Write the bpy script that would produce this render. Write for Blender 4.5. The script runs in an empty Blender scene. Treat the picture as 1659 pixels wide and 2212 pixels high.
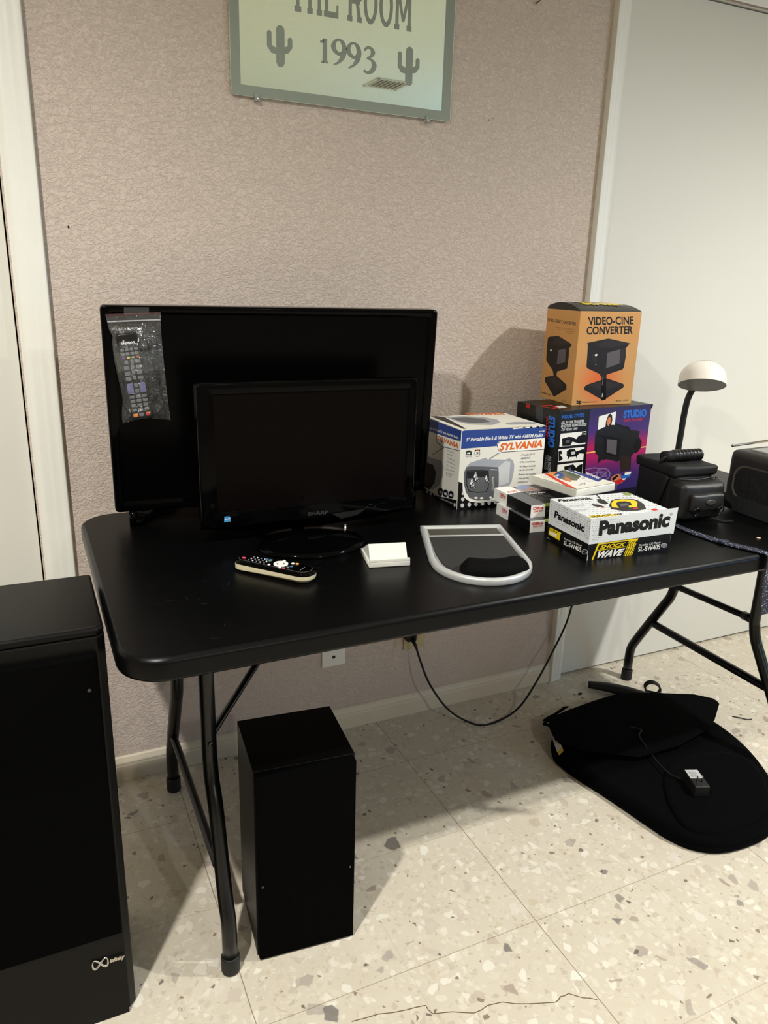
import bpy, bmesh, math, random
from mathutils import Vector, Matrix, noise
random.seed(7)
SC = bpy.context.scene
COL = SC.collection
pi = math.pi
R = math.radians

# ------------------------------------------------------------------ camera
cam = bpy.data.cameras.new('camera')
cam.sensor_fit = 'HORIZONTAL'; cam.sensor_width = 36.0
cam.lens = 1649.98 / 1659.0 * 36.0
cam.clip_start = 0.02; cam.clip_end = 50
cob = bpy.data.objects.new('camera', cam); COL.objects.link(cob)
YAW, PITCH, ROLL = 0.4449, -0.2958, 0.0287
fw = Vector((math.sin(YAW)*math.cos(PITCH), math.cos(YAW)*math.cos(PITCH), math.sin(PITCH)))
rt = Vector((math.cos(YAW), -math.sin(YAW), 0)); up = rt.cross(fw)
Rr = rt*math.cos(ROLL) + up*math.sin(ROLL); Uu = -rt*math.sin(ROLL) + up*math.cos(ROLL)
cob.matrix_world = Matrix(((Rr.x, Uu.x, -fw.x, 0.1715), (Rr.y, Uu.y, -fw.y, -1.825), (Rr.z, Uu.z, -fw.z, 1.2686), (0, 0, 0, 1)))
SC.camera = cob

# ------------------------------------------------------------------ light and exposure
w = bpy.data.worlds.new('world'); SC.world = w; w.use_nodes = True
w.node_tree.nodes['Background'].inputs[0].default_value = (0.5, 0.55, 0.6, 1)
w.node_tree.nodes['Background'].inputs[1].default_value = 0.05
SC.view_settings.view_transform = 'Standard'; SC.view_settings.look = 'None'
SC.view_settings.gamma = 1.0; SC.view_settings.use_curve_mapping = False
SC.view_settings.exposure = 0.32
CEIL = 2.44
DOWNLIGHTS = [(-0.30, -1.50, 165, (1.0, 0.985, 0.935), 160), (2.62, -1.63, 188, (1.0, 0.995, 0.955), 160), (1.2, -4.0, 95, (1.0, 0.99, 0.92), 160)]  # the third lamp is added out of view as fill light
for i, (x, y, p, c, ang) in enumerate(DOWNLIGHTS):
    l = bpy.data.lights.new('downlight', 'SPOT'); l.energy = p; l.color = c
    l.spot_size = R(ang); l.spot_blend = 0.85; l.shadow_soft_size = 0.035
    o = bpy.data.objects.new('downlight', l); o.location = (x, y, CEIL - 0.03); COL.objects.link(o)

# ------------------------------------------------------------------ materials
def lin(c):
    return tuple(((v/255)/12.92 if v/255 <= 0.04045 else ((v/255+0.055)/1.055)**2.4) for v in c) + (1.0,)
MATS = {}
def mat(name, rgb, rough=0.6, metal=0.0, spec=0.5, var=0.06, scale=40, bump=0.0, bscale=300, trans=0.0, coat=0.0, alpha=1.0, bdist=0.001):
    if name in MATS: return MATS[name]
    m = bpy.data.materials.new(name); m.use_nodes = True; nt = m.node_tree; b = nt.nodes['Principled BSDF']
    tc = nt.nodes.new('ShaderNodeTexCoord')
    n = nt.nodes.new('ShaderNodeTexNoise'); n.inputs['Scale'].default_value = scale; n.inputs['Detail'].default_value = 3
    nt.links.new(tc.outputs['Object'], n.inputs['Vector'])
    mx = nt.nodes.new('ShaderNodeMix'); mx.data_type = 'RGBA'
    c = lin(rgb)
    mx.inputs['A'].default_value = tuple(v*(1-var) for v in c[:3]) + (1,)
    mx.inputs['B'].default_value = tuple(min(1, v*(1+var)) for v in c[:3]) + (1,)
    nt.links.new(n.outputs['Fac'], mx.inputs['Factor'])
    nt.links.new(mx.outputs['Result'], b.inputs['Base Color'])
    b.inputs['Roughness'].default_value = rough; b.inputs['Metallic'].default_value = metal
    b.inputs['Specular IOR Level'].default_value = spec
    b.inputs['Transmission Weight'].default_value = trans; b.inputs['Coat Weight'].default_value = coat
    b.inputs['Alpha'].default_value = alpha
    if bump:
        n2 = nt.nodes.new('ShaderNodeTexNoise'); n2.inputs['Scale'].default_value = bscale; n2.inputs['Detail'].default_value = 4
        nt.links.new(tc.outputs['Object'], n2.inputs['Vector'])
        bp = nt.nodes.new('ShaderNodeBump'); bp.inputs['Strength'].default_value = bump; bp.inputs['Distance'].default_value = bdist
        nt.links.new(n2.outputs['Fac'], bp.inputs['Height']); nt.links.new(bp.outputs['Normal'], b.inputs['Normal'])
    MATS[name] = m; return m

# print inks used on the cartons
PAL = dict(ink=(7,7,8), ink2=(24,23,26), white=(236,234,228), blue=(38,66,138), orange=(214,104,34), tvgrey=(158,161,168),
           lgrey=(196,197,198), dgrey=(92,93,97), brown=(26,20,17), brown2=(42,32,28), screen=(88,82,86), sblue=(34,104,196), red=(196,34,34),
           yel=(244,190,100), yellow=(232,200,20), olive=(70,60,0), skin=(206,120,80), purple=(70,40,110), purpleg=(128,104,150), spk=(150,152,156), spk2=(184,186,190),
           green=(132,150,70), green2=(140,160,50), green3=(70,90,60), sky=(160,170,215), photo=(178,160,160), photo2=(110,104,84), cream=(236,232,216), orange2=(232,140,50), red2=(214,60,36))
def ink(n):
    return mat('print_' + n, PAL[n], 0.42, var=0.03, spec=0.4)

# carton board colours with printed gradients along the box
def grad_mat(name, stops, rough=0.45, glow=None):
    m = bpy.data.materials.new(name); m.use_nodes = True; nt = m.node_tree; b = nt.nodes['Principled BSDF']
    tc = nt.nodes.new('ShaderNodeTexCoord'); sp = nt.nodes.new('ShaderNodeSeparateXYZ'); nt.links.new(tc.outputs['Object'], sp.inputs[0])
    cr = nt.nodes.new('ShaderNodeValToRGB'); mr = nt.nodes.new('ShaderNodeMapRange')
    mr.inputs['From Min'].default_value = stops[0][0]; mr.inputs['From Max'].default_value = stops[-1][0]
    nt.links.new(sp.outputs['Z'], mr.inputs['Value']); nt.links.new(mr.outputs['Result'], cr.inputs['Fac'])
    z0, z1 = stops[0][0], stops[-1][0]
    el = cr.color_ramp.elements
    while len(el) < len(stops): el.new(0.5)
    for e, (z, c) in zip(el, stops): e.position = (z-z0)/(z1-z0); e.color = lin(c)
    n = nt.nodes.new('ShaderNodeTexNoise'); n.inputs['Scale'].default_value = 14; nt.links.new(tc.outputs['Object'], n.inputs['Vector'])
    out = cr.outputs['Color']
    if glow:
        ctr, rad, col = glow
        vm = nt.nodes.new('ShaderNodeVectorMath'); vm.operation = 'DISTANCE'; vm.inputs[1].default_value = ctr
        nt.links.new(tc.outputs['Object'], vm.inputs[0])
        g = nt.nodes.new('ShaderNodeMapRange'); g.inputs['From Min'].default_value = 0; g.inputs['From Max'].default_value = rad
        g.inputs['To Min'].default_value = 1; g.inputs['To Max'].default_value = 0; g.interpolation_type = 'SMOOTHSTEP'
        nt.links.new(vm.outputs['Value'], g.inputs['Value'])
        mx = nt.nodes.new('ShaderNodeMix'); mx.data_type = 'RGBA'
        nt.links.new(g.outputs['Result'], mx.inputs['Factor']); nt.links.new(out, mx.inputs['A']); mx.inputs['B'].default_value = lin(col)
        out = mx.outputs['Result']
    nt.links.new(out, b.inputs['Base Color'])
    mr2 = nt.nodes.new('ShaderNodeMapRange'); mr2.inputs['To Min'].default_value = rough-0.06; mr2.inputs['To Max'].default_value = rough+0.06
    nt.links.new(n.outputs['Fac'], mr2.inputs['Value']); nt.links.new(mr2.outputs['Result'], b.inputs['Roughness'])
    MATS[name] = m; return m

def wall_material():
    m = bpy.data.materials.new('textured_pinkish_wall_paint'); m.use_nodes = True; nt = m.node_tree; b = nt.nodes['Principled BSDF']
    N = nt.nodes.new; L = nt.links.new
    tc = N('ShaderNodeTexCoord')
    n = N('ShaderNodeTexNoise'); n.inputs['Scale'].default_value = 1.6; n.inputs['Detail'].default_value = 3; L(tc.outputs['Object'], n.inputs['Vector'])
    mx = N('ShaderNodeMix'); mx.data_type = 'RGBA'; mx.inputs['A'].default_value = lin((203,186,174)); mx.inputs['B'].default_value = lin((208,193,181))
    L(n.outputs['Fac'], mx.inputs['Factor']); L(mx.outputs['Result'], b.inputs['Base Color'])
    b.inputs['Roughness'].default_value = 0.62; b.inputs['Specular IOR Level'].default_value = 0.35
    # trowelled knock-down relief
    mp = N('ShaderNodeMapping'); mp.inputs['Rotation'].default_value = (0, 0.5, 0); mp.inputs['Scale'].default_value = (1.0, 1.0, 1.35)
    L(tc.outputs['Object'], mp.inputs['Vector'])
    a = N('ShaderNodeTexNoise'); a.inputs['Scale'].default_value = 84; a.inputs['Detail'].default_value = 4.5; a.inputs['Roughness'].default_value = 0.62; a.inputs['Distortion'].default_value = 1.3
    L(mp.outputs['Vector'], a.inputs['Vector'])
    r = N('ShaderNodeMapRange'); r.inputs['From Min'].default_value = 0.40; r.inputs['From Max'].default_value = 0.62; r.interpolation_type = 'SMOOTHSTEP'
    L(a.outputs['Fac'], r.inputs['Value'])
    f = N('ShaderNodeTexNoise'); f.inputs['Scale'].default_value = 420; L(tc.outputs['Object'], f.inputs['Vector'])
    ad = N('ShaderNodeMath'); ad.operation = 'MULTIPLY_ADD'; ad.inputs[1].default_value = 0.25; L(f.outputs['Fac'], ad.inputs[0]); L(r.outputs['Result'], ad.inputs[2])
    bp = N('ShaderNodeBump'); bp.inputs['Strength'].default_value = 0.7; bp.inputs['Distance'].default_value = 0.0016
    L(ad.outputs['Value'], bp.inputs['Height']); L(bp.outputs['Normal'], b.inputs['Normal'])
    return m

def terrazzo_material():
    m = bpy.data.materials.new('terrazzo_floor_tile'); m.use_nodes = True; nt = m.node_tree; b = nt.nodes['Principled BSDF']
    N = nt.nodes.new; L = nt.links.new
    tc = N('ShaderNodeTexCoord')
    dn = N('ShaderNodeTexNoise'); dn.inputs['Scale'].default_value = 38; dn.inputs['Detail'].default_value = 2.5; L(tc.outputs['Object'], dn.inputs['Vector'])
    dm = N('ShaderNodeVectorMath'); dm.operation = 'SUBTRACT'; dm.inputs[1].default_value = (0.5, 0.5, 0.5); L(dn.outputs['Color'], dm.inputs[0])
    ds = N('ShaderNodeVectorMath'); ds.operation = 'SCALE'; ds.inputs['Scale'].default_value = 0.014; L(dm.outputs[0], ds.inputs[0])
    pv = N('ShaderNodeVectorMath'); pv.operation = 'ADD'; L(tc.outputs['Object'], pv.inputs[0]); L(ds.outputs[0], pv.inputs[1])
    # the mortar bed
    n1 = N('ShaderNodeTexNoise'); n1.inputs['Scale'].default_value = 9; n1.inputs['Detail'].default_value = 6; L(tc.outputs['Object'], n1.inputs['Vector'])
    base = N('ShaderNodeMix'); base.data_type = 'RGBA'; base.inputs['A'].default_value = lin((194,183,164)); base.inputs['B'].default_value = lin((211,202,184)); L(n1.outputs['Fac'], base.inputs['Factor'])
    cur = base.outputs['Result']
    def chips(cur, scale, colA, colB, share, smin, smax, z, op=1.0):
        mp = N('ShaderNodeMapping'); mp.inputs['Location'].default_value = (z*3.1, z*1.7, z); L(pv.outputs[0], mp.inputs['Vector'])
        v = N('ShaderNodeTexVoronoi'); v.voronoi_dimensions = '3D'; v.distance = 'EUCLIDEAN'
        v.inputs['Scale'].default_value = scale; v.inputs['Randomness'].default_value = 1.0
        L(mp.outputs['Vector'], v.inputs['Vector'])
        sp = N('ShaderNodeSeparateColor'); L(v.outputs['Color'], sp.inputs[0])
        th = N('ShaderNodeMapRange'); th.inputs['To Min'].default_value = smin; th.inputs['To Max'].default_value = smax; L(sp.outputs[0], th.inputs['Value'])
        ve = N('ShaderNodeTexVoronoi'); ve.voronoi_dimensions = '3D'; ve.feature = 'DISTANCE_TO_EDGE'; ve.inputs['Scale'].default_value = scale; L(mp.outputs['Vector'], ve.inputs['Vector'])
        df_ = N('ShaderNodeMath'); df_.operation = 'SUBTRACT'; L(ve.outputs['Distance'], df_.inputs[0]); L(th.outputs['Result'], df_.inputs[1])
        lt = N('ShaderNodeMapRange'); lt.inputs['From Min'].default_value = 0.0; lt.inputs['From Max'].default_value = 0.05; lt.inputs['To Max'].default_value = op; L(df_.outputs[0], lt.inputs['Value'])
        sh = N('ShaderNodeMath'); sh.operation = 'LESS_THAN'; sh.inputs[1].default_value = share; L(sp.outputs[1], sh.inputs[0])
        mu = N('ShaderNodeMath'); mu.operation = 'MULTIPLY'; L(lt.outputs[0], mu.inputs[0]); L(sh.outputs[0], mu.inputs[1])
        cc = N('ShaderNodeMix'); cc.data_type = 'RGBA'; cc.inputs['A'].default_value = lin(colA); cc.inputs['B'].default_value = lin(colB); L(sp.outputs[2], cc.inputs['Factor'])
        mx = N('ShaderNodeMix'); mx.data_type = 'RGBA'; L(mu.outputs[0], mx.inputs['Factor']); L(cur, mx.inputs['A']); L(cc.outputs['Result'], mx.inputs['B'])
        return mx.outputs['Result']
    cur = chips(cur, 100, (176,162,142), (218,210,193), 0.5, 0.02, 0.25, 1, .6)
    cur = chips(cur, 46, (204,194,174), (228,223,210), 0.38, 0.04, 0.26, 2, .75)
    cur = chips(cur, 60, (194,180,156), (222,215,199), 0.34, 0.04, 0.26, 4, .7)
    cur = chips(cur, 34, (220,214,202), (182,167,150), 0.2, 0.05, 0.3, 3, .7)
    cur = chips(cur, 30, (158,148,140), (146,124,112), 0.07, 0.08, 0.3, 6, .65)
    cur = chips(cur, 26, (96,93,90), (146,138,130), 0.028, 0.10, 0.3, 5, .8)
    cur = chips(cur, 85, (80,68,58), (128,106,90), 0.05, 0.12, 0.3, 8, .8)
    # joints between the tiles
    gs = N('ShaderNodeVectorMath'); gs.operation = 'SCALE'; gs.inputs['Scale'].default_value = 0.0022; L(dm.outputs[0], gs.inputs[0])
    gv = N('ShaderNodeVectorMath'); gv.operation = 'ADD'; L(tc.outputs['Object'], gv.inputs[0]); L(gs.outputs[0], gv.inputs[1])
    sx = N('ShaderNodeSeparateXYZ'); L(gv.outputs[0], sx.inputs[0])
    def line(axis, pos, half):
        d = N('ShaderNodeMath'); d.operation = 'SUBTRACT'; L(sx.outputs[axis], d.inputs[0]); d.inputs[1].default_value = pos
        a = N('ShaderNodeMath'); a.operation = 'ABSOLUTE'; L(d.outputs[0], a.inputs[0])
        c = N('ShaderNodeMath'); c.operation = 'LESS_THAN'; L(a.outputs[0], c.inputs[0]); c.inputs[1].default_value = half
        return c.outputs[0]
    def grid(axis, off, step, half):
        d = N('ShaderNodeMath'); d.operation = 'SUBTRACT'; L(sx.outputs[axis], d.inputs[0]); d.inputs[1].default_value = off
        pp = N('ShaderNodeMath'); pp.operation = 'PINGPONG'; L(d.outputs[0], pp.inputs[0]); pp.inputs[1].default_value = step/2
        c = N('ShaderNodeMath'); c.operation = 'LESS_THAN'; L(pp.outputs[0], c.inputs[0]); c.inputs[1].default_value = half
        return c.outputs[0]
    def over(cur, fac, k, col):
        s = N('ShaderNodeMath'); s.operation = 'MULTIPLY'; L(fac, s.inputs[0]); s.inputs[1].default_value = k
        mx = N('ShaderNodeMix'); mx.data_type = 'RGBA'; L(s.outputs[0], mx.inputs['Factor']); L(cur, mx.inputs['A']); mx.inputs['B'].default_value = lin(col)
        return mx.outputs['Result']
    cur = over(cur, grid('X', 0.4335, 0.5945, 0.0009), 0.75, (112,92,66))
    cur = over(cur, grid('X', 0.136, 0.5945, 0.0007), 0.22, (132,112,84))
    cur = over(cur, grid('Y', -0.2225, 0.5975, 0.0008), 0.6, (118,98,70))
    cur = over(cur, grid('Y', -0.522, 0.597, 0.0007), 0.35, (118,98,70))
    L(cur, b.inputs['Base Color'])
    b.inputs['Roughness'].default_value = 0.34; b.inputs['Specular IOR Level'].default_value = 0.45
    bp = N('ShaderNodeBump'); bp.inputs['Strength'].default_value = 0.05; bp.inputs['Distance'].default_value = 0.001
    L(n1.outputs['Fac'], bp.inputs['Height']); L(bp.outputs['Normal'], b.inputs['Normal'])
    return m

# ------------------------------------------------------------------ mesh helpers
def identity(p): return Vector(p)
class MB:
    """collects shapes and links them as ONE mesh object with several material slots"""
    def __init__(s): s.v = []; s.f = []; s.m = []; s.mats = []; s.sm = []
    def slot(s, m):
        if m not in s.mats: s.mats.append(m)
        return s.mats.index(m)
    def add(s, vs, fs, m, smooth=False, T=None):
        k = len(s.v)
        s.v += [tuple(T @ Vector(p)) if T is not None else tuple(p) for p in vs]
        i = s.slot(m)
        for f in fs: s.f.append([k+j for j in f]); s.m.append(i); s.sm.append(smooth)
    def box(s, a, b, m, r=0.0, seg=2, T=None, smooth=True):
        bm = bmesh.new(); bmesh.ops.create_cube(bm, size=1.0)
        for v in bm.verts: v.co = Vector([a[i] + (b[i]-a[i])*(v.co[i]+0.5) for i in range(3)])
        if r > 0: bmesh.ops.bevel(bm, geom=list(bm.edges), offset=r, segments=seg, profile=0.6, affect='EDGES')
        s.addbm(bm, m, T, smooth and r > 0)
    def addbm(s, bm, m, T=None, smooth=False):
        bmesh.ops.recalc_face_normals(bm, faces=bm.faces)
        bm.verts.ensure_lookup_table(); bm.verts.index_update()
        s.add([v.co.copy() for v in bm.verts], [[v.index for v in f.verts] for f in bm.faces], m, smooth, T); bm.free()
    def prism(s, poly, z0, z1, m, r=0.0, seg=2, T=None, smooth=None):
        """outline in xy, extruded in z, optional rounded rims"""
        bm = bmesh.new(); vs = [bm.verts.new((p[0], p[1], z0)) for p in poly]; f = bm.faces.new(vs)
        g = bmesh.ops.extrude_face_region(bm, geom=[f]); top = [e for e in g['geom'] if isinstance(e, bmesh.types.BMVert)]
        for v in top: v.co.z = z1
        if r > 0:
            ed = [e for e in bm.edges if abs(e.verts[0].co.z-e.verts[1].co.z) < 1e-7]
            bmesh.ops.bevel(bm, geom=ed, offset=r, segments=seg, profile=0.5, affect='EDGES')
        s.addbm(bm, m, T, (r > 0) if smooth is None else smooth)
    def tube(s, path, rad, m, n=10, caps=True, T=None, flat=None):
        """round (or flattened) section swept along a path"""
        P = [Vector(p) for p in path]; vs = []; fs = []
        rr = rad if isinstance(rad, (list, tuple)) else [rad]*len(P)
        prev = None
        for i, p in enumerate(P):
            t = (P[min(i+1, len(P)-1)] - P[max(i-1, 0)]).normalized()
            if prev is None:
                a = Vector((0, 0, 1)) if abs(t.z) < 0.9 else Vector((1, 0, 0))
                nrm = (a - t*a.dot(t)).normalized()
            else: nrm = (prev - t*prev.dot(t)).normalized()
            prev = nrm; bi = t.cross(nrm)
            for k in range(n):
                an = 2*pi*k/n
                vs.append(p + (nrm*math.cos(an)*(flat if flat else 1) + bi*math.sin(an))*rr[i])
        for i in range(len(P)-1):
            for k in range(n):
                k2 = (k+1) % n; fs.append((i*n+k, i*n+k2, (i+1)*n+k2, (i+1)*n+k))
        if caps: fs.append(tuple(range(n))[::-1]); fs.append(tuple((len(P)-1)*n+k for k in range(n)))
        s.add(vs, fs, m, True, T)
    def lathe(s, prof, m, n=24, T=None, arc=2*pi):
        """(radius, height) profile turned about z"""
        vs = []; fs = []
        for (r, z) in prof:
            for k in range(n): vs.append((r*math.cos(arc*k/n), r*math.sin(arc*k/n), z))
        for i in range(len(prof)-1):
            for k in range(n):
                k2 = (k+1) % n; fs.append((i*n+k, i*n+k2, (i+1)*n+k2, (i+1)*n+k))
        s.add(vs, fs, m, True, T)
        if prof[0][0] > 1e-5: s.add(vs[:n], [tuple(range(n))[::-1]], m, False, T)
        if prof[-1][0] > 1e-5: s.add(vs[-n:], [tuple(range(n))], m, False, T)
    def build(s, name, parent=None, world=False, bevel=0, sub=0, angle=None):
        me = bpy.data.meshes.new(name)
        vs = s.v
        if world and parent is not None:
            Mi = PM[parent.name].inverted(); vs = [tuple(Mi @ Vector(p)) for p in s.v]
        me.from_pydata([tuple(v) for v in vs], [], s.f); me.update()
        for m in s.mats: me.materials.append(m)
        me.polygons.foreach_set('material_index', s.m); me.polygons.foreach_set('use_smooth', s.sm)
        o = bpy.data.objects.new(name, me); COL.objects.link(o)
        if parent is not None: o.parent = parent
        if any(s.sm) and len(s.f) < 6000 and not sub:
            q = o.modifiers.new('normals', 'WEIGHTED_NORMAL'); q.keep_sharp = True; q.weight = 60
        if bevel:
            b = o.modifiers.new('bevel', 'BEVEL'); b.width = bevel; b.segments = 2; b.limit_method = 'ANGLE'; b.angle_limit = R(40)
        if sub:
            q = o.modifiers.new('sub', 'SUBSURF'); q.levels = sub; q.render_levels = sub
        return o
PM = {}
def thing(name, label, cat, loc=(0, 0, 0), rz=0, group=None, rot=None):
    o = bpy.data.objects.new(name, None); COL.objects.link(o); o.empty_display_size = 0.02
    o.location = loc; o.rotation_euler = rot if rot else (0, 0, rz)
    o['label'] = label; o['category'] = cat
    if group: o['group'] = group
    PM[o.name] = Matrix.Translation(Vector(loc)) @ o.rotation_euler.to_matrix().to_4x4()
    return o
def tag(o, label, cat, group=None):
    o['label'] = label; o['category'] = cat
    if group: o['group'] = group
    return o
def struct(o):
    o['kind'] = 'structure'; return o
def spline(pts, n=8):
    """smooth curve through the points (Catmull-Rom)"""
    P = [Vector(p) for p in pts]; P = [P[0]*2-P[1]] + P + [P[-1]*2-P[-2]]; out = []
    for i in range(1, len(P)-2):
        for k in range(n):
            t = k/n; a, b, c, d = P[i-1:i+3]
            out.append(0.5*((2*b) + (c-a)*t + (2*a-5*b+4*c-d)*t*t + (3*b-a-3*c+d)*t**3))
    out.append(P[-2]); return out
def rrect(x0, y0, x1, y1, r, n=6):
    pts = []
    for cx, cy, a0 in ((x1-r, y1-r, 0), (x0+r, y1-r, 90), (x0+r, y0+r, 180), (x1-r, y0+r, 270)):
        for k in range(n+1):
            a = R(a0+90*k/n); pts.append((cx+r*math.cos(a), cy+r*math.sin(a)))
    return pts
def ell(cx, cy, rx, ry, n=28): return [(cx+rx*math.cos(2*pi*k/n), cy+ry*math.sin(2*pi*k/n)) for k in range(n)]

_txt = {}
def text_mesh(s, bold=0.0, shear=0.0):
    key = (s, bold, shear)
    if key in _txt: return _txt[key]
    cu = bpy.data.curves.new('t', 'FONT'); cu.body = s; cu.size = 1.0; cu.offset = bold; cu.shear = shear; cu.resolution_u = 3; cu.fill_mode = 'BOTH'
    o = bpy.data.objects.new('t', cu); COL.objects.link(o)
    dg = bpy.context.evaluated_depsgraph_get(); ev = o.evaluated_get(dg); me = ev.to_mesh()
    vs = [(v.co.x, v.co.y) for v in me.vertices]; fs = [tuple(p.vertices) for p in me.polygons]
    ev.to_mesh_clear(); bpy.data.objects.remove(o); bpy.data.curves.remove(cu)
    x0 = min(v[0] for v in vs); x1 = max(v[0] for v in vs)
    cap = 0.69  # cap height of the font
    vs = [((v[0]-x0)/(x1-x0), v[1]/cap) for v in vs]
    _txt[key] = (vs, fs); return vs, fs
def put_text(mb, s, o, ex, ey, m, bold=0.0, shear=0.0):
    """lettering on a plane: o = start of baseline, ex = whole width, ey = cap height"""
    vs, fs = text_mesh(s, bold, shear); o = Vector(o); ex = Vector(ex); ey = Vector(ey)
    mb.add([o + ex*u + ey*v for u, v in vs], fs, m)
def print_art(mb, key, o, ex, ey):
    """printed artwork on one face of a carton, in fractions of the face"""
    o = Vector(o); ex = Vector(ex); ey = Vector(ey); n = ex.cross(ey).normalized()
    for k_, it in enumerate(ART[key]):
        off = n*(0.00005 + 0.000035*it[2] + 0.000004*(k_ % 7)); m = ink(it[1])
        if it[0] == 'p':
            mb.add([o+ex*u+ey*v+off for u, v in it[3]], [tuple(range(len(it[3])))], m)
        else:
            bl, br, tl = it[4]; op = it[5]
            f = lambda p: o+ex*p[0]+ey*p[1]+off
            A, B, Cc = f(bl), f(br), f(tl)
            put_text(mb, it[3], A, B-A, Cc-A, m, op.get('b', 0.0), op.get('sh', 0.0))

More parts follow.
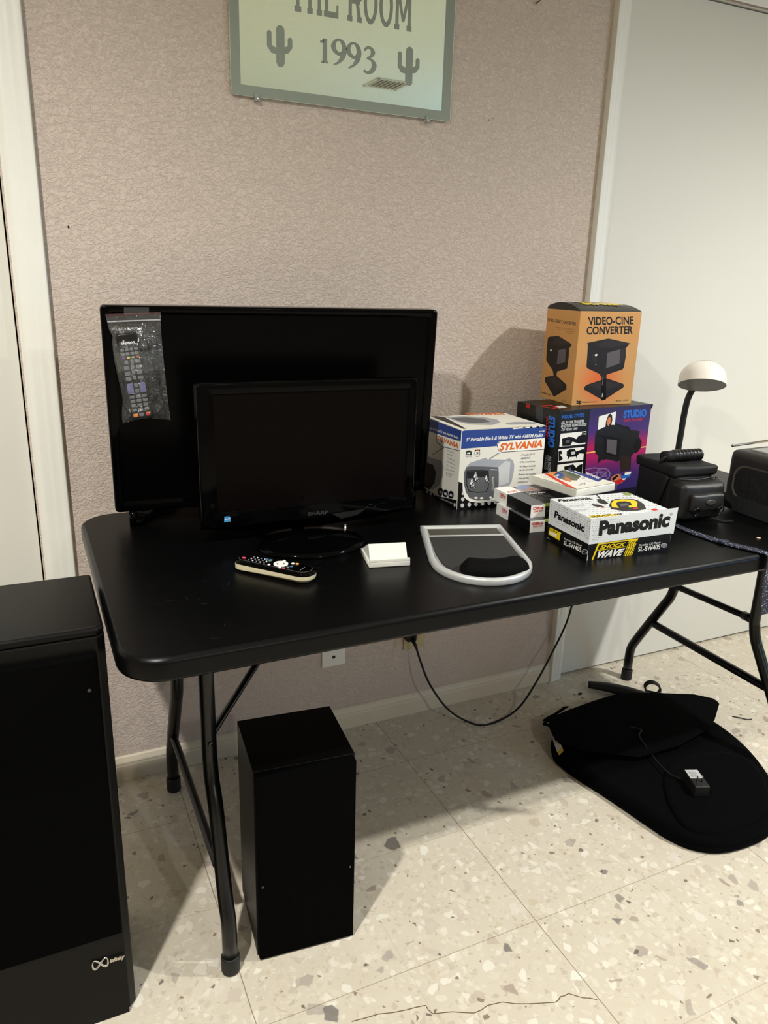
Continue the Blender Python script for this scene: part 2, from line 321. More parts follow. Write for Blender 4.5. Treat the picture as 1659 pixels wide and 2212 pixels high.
# ---- printed artwork of the cartons, as fractions of each face: (p, ink, layer, outline) or (t, ink, layer, words, (start, end, height), options)
ART = {
'sylvania_front': [('p','blue',1,[(.0097,.9935),(.0331,1),(.4483,1),(.5964,.9811),(1,.9944),(1,.8578),(.9995,.8482),(.4474,.8428),(.4217,.815),(.422,.7811),(.0071,.7747)]),('p','blue',1,[(.4465,1),(.5917,1),(.5984,.981)]),('p','ink',2,[(.633,1),(.667,1),(.6673,.9969),(.6332,.9968)]),('p','ink',2,[(.7133,1),(.7477,1),(.7483,.992),(.714,.9919)]),('p','ink',2,[(.7964,1),(.831,1),(.8321,.9869),(.7974,.9869)]),('p','ink',2,[(.8801,1),(.9151,1),(.9166,.9818),(.8817,.9818)]),('p','ink',2,[(.9565,.9977),(.9917,.9978),(.9935,.9772),(.9583,.9772)]),('t','white',2,'5" Portable Black & White TV with AM/FM Radio',[(.0573,.8635),(.967,.8634),(.0587,.9069)],{'sh':.25,'b':.02}),('t','white',2,'SYT1980',[(.9156,.9207),(.9846,.9239),(.9161,.9389)],{'sh':.22,'b':.014}),('p','ink',2,[(1,.726),(1,.8518),(.4669,.8457),(.4308,.8249),(.422,.7811),(.4436,.7232),(.4853,.6933),(.9974,.6914)]),('p','white',3,[(1,.7143),(1,.8452),(.4694,.8392),(.4371,.8203),(.4279,.7807),(.4472,.7282),(.4848,.7008),(.9988,.6989)]),('t','orange',4,'SYLVANIA',[(.4504,.7248),(.973,.7325),(.4498,.8067)],{'sh':.22,'b':.05}),('p','ink',2,[(-0,0),(-0,.3641),(.0473,.3408),(.0547,.2381),(.0788,.149),(.1504,.0869),(.5115,.0472),(.9779,.0528),(.9863,0)]),('p','ink',2,[(.4486,.6971),(.3397,.6278),(.3479,.6145),(.4569,.6838)]),('p','lgrey',3,[(.451,.6933),(.3497,.6276),(.3532,.622),(.4546,.6876)]),('p','white',3,[(.0473,.3408),(.0566,.2379),(.0837,.1485),(.1503,.0891),(.2699,.0627),(.3891,.0695),(.5179,.102),(.5072,.2578),(.3834,.4654),(.0856,.5555)]),('p','tvgrey',4,[(.0767,.5436),(.122,.5926),(.2361,.6256),(.3052,.6434),(.3124,.6216),(.3738,.6145),(.5338,.5993),(.5831,.6126),(.6255,.5832),(.6465,.5184),(.6469,.4311),(.6301,.3118),(.6038,.2537),(.4725,.2502),(.3933,.3127)]),('p','lgrey',5,[(.4552,.5077),(.535,.582),(.5965,.5661),(.5959,.2931),(.4819,.2603)]),('p','dgrey',6,[(.077,.5372),(.1244,.5501),(.2807,.5324),(.4552,.5066),(.4674,.4146),(.471,.2723),(.446,.1208),(.3679,.0872),(.2284,.0969),(.1378,.1373),(.0893,.2237),(.0605,.3449),(.0575,.4732)]),('p','ink',7,[(.0869,.4971),(.2244,.4945),(.3416,.4713),(.3559,.3706),(.3555,.251),(.3331,.1964),(.2224,.1991),(.1231,.2267),(.0924,.3096),(.0836,.4175)]),('p','dgrey',8,[(.095,.4889),(.225,.4859),(.3342,.4633),(.3469,.3715),(.3472,.2573),(.3266,.2058),(.2217,.2101),(.1304,.2346),(.1008,.3142),(.0932,.4166)]),('p','ink2',9,[(.0933,.4859),(.2251,.4838),(.3342,.4633),(.3405,.3937),(.0973,.3949)]),('p','ink2',10,[(.1907,.2891),(.1834,.2669),(.1631,.2594),(.1418,.2711),(.1319,.2949),(.1392,.3171),(.1594,.3246),(.1807,.313)]),('p','ink2',10,[(.2057,.266),(.2016,.248),(.1895,.2416),(.1766,.2505),(.1703,.2695),(.1744,.2875),(.1865,.2939),(.1994,.285)]),('p','lgrey',11,[(.1694,.3365),(.1654,.3217),(.154,.3165),(.1419,.324),(.1362,.3397),(.1402,.3545),(.1516,.3597),(.1637,.3523)]),('p','tvgrey',11,[(.1855,.3112),(.1804,.2995),(.1669,.2958),(.1527,.3022),(.1463,.3151),(.1514,.3268),(.1649,.3305),(.179,.3241)]),('p','white',12,[(.1649,.3649),(.162,.3561),(.1539,.3531),(.1454,.3577),(.1414,.3672),(.1443,.376),(.1524,.379),(.1609,.3744)]),('p','white',12,[(.1524,.3274),(.1505,.3169),(.1445,.3131),(.138,.3181),(.1348,.3291),(.1368,.3396),(.1428,.3434),(.1492,.3384)]),('p','lgrey',12,[(.1864,.296),(.1833,.2895),(.1752,.2874),(.1667,.2911),(.1628,.2984),(.1659,.3049),(.174,.307),(.1825,.3033)]),('p','white',12,[(.1635,.2875),(.1617,.2785),(.1564,.2752),(.1506,.2796),(.1478,.2891),(.1496,.298),(.1549,.3013),(.1606,.2969)]),('p','lgrey',12,[(.1999,.2644),(.1977,.2539),(.191,.2501),(.1838,.2553),(.1803,.2664),(.1825,.2769),(.1892,.2806),(.1964,.2755)]),('p','ink',13,[(.1961,.2637),(.1947,.2569),(.1907,.2545),(.1864,.2578),(.1843,.2649),(.1856,.2716),(.1896,.2741),(.1939,.2708)]),('p','ink',13,[(.1632,.3608),(.1617,.3571),(.1576,.3559),(.1534,.3579),(.1514,.3619),(.1529,.3656),(.157,.3667),(.1612,.3648)]),('p','ink2',13,[(.1693,.3214),(.1679,.3155),(.1639,.3133),(.1596,.3163),(.1576,.3226),(.1589,.3286),(.1629,.3307),(.1672,.3277)]),('p','ink2',10,[(.2317,.3709),(.2241,.3476),(.2028,.3397),(.1803,.3518),(.1699,.3767),(.1776,.3999),(.1988,.4078),(.2212,.3958)]),('p','ink2',10,[(.2476,.3467),(.2433,.3278),(.2306,.3211),(.2169,.3304),(.2103,.3503),(.2146,.369),(.2273,.3758),(.2409,.3666)]),('p','lgrey',11,[(.2093,.4204),(.2051,.4048),(.1931,.3993),(.1804,.4071),(.1744,.4236),(.1785,.4391),(.1905,.4446),(.2032,.4369)]),('p','tvgrey',11,[(.2262,.394),(.2209,.3817),(.2067,.3777),(.1918,.3844),(.185,.3978),(.1903,.4101),(.2045,.414),(.2194,.4074)]),('p','white',12,[(.2045,.4501),(.2014,.4408),(.1929,.4376),(.184,.4424),(.1798,.4523),(.1829,.4616),(.1914,.4648),(.2003,.46)]),('p','white',12,[(.1914,.4108),(.1894,.3998),(.1831,.3958),(.1763,.401),(.173,.4125),(.175,.4234),(.1813,.4275),(.1881,.4222)]),('p','lgrey',12,[(.2272,.3781),(.224,.3712),(.2154,.369),(.2065,.3728),(.2024,.3804),(.2056,.3873),(.2142,.3895),(.2231,.3856)]),('p','white',12,[(.2031,.369),(.2012,.3596),(.1957,.3562),(.1896,.3607),(.1866,.3706),(.1885,.38),(.1941,.3834),(.2001,.3789)]),('p','lgrey',12,[(.2415,.345),(.2391,.334),(.2321,.33),(.2245,.3354),(.2208,.347),(.2232,.358),(.2302,.3619),(.2378,.3566)]),('p','ink',13,[(.2374,.3443),(.236,.3372),(.2318,.3346),(.2272,.338),(.225,.3454),(.2264,.3525),(.2306,.3551),(.2352,.3517)]),('p','ink',13,[(.2027,.4457),(.2011,.4419),(.1969,.4407),(.1924,.4427),(.1904,.4469),(.1919,.4507),(.1962,.452),(.2006,.4499)]),('p','ink2',13,[(.2092,.4046),(.2078,.3983),(.2036,.3961),(.199,.3992),(.1969,.4057),(.1983,.412),(.2025,.4142),(.207,.4112)]),('p','ink2',10,[(.3482,.3431),(.3427,.3264),(.3273,.3207),(.3111,.3294),(.3035,.3474),(.3089,.3641),(.3243,.3698),(.3405,.3611)]),('p','ink2',10,[(.3597,.3257),(.3567,.3122),(.3475,.3073),(.3376,.314),(.3328,.3283),(.3359,.3418),(.345,.3467),(.3549,.34)]),('p','lgrey',11,[(.3318,.3788),(.3289,.3676),(.3202,.3637),(.311,.3693),(.3065,.3812),(.3095,.3924),(.3182,.3963),(.3274,.3907)]),('p','tvgrey',11,[(.3442,.3598),(.3404,.3509),(.3301,.3481),(.3193,.3529),(.3144,.3626),(.3181,.3714),(.3284,.3743),(.3392,.3694)]),('p','white',12,[(.3283,.4002),(.3261,.3936),(.32,.3913),(.3135,.3947),(.3104,.4019),(.3126,.4086),(.3187,.4108),(.3252,.4074)]),('p','white',12,[(.319,.3719),(.3175,.364),(.313,.3611),(.308,.3649),(.3056,.3732),(.307,.3811),(.3115,.384),(.3165,.3802)]),('p','lgrey',12,[(.3449,.3483),(.3426,.3434),(.3364,.3418),(.3299,.3446),(.327,.35),(.3293,.355),(.3355,.3565),(.3419,.3538)]),('p','white',12,[(.3275,.3419),(.3262,.3351),(.3221,.3326),(.3178,.3359),(.3156,.343),(.3169,.3498),(.3209,.3522),(.3253,.349)]),('p','lgrey',12,[(.3553,.3245),(.3536,.3166),(.3486,.3138),(.3431,.3176),(.3404,.326),(.342,.3339),(.3471,.3367),(.3526,.3329)]),('p','ink',13,[(.3524,.324),(.3514,.3189),(.3484,.317),(.3451,.3195),(.3434,.3249),(.3444,.33),(.3474,.3318),(.3507,.3293)]),('p','ink',13,[(.327,.3971),(.3259,.3944),(.3228,.3935),(.3196,.3949),(.3181,.3979),(.3192,.4007),(.3223,.4016),(.3255,.4001)]),('p','ink2',13,[(.3318,.3675),(.3308,.363),(.3278,.3613),(.3245,.3636),(.3229,.3683),(.3239,.3728),(.3269,.3744),(.3302,.3722)]),('p','lgrey',7,[(.362,.491),(.4471,.4792),(.4428,.4688),(.3677,.4798)]),('p','white',7,[(.3958,.3825),(.3977,.2143),(.4119,.212),(.4098,.3803)]),('p','ink',8,[(.3997,.3754),(.4018,.2203),(.4089,.2191),(.4068,.3743)]),('p','white',7,[(.2362,.1311),(.2344,.1256),(.2286,.1217),(.22,.12),(.2103,.1211),(.2015,.1246),(.1952,.1298),(.1927,.1358),(.1945,.1413),(.2003,.1452),(.2088,.1468),(.2185,.1458),(.2274,.1423),(.2337,.1371)]),('p','white',7,[(.3041,.1205),(.3023,.115),(.2965,.1111),(.2878,.1095),(.2781,.1105),(.2691,.114),(.2628,.1193),(.2603,.1252),(.2621,.1308),(.2679,.1347),(.2765,.1363),(.2862,.1353),(.2952,.1318),(.3016,.1265)]),('p','white',7,[(.4031,.1165),(.402,.11),(.3981,.105),(.3923,.1026),(.3855,.1034),(.3793,.107),(.3748,.1129),(.3728,.1198),(.3739,.1264),(.3777,.1313),(.3836,.1337),(.3903,.1329),(.3966,.1293),(.4011,.1235)]),('p','lgrey',3,[(.0681,.2043),(.0674,.1959),(.0645,.1895),(.06,.1862),(.0549,.1867),(.05,.191),(.0464,.1981),(.0448,.2067),(.0455,.2151),(.0484,.2215),(.0528,.2248),(.058,.2243),(.0629,.22),(.0665,.2129)]),('p','lgrey',3,[(.0798,.1305),(.0785,.1193),(.0736,.1108),(.066,.1066),(.0573,.1075),(.0493,.1134),(.0434,.1231),(.0409,.1347),(.0422,.1458),(.0471,.1544),(.0546,.1586),(.0633,.1576),(.0714,.1518),(.0773,.1421)]),('p','lgrey',3,[(.0823,.0486),(.0808,.0364),(.0754,.0271),(.0671,.0226),(.0575,.0237),(.0486,.0302),(.0421,.0408),(.0393,.0534),(.0408,.0655),(.0462,.0747),(.0545,.0793),(.0641,.0782),(.073,.0718),(.0795,.0612)]),('p','lgrey',3,[(.1623,.0505),(.1608,.0388),(.1553,.0299),(.1469,.0256),(.1373,.0266),(.1283,.0329),(.1218,.0432),(.119,.0554),(.1204,.0671),(.1259,.076),(.1343,.0803),(.1439,.0792),(.1529,.073),(.1594,.0627)]),('p','lgrey',3,[(.2411,.0483),(.2396,.037),(.2341,.0285),(.2256,.0243),(.2159,.0254),(.2069,.0315),(.2003,.0414),(.1975,.0532),(.199,.0644),(.2045,.073),(.2129,.0771),(.2226,.0761),(.2317,.07),(.2383,.0601)]),('p','lgrey',3,[(.3186,.0463),(.3171,.0355),(.3115,.0272),(.303,.0233),(.2932,.0244),(.2841,.0303),(.2774,.0399),(.2746,.0512),(.2761,.062),(.2817,.0702),(.2902,.0742),(.3,.0731),(.3091,.0672),(.3157,.0576)]),('p','lgrey',3,[(.3966,.0454),(.3953,.035),(.3902,.027),(.3825,.0232),(.3735,.0242),(.3651,.0299),(.359,.039),(.3563,.0499),(.3576,.0603),(.3627,.0682),(.3704,.072),(.3794,.071),(.3878,.0654),(.3939,.0563)]),('p','lgrey',3,[(.4692,.044),(.468,.0345),(.4635,.0273),(.4564,.0238),(.4483,.0247),(.4407,.0298),(.4351,.0382),(.4326,.0481),(.4338,.0576),(.4384,.0648),(.4454,.0683),(.4535,.0674),(.4611,.0623),(.4667,.0539)]),('p','lgrey',3,[(.5504,.0429),(.5493,.0333),(.5447,.0261),(.5376,.0225),(.5294,.0235),(.5217,.0286),(.516,.037),(.5136,.0469),(.5147,.0565),(.5193,.0637),(.5264,.0672),(.5346,.0663),(.5423,.0612),(.5479,.0528)]),('t','ink2',2,'• 5" Portable B/W TV',[(.7112,.6316),(.8902,.6295),(.7114,.6554)],{'sh':.2,'b':.01}),('t','ink2',2,'• AM/FM Radio',[(.7086,.5862),(.8377,.5877),(.7088,.6101)],{'sh':.2,'b':.01}),('t','ink2',2,'• 3-Way Power Source',[(.706,.5396),(.8979,.5356),(.7062,.5635)],{'sh':.2,'b':.01}),('t','ink2',2,'• AC Adaptor (included)',[(.7042,.4829),(.9058,.4776),(.7044,.507)],{'sh':.2,'b':.01}),('t','ink2',2,'• Car Cord (included)',[(.7016,.4361),(.8835,.4321),(.7018,.4602)],{'sh':.2,'b':.01}),('t','ink2',2,'• Batteries (not included)',[(.6998,.378),(.9199,.37),(.7,.4022)],{'sh':.2,'b':.01}),('t','ink2',2,'• Telescopic Ant.',[(.6976,.3253),(.8402,.324),(.6978,.3495)],{'sh':.2,'b':.01}),('t','ink2',2,'• Earphone Jack',[(.6972,.2766),(.8399,.275),(.6974,.301)],{'sh':.2,'b':.01}),('p','ink',2,[(.0619,.6923),(.0662,.7359),(.0864,.75),(.1132,.748),(.1317,.7257),(.1359,.6865)]),('p','white',3,[(.0755,.7038),(.0801,.7244),(.1145,.7259),(.1255,.6999)]),('p','ink',4,[(.0976,.702),(.097,.698),(.0948,.6949),(.0914,.6933),(.0876,.6936),(.084,.6957),(.0814,.6992),(.0803,.7034),(.081,.7074),(.0832,.7105),(.0865,.7121),(.0904,.7118),(.0939,.7097),(.0965,.7062)]),('p','ink',4,[(.1244,.7021),(.1238,.698),(.1216,.6949),(.1182,.6933),(.1144,.6936),(.1108,.6957),(.1082,.6992),(.1071,.7034),(.1077,.7075),(.11,.7106),(.1133,.7121),(.1172,.7118),(.1207,.7097),(.1233,.7063)]),('t','ink',2,'CAR CORD',[(.0634,.6649),(.1382,.6631),(.0623,.6838)],{}),('p','ink',2,[(.226,.7196),(.2295,.7024),(.2246,.7027),(.2216,.7179)]),('p','ink',2,[(.2295,.7024),(.228,.6855),(.2234,.6879),(.2246,.7027)]),('p','ink',2,[(.228,.6855),(.2217,.6716),(.218,.6756),(.2234,.6879)]),('p','ink',2,[(.2217,.6716),(.2115,.6628),(.2094,.6678),(.218,.6756)]),('p','ink',2,[(.2115,.6628),(.1991,.6604),(.1988,.6657),(.2094,.6678)]),('p','ink',2,[(.1991,.6604),(.1862,.6648),(.1878,.6695),(.1988,.6657)]),('p','ink',2,[(.1862,.6648),(.175,.6753),(.1782,.6787),(.1878,.6695)]),('p','ink',2,[(.175,.6753),(.167,.6903),(.1714,.6919),(.1782,.6787)]),('p','ink',2,[(.167,.6903),(.1635,.7075),(.1684,.7071),(.1714,.6919)]),('p','ink',2,[(.1635,.7075),(.165,.7242),(.1696,.7219),(.1684,.7071)]),('p','ink',2,[(.165,.7242),(.1713,.7381),(.175,.7341),(.1696,.7219)]),('p','ink',2,[(.1713,.7381),(.1814,.7469),(.1836,.7419),(.175,.7341)]),('p','ink',2,[(.1814,.7469),(.1938,.7493),(.1941,.744),(.1836,.7419)]),('p','ink',2,[(.1938,.7493),(.2066,.745),(.2051,.7403),(.1941,.744)]),('p','ink',2,[(.2066,.745),(.2179,.7346),(.2147,.7311),(.2051,.7403)]),('p','ink',2,[(.2179,.7346),(.226,.7196),(.2216,.7179),(.2147,.7311)]),('t','ink',2,'3',[(.1856,.6931),(.2087,.6934),(.1849,.7216)],{'b':.02}),('p','orange',3,[(.2074,.7483),(.2066,.7429),(.2036,.7387),(.1991,.7366),(.1939,.737),(.1891,.7398),(.1856,.7445),(.1842,.75),(.185,.7554),(.1879,.7596),(.1925,.7617),(.1976,.7613),(.2024,.7585),(.2059,.7539)]),('p','ink',2,[(.1846,.7416),(.184,.7371),(.1815,.7336),(.1777,.7319),(.1734,.7322),(.1694,.7345),(.1665,.7384),(.1653,.7431),(.166,.7476),(.1685,.751),(.1722,.7528),(.1765,.7524),(.1805,.7501),(.1834,.7462)]),('p','ink',2,[(.2271,.7416),(.2265,.737),(.224,.7336),(.2202,.7318),(.2159,.7321),(.2119,.7345),(.209,.7384),(.2077,.743),(.2084,.7475),(.2109,.751),(.2147,.7528),(.219,.7524),(.223,.7501),(.2259,.7462)])],
'sylvania_side': [('p','blue',1,[(0,1),(1,1),(1,.8719),(.3448,.838),(0,.8348)]),('p','ink',1,[(0,0),(0,.0483),(.4554,.0357),(.8961,.1081),(.9846,.1209),(.9837,0)]),('t','white',2,'le Black & White TV with AM/FM Radio',[(.0429,.8658),(.938,.8845),(.0399,.8954)],{'sh':-.1,'b':.015}),('p','ink2',1,[(.3343,.8448),(1,.869),(1,.7469),(.5036,.703),(.3565,.7284),(.3246,.7991)]),('p','white',2,[(.3445,.8401),(1,.8646),(1,.7548),(.5074,.7114),(.3701,.7377),(.3389,.8018)]),('t','orange',3,'SYLVANIA',[(.3428,.7653),(.9471,.7717),(.3585,.8231)],{'sh':-.05,'b':.05}),('p','ink2',2,[(.6011,.7317),(.2352,.5406),(.2467,.5356),(.6119,.7267)]),('p','tvgrey',2,[(0,.4875),(.1568,.4976),(.4041,.5118),(.5236,.5214),(.5909,.4486),(.5798,.3359),(.4875,.1908),(.3012,.0813),(.0729,.0523),(0,.0808)]),('p','ink2',3,[(0,.4054),(.2913,.4142),(.3792,.3331),(.3522,.1911),(.2022,.056),(0,.0601)]),('p','ink',4,[(0,.3495),(.2593,.3618),(.3333,.2998),(.3024,.1902),(0,.1368)]),('t','ink2',2,'5" Portable TV',[(.6697,.6829),(.8624,.6848),(.6681,.6976)],{}),('t','ink2',2,'AM/FM',[(.6702,.6378),(.8001,.6418),(.6686,.6526)],{}),('t','ink2',2,'3-Way Power',[(.6708,.5916),(.8801,.5911),(.6692,.6063)],{}),('t','ink2',2,'AC Adaptor',[(.6672,.542),(.8854,.5455),(.6655,.5568)],{}),('t','ink2',2,'Car Cord',[(.668,.4934),(.8841,.4994),(.6663,.5082)],{}),('t','ink2',2,'Batteries',[(.6626,.4377),(.9043,.4613),(.661,.4526)],{}),('t','ink2',2,'Telescopic',[(.656,.3924),(.8611,.4082),(.6544,.4073)],{}),('t','ink2',2,'Jack',[(.6584,.3711),(.8194,.3767),(.6568,.386)],{}),('p','ink',3,[(.6208,.1373),(.6148,.1106),(.5925,.0845),(.5581,.0642),(.5183,.0537),(.481,.0553),(.4537,.0687),(.442,.0912),(.4483,.1184),(.4713,.1447),(.5062,.1648),(.546,.1749),(.5827,.1729),(.6094,.1595)]),('p','lgrey',4,[(.6075,.1552),(.6162,.1361),(.6069,.1337),(.5991,.1514)]),('p','lgrey',4,[(.6162,.1361),(.6121,.1137),(.6034,.1132),(.6069,.1337)]),('p','lgrey',4,[(.6121,.1137),(.596,.0914),(.589,.0927),(.6034,.1132)]),('p','lgrey',4,[(.596,.0914),(.57,.0724),(.566,.0755),(.589,.0927)]),('p','lgrey',4,[(.57,.0724),(.5381,.0597),(.5377,.0641),(.566,.0755)]),('p','lgrey',4,[(.5381,.0597),(.5052,.0554),(.5083,.0604),(.5377,.0641)]),('p','lgrey',4,[(.5052,.0554),(.4761,.06),(.4825,.0649),(.5083,.0604)]),('p','lgrey',4,[(.4761,.06),(.4556,.0731),(.4642,.077),(.4825,.0649)]),('p','lgrey',4,[(.4556,.0731),(.4468,.0925),(.4563,.0949),(.4642,.077)]),('p','lgrey',4,[(.4468,.0925),(.4511,.1152),(.4601,.1158),(.4563,.0949)]),('p','lgrey',4,[(.4511,.1152),(.4677,.1378),(.4748,.1364),(.4601,.1158)]),('p','lgrey',4,[(.4677,.1378),(.4942,.1567),(.4982,.1536),(.4748,.1364)]),('p','lgrey',4,[(.4942,.1567),(.5262,.1691),(.5267,.1647),(.4982,.1536)]),('p','lgrey',4,[(.5262,.1691),(.5589,.1731),(.5558,.1682),(.5267,.1647)]),('p','lgrey',4,[(.5589,.1731),(.5875,.1682),(.5812,.1635),(.5558,.1682)]),('p','lgrey',4,[(.5875,.1682),(.6075,.1552),(.5991,.1514),(.5812,.1635)]),('p','lgrey',4,[(.4975,.1213),(.5643,.1295),(.5676,.0989),(.5008,.0906)]),('p','ink',3,[(.7603,.1513),(.7545,.1249),(.7329,.0992),(.6994,.0792),(.6606,.0689),(.6242,.0705),(.5975,.0837),(.5861,.106),(.5921,.1328),(.6144,.1587),(.6484,.1785),(.6871,.1884),(.723,.1865),(.749,.1732)]),('p','lgrey',4,[(.7472,.169),(.7558,.1501),(.7467,.1477),(.7391,.1652)]),('p','lgrey',4,[(.7558,.1501),(.7519,.128),(.7434,.1274),(.7467,.1477)]),('p','lgrey',4,[(.7519,.128),(.7362,.1059),(.7295,.1073),(.7434,.1274)]),('p','lgrey',4,[(.7362,.1059),(.711,.0872),(.707,.0903),(.7295,.1073)]),('p','lgrey',4,[(.711,.0872),(.68,.0748),(.6795,.0791),(.707,.0903)]),('p','lgrey',4,[(.68,.0748),(.6478,.0705),(.6509,.0754),(.6795,.0791)]),('p','lgrey',4,[(.6478,.0705),(.6195,.0751),(.6257,.0799),(.6509,.0754)]),('p','lgrey',4,[(.6195,.0751),(.5994,.088),(.6078,.0919),(.6257,.0799)]),('p','lgrey',4,[(.5994,.088),(.5907,.1072),(.6,.1096),(.6078,.0919)]),('p','lgrey',4,[(.5907,.1072),(.5948,.1297),(.6036,.1302),(.6,.1096)]),('p','lgrey',4,[(.5948,.1297),(.611,.1519),(.6179,.1505),(.6036,.1302)]),('p','lgrey',4,[(.611,.1519),(.6366,.1705),(.6406,.1674),(.6179,.1505)]),('p','lgrey',4,[(.6366,.1705),(.6678,.1827),(.6683,.1784),(.6406,.1674)]),('p','lgrey',4,[(.6678,.1827),(.6998,.1866),(.6967,.1818),(.6683,.1784)]),('p','lgrey',4,[(.6998,.1866),(.7276,.1818),(.7215,.1771),(.6967,.1818)]),('p','lgrey',4,[(.7276,.1818),(.7472,.169),(.7391,.1652),(.7215,.1771)]),('p','lgrey',4,[(.64,.1356),(.7052,.1436),(.7086,.1134),(.6434,.1053)]),('p','ink',3,[(.9069,.1709),(.9014,.1449),(.8804,.1196),(.8479,.0999),(.8102,.0898),(.7748,.0915),(.7487,.1046),(.7375,.1265),(.7432,.153),(.7648,.1785),(.7978,.198),(.8355,.2076),(.8704,.2056),(.8958,.1925)]),('p','lgrey',4,[(.8941,.1884),(.9025,.1697),(.8937,.1674),(.8862,.1846)]),('p','lgrey',4,[(.9025,.1697),(.8988,.1479),(.8905,.1474),(.8937,.1674)]),('p','lgrey',4,[(.8988,.1479),(.8836,.1262),(.8771,.1276),(.8905,.1474)]),('p','lgrey',4,[(.8836,.1262),(.8592,.1078),(.8553,.1109),(.8771,.1276)]),('p','lgrey',4,[(.8592,.1078),(.829,.0956),(.8285,.0999),(.8553,.1109)]),('p','lgrey',4,[(.829,.0956),(.7977,.0915),(.8007,.0963),(.8285,.0999)]),('p','lgrey',4,[(.7977,.0915),(.7701,.0961),(.7762,.1008),(.8007,.0963)]),('p','lgrey',4,[(.7701,.0961),(.7505,.1088),(.7587,.1127),(.7762,.1008)]),('p','lgrey',4,[(.7505,.1088),(.742,.1277),(.7511,.1301),(.7587,.1127)]),('p','lgrey',4,[(.742,.1277),(.7459,.1499),(.7544,.1504),(.7511,.1301)]),('p','lgrey',4,[(.7459,.1499),(.7615,.1718),(.7682,.1704),(.7544,.1504)]),('p','lgrey',4,[(.7615,.1718),(.7864,.1901),(.7903,.187),(.7682,.1704)]),('p','lgrey',4,[(.7864,.1901),(.8167,.2021),(.8172,.1978),(.7903,.187)]),('p','lgrey',4,[(.8167,.2021),(.8478,.2059),(.8449,.2011),(.8172,.1978)]),('p','lgrey',4,[(.8478,.2059),(.8749,.201),(.869,.1964),(.8449,.2011)]),('p','lgrey',4,[(.8749,.201),(.8941,.1884),(.8862,.1846),(.869,.1964)]),('p','lgrey',4,[(.7899,.1556),(.8532,.1634),(.8567,.1337),(.7933,.1258)]),('p','lgrey',3,[(.185,.0227),(.183,.0121),(.1755,.002),(.1724,0),(.1276,0),(.1245,.007),(.1265,.0177),(.1341,.0278),(.1458,.0353),(.1593,.0387),(.1719,.0374),(.181,.0317)]),('p','lgrey',3,[(.2874,.0203),(.2855,.0098),(.2782,0),(.23,0),(.2279,.0048),(.2299,.0153),(.2373,.0253),(.2488,.0328),(.2621,.0362),(.2744,.0349),(.2834,.0293)]),('p','lgrey',3,[(.3929,.0421),(.3913,.0337),(.3853,.0258),(.3759,.0198),(.3651,.017),(.355,.0178),(.3476,.0223),(.3443,.0294),(.3459,.0378),(.352,.0457),(.3614,.0517),(.3722,.0545),(.3823,.0536),(.3897,.0492)]),('p','lgrey',3,[(.9633,.0553),(.962,.0436),(.9557,.0328),(.9458,.025),(.9341,.0217),(.923,.0237),(.9146,.0306),(.9107,.0409),(.9121,.0527),(.9183,.0635),(.9283,.0713),(.94,.0745),(.9511,.0725),(.9594,.0656)]),('t','lgrey',4,'PORTABLE TELEVISION',[(.4697,.0167),(.8991,.0432),(.468,.0322)],{})],
'sylvania_top': [('p','tvgrey',1,[(.2028,.922),(.4274,.9176),(.6141,.7763),(.677,.5568),(.6186,.3519),(.4545,.2213),(.2436,.3219),(.1886,.5564)]),('p','dgrey',2,[(.227,.8343),(.4192,.8055),(.56,.6604),(.5261,.4138),(.3313,.3846),(.2234,.5449)]),('t','orange',2,'SYLVANIA',[(.4852,.9539),(.9349,.8662),(.5522,1.1286)],{'b':.04}),('p','ink',1,[(.1278,1),(.0656,1),(.0578,.0781),(.0915,.0897),(.1889,.9131)]),('p','tvgrey',1,[(.6493,.3104),(.7968,.3374),(.9695,.2678),(.9943,.1964),(.9162,.1288),(.635,.1794)])],
